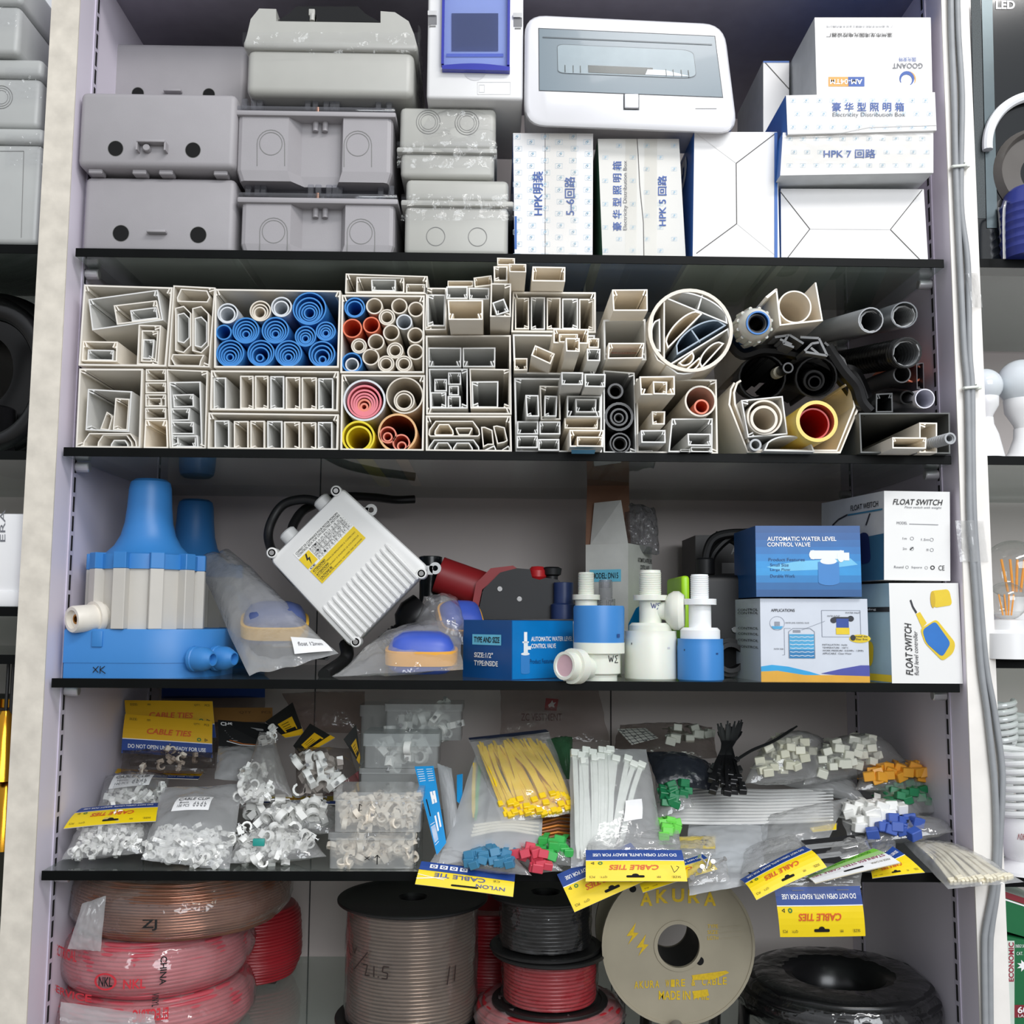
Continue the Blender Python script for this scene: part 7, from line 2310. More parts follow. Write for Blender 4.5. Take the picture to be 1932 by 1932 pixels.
for k in range(5):
    mb.rect(pm, .0, .2 * k + .08, 1, .2 * k + .11, pn)
    mb.rect(pm, .2 * k + .08, 0, .2 * k + .1, 1, pn)
    mb.rect(pm, .2 * k + .12, .2 * ((k * 2) % 5) + .13, .2 * k + .2, .2 * ((k * 2) % 5) + .19, pn)
mb.build('size_table', o)
heads(pos, 14, (.5, .95), (.3, .8), (.2, .9), M('tie_dim_white', (196, 198, 186), .4), 'pale cable tie in the dim grey bag at the back', 'pale ties at the back', .005)
bag('dark glossy bag behind the fan of long white straps', [(1218, 1418, .16), (1340, 1440, .16), (1350, 1492, .10), (1240, 1478, .10)], .02, film('dark_bag_film', (.3, .32, .38), .5, .2, .8, (.06, .07, .09), .4), 63, 'cable_tie_bag')
# bags of tie heads toward the cable post
headbag('plump clear bag of off-white ties beside the black bundle', [(1440, 1405, .17), (1555, 1392, .18), (1545, 1466, .10), (1405, 1478, .09)], .026, M('tie_offwhite', (214, 212, 192), .4), 30, (.1, .8), (.3, .9), 'off-white cable tie in the plump bag beside the black bundle', 'off-white ties beside the black bundle', .0048, 71)
headbag('plump clear bag of white ties with a pointed end toward the cabinet wall', [(1545, 1402, .18), (1660, 1408, .19), (1716, 1440, .16), (1515, 1482, .10)], .026, M('tie_soft_white', (222, 222, 208), .4), 34, (.08, .75), (.25, .9), 'white cable tie in the plump pointed bag', 'white ties in the pointed bag', .005, 72)
headbag('bag of orange cable ties penned JC by the cabinet wall', [(1622, 1458, .15), (1765, 1452, .16), (1768, 1492, .11), (1615, 1490, .11)], .016, torg, 26, (.08, .92), (.2, .85), 'orange cable tie in the bag by the cabinet wall', 'orange cable ties', .0055, 73, (.45, .15, .06))
headbag('bag of dark green cable ties below the orange ones', [(1640, 1492, .14), (1750, 1492, .15), (1782, 1530, .09), (1660, 1540, .08)], .016, tdgr, 24, (.1, .9), (.1, .85), 'dark green cable tie below the orange ones', 'dark green cable ties below the orange ones', .005, 74)
headbag('bag of big white cable ties penned JC in front of the dark green ones', [(1580, 1524, .10), (1745, 1522, .12), (1735, 1548, .08), (1600, 1578, .05)], .018, M('tie_clean_white', (234, 234, 230), .4), 30, (.03, .72), (.1, .9), 'big white cable tie in the penned bag', 'big white cable ties', .0058, 75, (.42, .30, .05))
headbag('bag of royal blue cable ties penned JC, its clear end past the cabinet front', [(1640, 1556, .09), (1790, 1552, .07), (1800, 1570, .03), (1622, 1592, .03)], .012, troy, 18, (.05, .55), (.1, .8), 'royal blue cable tie in the penned bag', 'royal blue cable ties', .0055, 76, (.50, .72, .04))
# long straps in the fan
grp = 'long white straps of the fan'
for k in range(11):
    y0, y1 = 1551 - 5.6 * k, 1547 - 5.8 * k
    tie([P(1240 + 5 * k, y0, .075 + .007 * k), P(1340 + 2 * k, y0 + 2 - .8 * k, .075 + .007 * k), P(1450, (y0 + y1) / 2 + 3 - .3 * k, .07 + .007 * k), P(1572, y1, .065 + .007 * k)], .0042, tlgy, 'long white strap in the fanned sheaf of straps', grp, False, up=(0, -.35, .94))
bag('milky bag under the middle of the white straps', [(1300, 1556, .085), (1450, 1550, .08), (1440, 1630, .02), (1290, 1640, .01)], .008, poly_f, 81, 'cable_tie_bag')
bag('milky bag fanned out at the shelf front behind the tilted header', [(1300, 1600, .04), (1450, 1590, .05), (1420, 1668, -.01), (1300, 1690, -.03)], .006, poly_f, 82, 'cable_tie_bag')
bag('clear crinkled bag under the ends of the white straps', [(1425, 1545, .09), (1600, 1505, .11), (1560, 1590, .04), (1440, 1612, .03)], .014, poly_m, 83, 'cable_tie_bag')
bag('clear wrinkled bag over the white strap ends, below the plump bags', [(1430, 1470, .16), (1600, 1462, .15), (1640, 1520, .10), (1560, 1500, .13)], .012, poly_m, 84, 'cable_tie_bag')
# screws in clear bag
o, pos, n, mp = bag('clear bag with loose screws hanging at the shelf edge above the white reel', [(1290, 1626, .0), (1370, 1618, .0), (1376, 1662, -.03), (1300, 1672, -.035)], .008, poly_c, 85, 'screw_bag')
pr = MB().cyl((0, 0, 0), (0, 0, 1), .0011, .014, steel, 8).cyl((0, 0, .014), (0, 0, 1), .0026, .0012, steel, 10).build('screw')
scatter(pr, 9, lambda i: pos(.2 + .07 * i, rnd.uniform(.3, .7), .6), 'screw in the clear bag above the white reel', 'screw', 'screws above the white reel')
# stapled headers along the edge
def edge_bag(label, card, bq, kind='ties', seed=0, bulge=.002, **k):
    o, pos, n, mp = bag(label, bq, .006, poly_c, seed, 'cable_tie_bag')
    header(flip(card), o, kind, bulge, **k)
    return o


edge_bag('bag with yellow NYLON CABLE TIE header hanging over the shelf edge', [(795, 1625, -.012), (972, 1648, -.012), (968, 1692, -.03), (783, 1668, -.03)], [(835, 1590, .02), (960, 1600, .02), (955, 1640, -.01), (810, 1628, -.01)], 'nylon', 91)
edge_bag('cable tie bag whose tilted yellow header hangs lowest beside the white reel', [(1051, 1650, -.012), (1190, 1590, .0), (1240, 1652, -.025), (1084, 1721, -.035)], [(1090, 1580, .04), (1190, 1575, .04), (1190, 1600, .01), (1100, 1630, .0)], 'ties', 92)
edge_bag('cable tie bag with a slanting yellow header just behind the straight one, above the reel', [(1200, 1655, -.005), (1325, 1612, .0), (1354, 1640, -.02), (1213, 1684, -.03)], [(1240, 1590, .04), (1330, 1585, .04), (1320, 1620, .01), (1220, 1640, .0)], 'ties', 93)
o = edge_bag('cable tie bag with straight yellow header and pen scribble, under the white-tie bag', [(1105, 1604, -.02), (1286, 1604, -.016), (1297, 1663, -.038), (1105, 1663, -.042)], [(1110, 1560, .03), (1280, 1560, .03), (1284, 1606, -.012), (1108, 1606, -.016)], 'ties', 94)
pm = lambda u, v, off=0.0: P(u, v, -.0425 - off)
mb = MB()
mb.line(pm, [(1266, 1633), (1272, 1646), (1277, 1642), (1281, 1636), (1276, 1634)], 1.2, black, .001)
mb.build('pen_mark', o)
edge_bag('cable tie bag with strongly tilted yellow header, right of the white reel top', [(1396, 1660, -.012), (1516, 1597, .0), (1560, 1636, -.03), (1427, 1698, -.045)], [(1400, 1600, .04), (1500, 1570, .05), (1515, 1602, .0), (1400, 1650, -.01)], 'ties', 95, .006)
edge_bag('bag with white STAINLESS STEEL header over the shelf edge', [(1518, 1655, -.02), (1648, 1601, -.005), (1699, 1628, -.035), (1538, 1667, -.045)], [(1540, 1590, .04), (1630, 1575, .05), (1645, 1604, .0), (1530, 1640, -.01)], 'steel', 96)
edge_bag('cable tie bag with yellow header, half under the long bag by the cable post', [(1640, 1640, -.008), (1684, 1597, .01), (1745, 1646, -.02), (1646, 1657, -.03)], [(1640, 1580, .05), (1690, 1575, .06), (1690, 1600, .01), (1640, 1620, .0)], 'ties', 97)
o = edge_bag('cable tie bag hanging straight down below the shelf edge, header lowest', [(1460, 1673, -.028), (1622, 1671, -.028), (1633, 1766, -.030), (1472, 1768, -.030)], [(1470, 1635, -.01), (1625, 1625, -.01), (1624, 1676, -.027), (1462, 1676, -.027)], 'ties', 98, .003)
mb = MB()
pm = patch(*[P(x, y, -.0315) for x, y in ((1460, 1673), (1622, 1671), (1633, 1766), (1472, 1768))])
for u in (.20, .72):
    mb.rect(pm, u, .06, u + .14, .075, chrome, .002)
mb.build('staple', o)
# yellow sticker packet and steel tie packet
o, pos, n, mp = bag('flat packet with yellow slip penned 22 below the white straps', [(1280, 1578, .055), (1351, 1577, .055), (1351, 1612, .02), (1284, 1610, .02)], .004, poly_c, 99, 'cable_tie_bag')
pm = patch(*[pos(u, v, .3) for u, v in ((.02, .02), (.98, .02), (.98, .72), (.02, .72))])
mb = MB().rect(pm, 0, 0, 1, 1, yel, 0)
mb.text(pm, '22', .55, .3, .8, .75, M('pen_grey', (90, 90, 96), .6), 0, .0006, .2)
mb.build('yellow_slip', o)
t = thing('steel_tie_packet', P(1580, 1620, .0), 'packet of flat steel ties between the tilted header and the steel header', 'steel tie packet')
for k in range(5):
    a = [P(1512 + 8 * k, 1588 + 9 * k, .03 - .009 * k), P(1612 + 2 * k, 1578 + 9 * k, .035 - .009 * k), P(1618 + 1 * k, 1590 + 8 * k, .022 - .009 * k), P(1535 + 5 * k, 1606 + 9 * k, .018 - .009 * k)]
    MB().prism(a, V((0, 0.001, .0014)), steel if k % 2 else M('strip_black', (30, 30, 32), .4)).build('steel_strip', t)
bag('small packet with yellow header edge under the big white ties', [(1530, 1556, .075), (1580, 1552, .075), (1578, 1566, .06), (1526, 1570, .06)], .003, poly_c, 100, 'cable_tie_bag')
header([(1528, 1562, .066), (1578, 1553, .07), (1578, 1565, .058), (1534, 1570, .055)], bpy.data.objects[[x.name for x in COL.objects if x.name.startswith('cable_tie_bag')][-1]] if False else None, 'plain', name='header_card', label='thin yellow header card edge beneath the big white ties', cat='header card')
# long bag over the cable post
o, pos, n, mp = bag('long clear bag of cream ties sticking out over the cable post', [(1700, 1586, .06), (1808, 1594, .03), (1931, 1664, -.07), (1790, 1678, -.05)], .014, poly_m, 101, 'cable_tie_bag', nv=34, nu=26)
for i in range(16):
    u = .12 + .76 * i / 15
    tie([pos(u, .93 - .1 * abs(u - .6), rnd.uniform(.2, .9)), pos(u * .9 + .04, .5, rnd.uniform(.3, .9)), pos(u * .8 + .1, .05, rnd.uniform(.2, .7))], .0042, tcrm, 'cream cable tie in the long bag over the cable post', 'cream cable ties in the long bag', up=n)

LOOSE.build('loose_cable_clips', label='small white and cream cable clips filling the front bags and clear boxes', cat='cable clips', kind='stuff')


# ================================================================ lowest shelf: wire coils and spools
def wobble(mb, C, a, amp, seed):
    """Slight unevenness of hand-wound wire."""
    for v in mb.v:
        d = v - C
        h = a * d.dot(a)
        q = d - h
        k = noise.noise(V((q.x * 14, q.y * 14, d.dot(a) * 60 + seed))) + .6 * noise.noise(V((q.x * 30 + 5, q.y * 30 + q.z * 30, d.dot(a) * 400 + seed)))
        v += q.normalized() * amp * k + a * amp * .5 * noise.noise(V((q.x * 20, q.y * 20, seed + 7)))


def wind(R, H, pitch, r, inner, rnd_=0.0):
    """Profile (radius, height) of stacked windings."""
    n = max(2, int(H / pitch))
    p = H / n
    pr = [(inner, r * .5)]
    for i in range(n):
        for k in range(5):
            a = -PI / 2 + PI * k / 4
            rr = R - (0.35 * r if i in (0, n - 1) else 0) - r + r * math.cos(a) - rnd_ * R * abs(2 * (i + .5) / n - 1) ** 3.5
            pr.append((rr, p * (i + .5) + p * .5 * math.sin(a)))
    pr.append((inner, H - r * .5))
    return pr


def coil(label, C, R, H, inner, mat, pitch, wrap, ax=(0, 0, 1), prints=(), seed=0, crumple=.004):
    C = V(C)
    t = thing('wire_coil', C, label, 'wire coil')
    a = V(ax).normalized()
    mb = MB()
    m = wind(R, H, pitch, pitch * .5, inner, .13)
    mb.lathe(m + [m[0]], C, a, mat, 96)
    wobble(mb, C, a, .0018, seed)
    mb.build('winding', t, ang=180)
    mp = lambda u, v, off=0.0: C + V((math.sin(u) * (R + .0085 + off), -math.cos(u) * (R + .0085 + off), v))
    if wrap:
        mb = MB()
        def f(u, v):
            an = 2 * PI * u
            k = crumple * noise.noise(V((math.cos(an) * 5, math.sin(an) * 5, v * 5 + seed))) + crumple * .7 * abs(noise.noise(V((math.cos(an) * 13, math.sin(an) * 13, v * 3 + seed))))
            pr = [(inner + .01, H + .002), (R * .8, H + .003), (R * .955, H * .9), (R + .003, H * .55), (R + .002, H * .3), (R * .94, H * .08), (R * .8, .0005)]
            x = v * (len(pr) - 1)
            i = min(int(x), len(pr) - 2)
            q = x - i
            r = pr[i][0] + (pr[i + 1][0] - pr[i][0]) * q + k
            h = pr[i][1] + (pr[i + 1][1] - pr[i][1]) * q + k * .5
            return C + V((math.sin(an) * r, -math.cos(an) * r, h))
        mb.surf(f, 90, 20, wrap)
        w = mb.build('film_wrap', t, ang=180)
        if prints:
            mb = MB()
            for s_, u0, v0, u1, v1, m, rot in prints:
                if s_ == 'O':
                    mb.disc(mp, (u0 + u1) / 2, (v0 + v1) / 2, abs(u1 - u0) / 2, abs(v1 - v0) / 2, m, .002, 24, .8)
                else:
                    mb.text(mp, s_, u0, v0, u1, v1, m, rot, .002, bold=.02)
            mb.build('print', w)
    return t


copper = M('copper_wire', (150, 104, 84), 0.2, metal=0.6, var=0.3, scale=14)
pinkw = M('pink_red_wire', (188, 80, 90), 0.3, var=0.08, scale=20)
redw = M('red_wire', (160, 40, 48), 0.3, var=0.08, scale=20)
blkw = M('black_wire', (20, 20, 21), 0.25, var=0.1)
taupe = M('taupe_wire', (126, 108, 94), 0.22, metal=0.5, var=0.25, scale=14)
wrapc = film('coil_wrap', (.97, .96, .95), .10, .08, 1.3, (.9, .86, .84), .35, 40)
wrapk = film('clear_spool_wrap', (.97, .97, .97), .02, .06, 1.6, (.6, .6, .6), .4, 50)
wrapp = film('pink_coil_wrap', (.96, .92, .92), .26, .08, 1.4, (.86, .74, .74), .3, 40)
pr_red = M('wrap_print_red', (200, 44, 56), .5)
cA = V((P(345, 1700, .155).x, .155, P(345, 1788, .025).z))
cB = V((P(298, 1800, .14).x, .14, P(298, 1897, .03).z))
cC = V((P(295, 1900, .14).x, .14, Z5))
zB = cA.z - cB.z - .002
coil('pink red wire coil in printed film, lowest of the stack by the plain post', cC, .112, cB.z - Z5 - .001, .05, pinkw, .0042, wrapp, seed=3, prints=[('ELECTRIC', .4, .055, .1, .042, pr_red, 0)])
coil('pink red wire coil in red printed film, middle of the stack by the post', cB, .108, zB, .05, pinkw, .0042, wrapp, seed=5, prints=[('ELECTRICAL', -.95, .055, -.50, .043, pr_red, 0), ('NKL', -.235, .032, -.10, .022, black, 0), ('O', -.28, .036, -.06, .018, pr_red, 0), ('SERVICE', -.9, .012, -.3, .004, pr_red, 0), ('CHINA', .32, .052, .38, .022, black, 270), ('VINYL', .26, .014, .32, .0, black, 270), ('NKL', .0, .03, .2, .02, pr_red, 0)])
coil('copper coloured wire coil in clear film on top of the stack by the plain post', cA, .128, .062, .06, copper, .0030, wrapc, seed=9, prints=[('ZJ', -.03, .032, .09, .020, black, 0)])
coil('red wire coil standing behind the stack by the plain post', (P(474, 1800, .29).x, .29, P(500, 1868, .22).z), .066, .088, .03, redw, .004, None)
MB().box((P(445, 1868, .26).x, .26, Z5), (P(520, 1868, .26).x, .35, P(500, 1868, .22).z - .001), M('dark_support_box', (60, 40, 40), .7), .002).build('support_box', label='dark box under the red wire coil, behind the pink coils', cat='box')
bag('loose clear film flap hanging beside the copper coil by the plain post', [(155, 1705, .03), (200, 1690, .03), (190, 1795, .025), (128, 1790, .025)], .006, poly_m, 120, 'plastic_sheet', 'plastic sheet')
bag('crumpled film over the lowest pink coil', [(115, 1890, .02), (290, 1915, .02), (300, 1960, .015), (112, 1960, .015)], .01, poly_m, 121, 'plastic_sheet', 'plastic sheet')
spool_blk = M('spool_black', (22, 22, 22), 0.45)


def spool(label, C, H, Rf, Rb, mat, pitch, scrib=None, wrap=None, tf=.004):
    C = V(C)
    t = thing('wire_spool', C, label, 'wire spool')
    up = V((0, 0, 1))
    for z in (0, H - tf):
        MB().lathe([(.016, 0), (Rf - .001, 0), (Rf, .001), (Rf, tf - .001), (Rf - .001, tf), (Rf * .9, tf), (Rf * .88, tf - .001), (.018, tf - .001), (.016, 0)], C + up * z, up, spool_blk, 48).build('flange', t)
    MB().lathe([(.016, tf), (.016, H - tf), (.019, H - tf), (.019, tf), (.016, tf)], C, up, spool_blk, 24).build('core', t)
    m = wind(Rb, H - 2 * tf - .002, pitch, pitch * .5, .019)
    mb = MB().lathe(m, C + up * (tf + .001), up, mat, 80)
    wobble(mb, C, up, .0011, Rb * 99)
    mb.build('winding', t, ang=180)
    if wrap:
        def f(u, v):
            an = 2 * PI * u
            k = .0022 * noise.noise(V((math.cos(an) * 6, math.sin(an) * 6, v * 5))) + .001
            return C + V((math.sin(an) * (Rb + .0012 + k), -math.cos(an) * (Rb + .0012 + k), tf + .003 + (H - 2 * tf - .006) * v))
        w = MB().surf(f, 80, 14, wrap).build('film_wrap', t, ang=180)
        if scrib:
            mq = lambda u, v, off=0.0: C + V((math.sin(u / Rb) * (Rb + .0052 + off), -math.cos(u / Rb) * (Rb + .0052 + off), v))
            mb = MB()
            for ln in scrib:
                mb.line(mq, [(q[0] * Rb, q[1]) for q in ln], .0014, M('marker_brown', (44, 30, 26), .6), .0006)
            mb.build('pen_mark', w)
    return t


Yc = .15
zt = P(775, 1690, Yc).z
spool('big black spool of taupe wire with marker writing, beside the pink coils', (P(779, 1700, Yc).x, Yc, Z5), zt - Z5, .091, .0775, taupe, .0040,
      [[(-1.05, .100), (-.95, .085)], [(-.92, .1), (-.85, .09), (-.8, .098)], [(-.58, .096), (-.86, .072)], [(-.66, .081), (-.58, .082), (-.62, .070), (-.54, .071)], [(-.47, .082), (-.47, .070)], [(-.40, .072), (-.40, .07)], [(-.24, .083), (-.33, .083), (-.34, .077), (-.26, .076), (-.27, .070), (-.35, .070)], [(.62, .080), (.58, .06)], [(.72, .08), (.70, .062)]], wrapc)
Yr = .11
rc = P(1037, 1900, Yr)
zc = P(1037, 1888, Yr).z
coil('red wire coil in film lying under the red spool', (rc.x, Yr + .012, Z5), .086, zc - Z5 - .001, .03, redw, .0042, wrapp, seed=11)
zr1 = P(1037, 1788, Yr).z
spool('black spool of red wire in the middle of the spool stack', (rc.x, Yr, zc), zr1 - zc, .068, .0545, redw, .0040, None, wrapk)
spool('black spool of black wire on top of the red wire spool', (P(1030, 1700, Yr).x, Yr + .004, zr1), P(1030, 1682, Yr).z - zr1, .066, .052, blkw, .0040, None, wrapk)
coil('dim red wire coil behind the spool stack', (P(925, 1850, .25).x, .27, Z5), .07, .10, .03, redw, .004, None)

# white reel facing the room
t = thing('cable_reel', (P(1280, 1790, .08).x, .12, Z5), 'white cable reel with worn yellow lettering standing on edge, facing the room', 'cable reel')
c = P(1280, 1786, .08)
R = .0885
c.z = Z5 + R + .0150
ax = V((0, -1, 0))
rwh = M('reel_white', (164, 155, 134), .55, var=.05, scale=25)
ylet = M('reel_yellow_letters', (218, 182, 26), .6, var=.15, scale=300)
mb = MB()
hr = .0243
N = 56
for y0, th_ in ((0.0, .004), (.075, .004)):
    circ = lambda r, y: [V((c.x + r * math.cos(2 * PI * k / N), c.y + y, c.z + r * math.sin(2 * PI * k / N))) for k in range(N)]
    mb.ring(circ(R, y0), circ(hr, y0), V((0, th_, 0)), rwh, True)
    mb.ring(circ(R, y0 - .0012), circ(R - .003, y0 - .0012), V((0, .0012, 0)), rwh, True)
    mb.ring(circ(hr + .004, y0 - .0014), circ(hr, y0 - .0014), V((0, .0014, 0)), rwh, True)
f_ = mb.build('flange', t)
mp = px_map(.08)
dz = c.z - P(1280, 1786, .08).z
mpr = lambda u, v, off=0.0: P(u, v, .08 - off) + V((0, 0, dz))
mb = MB()
def arc_text(s_, cx, cy, r, a0, a1, h, m, top=True):
    n = len(s_)
    for i, ch in enumerate(s_):
        if ch == ' ':
            continue
        a = math.radians(a0 + (a1 - a0) * (i + .5) / n)
        w = abs(math.radians(a1 - a0)) * r / n * .42
        fx = lambda u, v, off=0.0, a=a: mpr(cx + (r - v) * math.sin(a) * (1 if top else -1) * 1 + u * math.cos(a), cy - (r - v) * math.cos(a) * (1 if top else -1) + (u * math.sin(a) if top else -u * math.sin(a)), off)
        mb.text(fx, ch, -w, -h / 2, w, h / 2, m, 0, .0006, bold=.02)
for i, ch in enumerate('AKURA'):
    x = 1208 + 30 * i
    yy = 1697 - 10 * math.sin(PI * (i + .5) / 5) + 4
    mb.text(mpr, ch, x, yy - 13, x + 23, yy + 13, ylet, 0, .0006, bold=.03)
for i, ch in enumerate('AKURA WIRE & CABLE'):
    if ch != ' ':
        x = 1197 + 9.8 * i
        mb.text(mpr, ch, x, 1847 + 6 - .9 * i * .5, x + 7.5, 1847 + 20 - .9 * i * .5, ylet, 0, .0006, bold=.02)
mb.poly(mpr, [(1305, 1842), (1370, 1833), (1376, 1837), (1345, 1850), (1308, 1851)], ylet, .0007)
mb.text(mpr, 'MADE IN PHIL', 1243, 1871, 1338, 1888, ylet, 0, .0006, bold=.02)
mb.poly(mpr, [(1306, 1872), (1335, 1868), (1338, 1880), (1310, 1886)], ylet, .0007)
for y, s_ in ((1746, 'TYPE'), (1757, 'SIZE'), (1768, 'LGTH')):
    mb.text(mpr, s_, 1335, y, 1355, y + 7, ylet, 0, .0006)
    mb.line(mpr, [(1358, y + 5), (1398, y + 2)], 1, M('faint_tan', (170, 160, 136), .6), .0006)
for ox, oy in ((0, 0), (19, 22)):
    MB().poly(mpr, [(1200 + ox, 1742 + oy), (1182 + ox, 1768 + oy), (1193 + ox, 1767 + oy), (1185 + ox, 1784 + oy), (1205 + ox, 1762 + oy), (1195 + ox, 1761 + oy)], ylet, .0006).build('lightning_emblem', f_)
mb.disc(mpr, 1194, 1679, 6.5, 6.5, hole, .0006)
mb.disc(mpr, 1321, 1815, 7, 8, hole, .0006)
mb.build('lettering', f_)
mb = MB().ring([V((c.x + .05 * math.cos(2 * PI * k / N), c.y + .004, c.z + .05 * math.sin(2 * PI * k / N))) for k in range(N)], [V((c.x + hr * math.cos(2 * PI * k / N), c.y + .004, c.z + hr * math.sin(2 * PI * k / N))) for k in range(N)], V((0, .071, 0)), spool_blk, True)
mb.build('core', t)
coil('large black cable coil in clear film, lying on the glass by the cabinet wall', (P(1590, 1850, .135).x, .15, Z5), .118, .050, .055, blkw, .0085, film('black_coil_wrap', (.96, .96, .96), .02, .06, 1.6, (.5, .5, .5), .4, 40), seed=15, crumple=.003)
for i, (x, l) in enumerate(((1165, 'first'), (1215, 'second'), (1345, 'third'), (1400, 'fourth'))):
    a, b = P(x, 1926, .0), P(x + 5, 1886, .20)
    a.z = b.z = Z5 + .0075
    MB().sweep([a, b], .007, blkw, 14).build('rubber_hose', label='%s of four black rubber hoses lying on the glass under the white reel' % l, cat='hose')
a, b = P(1292, 1925, .01), P(1275, 1900, .07)
a.z, b.z = Z5 + .012, Z5 + .018
MB().sweep([a, b], .008, M('grey_hose_end', (120, 116, 108), .5), 14).build('hose_end', label='grey hose end in front of the white reel', cat='hose')


# ================================================================ cables on the post
cabm = M('grey_cable_sheath', (150, 153, 156), .5, var=.06, scale=60)
Yp = -.0145
C1 = [(1793, -60), (1795, 60), (1800, 180), (1803, 312), (1808, 430), (1814, 560), (1819, 660), (1825, 730), (1828, 850), (1830, 980), (1839, 1100), (1850, 1250), (1862, 1340), (1873, 1440), (1878, 1500), (1880, 1600), (1873, 1680), (1860, 1750), (1857, 1800), (1860, 1990)]
C2 = [(1805, -60), (1808, 60), (1815, 180), (1813, 312), (1814, 400), (1826, 500), (1829, 660), (1834, 730), (1835, 850), (1838, 980), (1847, 1100), (1860, 1250), (1876, 1340), (1890, 1440), (1891, 1500), (1886, 1600), (1881, 1680), (1871, 1750), (1868, 1800), (1869, 1990)]
for pts, l in ((C1, 'grey cable clipped to the white post edge, the one nearer the cabinet'), (C2, 'grey cable clipped to the white post edge, the one nearer the next bay')):
    MB().sweep(spline([P(x, y, Yp) for x, y in pts], 6), .0034, cabm, 12).build('cable', label=l, cat='cable')
for y, x0, x1, l in ((312, 1799, 1826, 'upper'), (730, 1821, 1848, 'lower')):
    mb = MB()
    a, b = P(x0, y + 2, Yp - .0045), P(x1 - 4, y, Yp - .0045)
    mb.sweep(spline([P(x0 - 2, y + 3, Yp + .002), a, b, P(x1 - 2, y, Yp + .002)], 4), .0017, twht, 8)
    p = P(x1 - 3, y, Yp - .001)
    mb.box(p - V((.003, .004, .003)), p + V((.003, .006, .003)), twht, .0006)
    mb.build('cable_clip_band', label='%s white tie band holding the two grey cables on the post' % l, cat='cable tie')
for y0, y1, x0, x1, l in ((515, 580, 1806, 1846, 'upper'), (982, 1060, 1802, 1856, 'lower')):
    f = lambda u, v: P(x0 + (x1 - x0) * u + (y1 - y0) * v * .12, y0 + (y1 - y0) * v, -.0112 - .008 * math.exp(-((u - .55) / .22) ** 2) + .0008 * noise.noise(V((u * 6, v * 6, y0))))
    MB().surf(f, 20, 12, poly_m if l == 'lower' else poly_c).build('tape_piece', label='%s piece of clear tape over the two grey cables' % l, cat='tape')

# ================================================================ next bay on the cable-post side
XB0, XB1 = XR + .0335, 1.42
bz = [P(1890, y, 0).z for y in (489, 861, 1244, 1656)]
for z, l in zip(bz, ('upper', 'second', 'third', 'lowest')):
    t = thing('glass_shelf', (1.2, .19, z - GT), '%s glass shelf of the bay beyond the cable post' % l, 'shelf')
    MB().box((XB0, .0012, z - GT), (XB1, DEPTH - .012, z), gl_m).build('pane', t)
    MB().box((XB0, 0, z - GT - .0003), (XB1, .0012, z + .0003), dark_edge).build('front_edge', t)
# black speaker-lamp panel
tvb = M('gloss_black', (18, 22, 24), .12, coat=.5)
t = thing('lamp_carton', (1.2, .1, bz[0]), 'tall glossy black display panel lettered LED, top of the next bay', 'display panel')
mb = MB()
a = P(1828, 300, .01)
mb.box((a.x, .01, bz[0] + .0005), (XB1, .06, .80), tvb)
mp = px_map(.01)
mb.text(mp, 'LED', 1879, 1, 1915, 17, white, 0, .0006, bold=.03)
mb.build('panel', t)
def strip_px(x0t, x0b, w, y0, y1, m, nm, off):
    MB().add([P(x0t, y0, .0095 - off), P(x0t + w, y0, .0095 - off), P(x0b + w, y1, .0095 - off), P(x0b, y1, .0095 - off)], [(0, 1, 2, 3)], m).build(nm, t)
strip_px(1832, 1842, 18, -10, 412, M('speaker_mesh', (58, 66, 68), .6, var=.4, scale=900), 'mesh_strip', 0)
strip_px(1852, 1862, 20, -10, 430, M('silver_strip', (86, 98, 102), .25, metal=.4), 'silver_strip', .0004)
c = P(1960, 330, .012)
MB().lathe([(.0, -.004), (.052, -.004), (.056, .003), (.050, .012), (.046, .004), (0, .0)], c, (0, -1, 0), M('bowl_grey', (96, 92, 88), .3), 40).build('bowl', t)
mb = MB()
ringm = M('ring_white', (236, 238, 240), .3)
pth = [c + V((.064 * math.cos(k), -.008, .064 * math.sin(k) + .03)) for k in [1.7 + 1.5 * i / 20 for i in range(21)]]
mb.sweep(pth, .006, ringm, 10)
mb.build('reflector_rim', t)
mb = MB()
for k in range(5):
    x = 1884 + 11 * k
    mb.sweep([P(x, 392, .006), P(x + 3, 430, .004), P(x + 6, 470, .008)], .0014, M('grille_grey', (120, 122, 122), .3), 8)
mb.build('grille', t)
# blue lantern
t = thing('lantern', (P(1935, 480, -.0).x, .03, bz[0]), 'dark blue plastic lantern with wire handle in front of the black panel', 'lantern')
lb = M('lantern_blue', (46, 56, 130), .3)
c = V((P(1945, 480, .0).x, .0, bz[0]))
pr = [(0, 0), (.031, 0)]
for k in range(6):
    pr += [(.032, .006 + k * .01), (.0335, .010 + k * .01), (.032, .014 + k * .01)]
pr += [(.030, .066), (.026, .078), (.020, .084), (0, .085)]
MB().lathe(pr, c + V((0, 0, .0)), (0, 0, 1), lb, 36).build('body', t)
MB().sweep(spline([P(1895, 488, -.02), P(1894, 420, -.02), P(1896, 385, -.02), P(1903, 382, -.015), P(1908, 388, -.01)], 6), .0016, chrome, 8).build('handle', t)
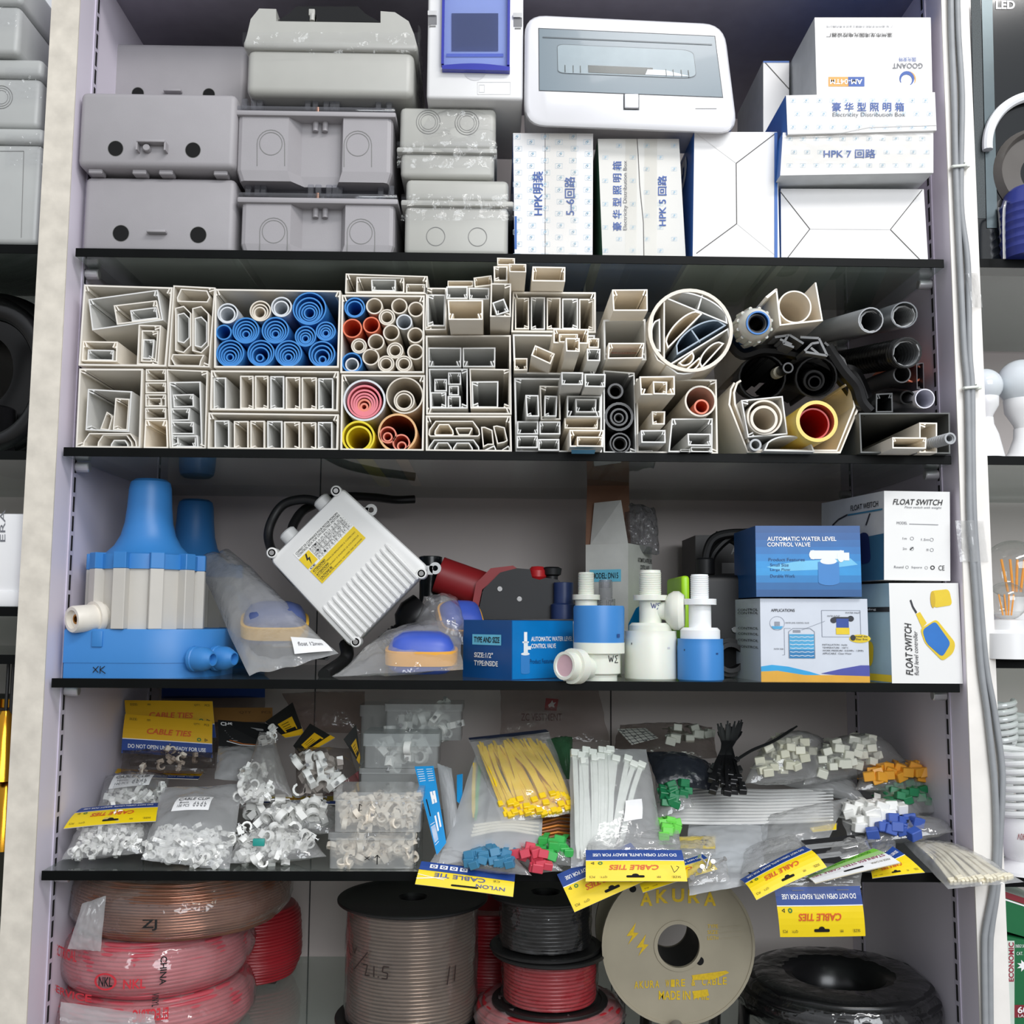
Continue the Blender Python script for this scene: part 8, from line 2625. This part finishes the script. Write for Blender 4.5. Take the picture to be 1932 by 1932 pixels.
# bulbs
glob = M('bulb_white', (216, 222, 226), .15, var=.01, coat=.4)
bwh = M('bulb_base_white', (232, 232, 232), .3, var=.01)
for px, py, rr, Y, l in ((1858, 728, 33, .02, 'round white lamp bulb on a white stand, nearest the cable post'), (1928, 724, 47, .03, 'larger round white lamp bulb on a white stand, next to the smaller one')):
    s = S(Y)
    c = P(px, py, Y)
    t = thing('light_bulb', (c.x, c.y, bz[1]), l, 'light bulb')
    r = rr * s
    H = c.z - bz[1]
    pr = [(r * math.cos(a), r * math.sin(a)) for a in [-.75 + (PI / 2 + .75) * k / 12 for k in range(13)]]
    MB().lathe(pr, c, (0, 0, 1), glob, 36).build('globe', t)
    rb = r * math.cos(-.75)
    MB().lathe([(rb, -r * .68), (rb * 1.02, -r * .72), (rb * .98, -r * 1.2), (rb * .55, -r * 1.75), (rb * .5, -r * 1.9), (0, -r * 1.9)], c, (0, 0, 1), bwh, 36).build('collar', t)
    MB().lathe([(rb * .55, -r * 1.9), (rb * .58, -r * 2.3), (rb * .9, -r * 2.9), (rb * 1.3, -H + .001), (0, -H + .001)], c, (0, 0, 1), bwh, 36).build('stand', t)
clg = film('clear_glass', (.97, .97, .96), .02, .02, 1.6, (.8, .8, .8), 0)
fil = M('filament_amber', (226, 150, 50), .4, emit=.25)
for px, py, rr, Y, l in ((1899, 1134, 36, .0, 'clear globe filament bulb on a white lampholder, front one'), (1912, 1075, 56, .09, 'larger clear filament bulb standing behind the small globe')):
    s = S(Y)
    c = P(px, py, Y)
    r = rr * s
    t = thing('filament_bulb', (c.x, c.y, bz[2]), l, 'filament bulb')
    MB().lathe([(r * math.cos(a), r * math.sin(a)) for a in [-1.2 + (PI / 2 + 1.2) * k / 16 for k in range(17)]], c, (0, 0, 1), clg, 40).build('globe', t)
    mb = MB()
    for k in (-.45, -.15, .2, .45):
        mb.sweep([c + V((k * r * .6, (.1 if k > 0 else -.1) * r, -r * .75)), c + V((k * r, (.1 if k > 0 else -.1) * r, r * .35))], r * .045, fil, 8)
    mb.build('filament', t)
    H = c.z - bz[2]
    mb = MB()
    if Y == 0:
        mb.lathe([(r * .4, -r * .95), (r * .95, -r * 1.0), (r * .98, -r * 1.5), (r * 1.3, -r * 1.7), (r * 1.35, -H + .001), (0, -H + .001)], c, (0, 0, 1), bwh, 36)
    else:
        mb.lathe([(r * .35, -r * .92), (r * .35, -r * 1.4), (r * .8, -r * 1.5), (r * .8, -H + .001), (0, -H + .001)], c, (0, 0, 1), bwh, 36)
    mb.build('lampholder', t)
# spiral lamps
cflm = M('spiral_tube_white', (226, 228, 226), .15, var=.02, coat=.4)
for px, ytop, ybot, rr, Y, turns, l in ((1925, 1410, 1535, 46, .03, 4, 'big white spiral lamp on a round white base, on the lowest glass'), (1885, 1322, 1400, 26, .12, 3, 'smaller spiral lamp behind the big one'), (1932, 1345, 1420, 28, .14, 3, 'second small spiral lamp behind the big one')):
    s = S(Y)
    a, b = P(px, ytop, Y), P(px, ybot, Y)
    c = V((a.x, Y, bz[3]))
    t = thing('spiral_lamp', c, l, 'spiral lamp')
    n = turns * 24
    H = a.z - b.z
    r = rr * s
    for ph in (0, PI):
        mb = MB()
        mb.sweep([V((c.x + r * math.cos(ph + k * 2 * PI / 24), Y + r * math.sin(ph + k * 2 * PI / 24), b.z + H * k / n)) for k in range(n + 1)], H / turns * .21, cflm, 10)
        mb.build('tube', t)
    MB().lathe([(0, b.z - c.z), (r * .95, b.z - c.z - .002), (r, b.z - c.z - .012), (r * 1.02, b.z - c.z - .035), (r * .7, b.z - c.z - .05), (r * .75, .012), (r * 1.3, .004), (r * 1.35, .0005), (0, .0005)], c, (0, 0, 1), bwh, 36).build('base', t)
    if rr > 40:
        mp = lambda u, v, off=0.0: V((c.x + math.sin(u) * (r * 1.015 + off), Y - math.cos(u) * (r * 1.015 + off), b.z - .02 - v))
        mb = MB()
        mb.text(mp, '220V-240V', -.7, -.003, .1, .004, M('print_dull_red', (150, 70, 70), .6), 180)
        mb.build('print', t)
# green cartons
cg = M('carton_leaf_green', (26, 104, 62), .4, var=.05)
mb, fm, lm, rm, fin = carton('lamp_carton', 'green lamp carton with dark red stripe, tilted on top of another green carton', [(1890, 1680), (2010, 1720), (2010, 1790), (1890, 1755)], .01, .12, cg, cg, top=M('carton_pale_top', (190, 200, 190), .4))
mb.rect(fm, 0, 0, 1, .16, M('carton_maroon', (130, 40, 50), .45))
mb.rect(fm, 0, .18, 1, .22, white)
fin()
mb, fm, lm, rm, fin = carton('lamp_carton', 'green lamp carton with pale edge and red sideways lettering, at the very bottom corner', [(1892, 1765), (2010, 1790), (2015, 1990), (1900, 1990)], .005, .12, cg)
mp = px_map(.005)
mb.rect(mp, 1894, 1775, 1914, 1985, M('carton_mint', (206, 216, 206), .45), .0003)
mb.text(mp, 'ECONOMIC', 1903, 1778, 1913, 1852, M('print_crimson', (150, 40, 60), .5), 90, .0006, bold=.03)
mb.text(mp, 'ENERGY SAVING', 1916, 1782, 1940, 1788, white)
mb.text(mp, 'CAT.', 1918, 1796, 1930, 1802, white)
mb.poly(mp, [(1932 + (14 if k % 2 else 7) * math.cos(k * PI / 8), 1822 + (12 if k % 2 else 6) * math.sin(k * PI / 8)) for k in range(16)], white)
mb.rect(mp, 1914, 1896, 1950, 1920, MATS['carton_maroon'])
mb.text(mp, '60', 1920, 1899, 1940, 1912, white, bold=.02)
mb.text(mp, 'LAMP', 1921, 1914, 1945, 1919, white)
fin()

# ================================================================ bay on the plain-post side
XC0, XC1 = -.5, XL - .0335
lz = [P(40, y, 0).z for y in (462, 851, 1146, 1236)]
for z, l in zip(lz, ('upper', 'second', 'third', 'lower')):
    t = thing('glass_shelf', (-.25, .19, z - GT), '%s glass shelf of the bay beyond the plain post' % l, 'shelf')
    MB().box((XC0, .0012, z - GT), (XC1, DEPTH - .012, z), gl_m).build('pane', t)
    MB().box((XC0, 0, z - GT - .0003), (XC1, .0012, z + .0003), dark_edge).build('front_edge', t)
gp = M('pale_grey_enclosure', (176, 178, 176), .4, var=.02)
def nb_box(label, x1, y0, y1, Y, zb, rim, rings=None, line=None):
    z1 = P(x1, y0, Y).z
    zb = P(x1, y1, Y).z if zb is None else zb
    b = P(x1, (y0 + y1) / 2, Y).x
    t = thing('junction_box', (b - .07, Y + .09, zb), label, 'junction box', 'pale junction boxes beyond the plain post')
    zr = P(x1, rim, Y).z
    MB().box((b - .16, Y, zb), (b - .002, Y + .2, zr), gp, .007, 3).build('body', t)
    mb = MB().box((b - .162, Y - .003, zr), (b, Y + .203, z1), gp, .006, 3)
    l = mb.build('lid', t)
    mb = MB()
    f = lambda u, v: P(x1 - 70 + 72 * u, rim - 20 + 60 * v, Y - .005 - .003 * abs(noise.noise(V((u * 6, v * 6, y0)))))
    mb.surf(f, 30, 20, cling)
    mb.build('film_wrap', t)
    mp = px_map(Y)
    mb = MB()
    if rings:
        for k in (1, .8, .6):
            mb.disc(mp, rings[0], rings[1], rings[2] * k, rings[2] * k, line_grey, .0005, 28, .95)
    if line:
        mb.line(mp, line, 1, line_grey, .0005)
    if rings or line:
        mb.build('knockout', t)
    return z1


z1 = nb_box('pale grey junction box with film band, lowest of the stack beyond the plain post', 80, 243, 460, 0.0, lz[0] + .0005, 272, None, [(0, 285), (45, 285), (40, 448)])
z1 = nb_box('pale grey junction box in shiny film, second of the stack beyond the plain post', 80, 113, 240, .0, z1 + .001, 147, (2, 183, 22))
nb_box('pale grey junction box with side rings, topmost beyond the plain post', 42, -60, 113, -.01, z1 + .001, 10)
c = P(20, 690, .02)
c.z = lz[1] + .088
pth = [c + V((.085 * math.cos(k * PI / 24) * .8, .0, .085 * math.sin(k * PI / 24))) for k in range(49)]
c.x = P(-15, 690, .02).x
MB().sweep([c + V((.06 * math.cos(k * PI / 24), 0, .077 * math.sin(k * PI / 24))) for k in range(49)], .0105, rubber, 14).build('hose_coil', label='black hose coil standing upright in the dark beyond the plain post', cat='hose coil')
MB().cyl(V((c.x - .02, .06, lz[1] + .0005)), (0, 0, 1), .03, .06, rubber, 24, .002).build('black_cap', label='black round cap behind the upright hose coil', cat='cap')
t = thing('lamp_fitting', (P(15, 1140, .01).x, .03, lz[2]), 'white boxy lamp fitting with grey sideways lettering beyond the plain post', 'lamp fitting')
a, b = P(-60, 968, .01), P(47, 1146, .01)
mb = MB().box((a.x, .01, lz[2] + .0005), (b.x, .12, a.z), bwh, .003)
mp = px_map(.01)
mb.text(mp, 'ERA', 0, 962, 10, 1022, MATS['print_grey'], 90, .0005)
mb.build('body', t)
mb = MB().box((a.x, .006, lz[2] + .0005), (b.x + .001, .122, lz[2] + .018), bwh, .002)
mb.build('foot', t)
gold = M('gold_metal', (206, 148, 44), .18, metal=1.0)
for i, (px, py, r, Y, l) in enumerate(((4, 1470, 36, .03, 'upper'), (6, 1600, 34, .03, 'lower'))):
    c = P(px, py, Y)
    s = S(Y)
    t = thing('gold_shade', c, '%s gold metal lamp shade hanging beyond the plain post' % l, 'lamp shade')
    MB().lathe([(r * s * .25, .075), (r * s * .4, .068), (r * s * .7, .045), (r * s, .01), (r * s * 1.06, 0), (r * s * .95, .004), (r * s * .6, .045), (r * s * .2, .07)], c, (0, 0, 1), gold, 32).build('shade', t)
    MB().sweep([c + V((0, 0, .07)), V((c.x, c.y, lz[3] - GT))], .002, black, 8).build('cord', t)
mb = MB()
for k in range(2):
    for j in range(5):
        p = P(-10 + 9 * j, 1335 + 22 * k, .05)
        mb.cyl(p, (0, 0, 1), .003, .01, gold, 10, .0005)
mb.box((P(-30, 1380, .05).x, .05, P(0, 1372, .05).z), (XC1 - .002, .052, P(0, 1328, .05).z), M('dark_brown_card', (40, 28, 18), .6))
mb.build('socket_card', label='card of small gold sockets beyond the plain post', cat='socket card')

coil('added black filler coil darkening the bay behind the upright ring of hose', (-.155, .09, lz[1] + .113), .112, .22, .05, rubber, .016, None, ax=(0, 1, 0))  # coil added to cover the pale back wall so the bay reads dark
zq = P(10, 1790, .02).z
t = thing('glass_shelf', (-.25, .19, zq - GT), 'lowest glass shelf of the bay beyond the plain post', 'shelf')
MB().box((XC0, .0012, zq - GT), (XC1, DEPTH - .012, zq), gl_m).build('pane', t)
MB().box((XC0, 0, zq - GT - .0003), (XC1, .0012, zq + .0003), dark_edge).build('front_edge', t)
MB().box((-.30, .14, zq + .0005), (XC1 - .004, .33, P(10, 1330, .14).z), M('dark_olive_filler', (44, 42, 30), .6), .002).build('carton', label='added dark olive block darkening the background behind the gold lamp shades', cat='carton')  # added block, stands in for the dark background behind the shades
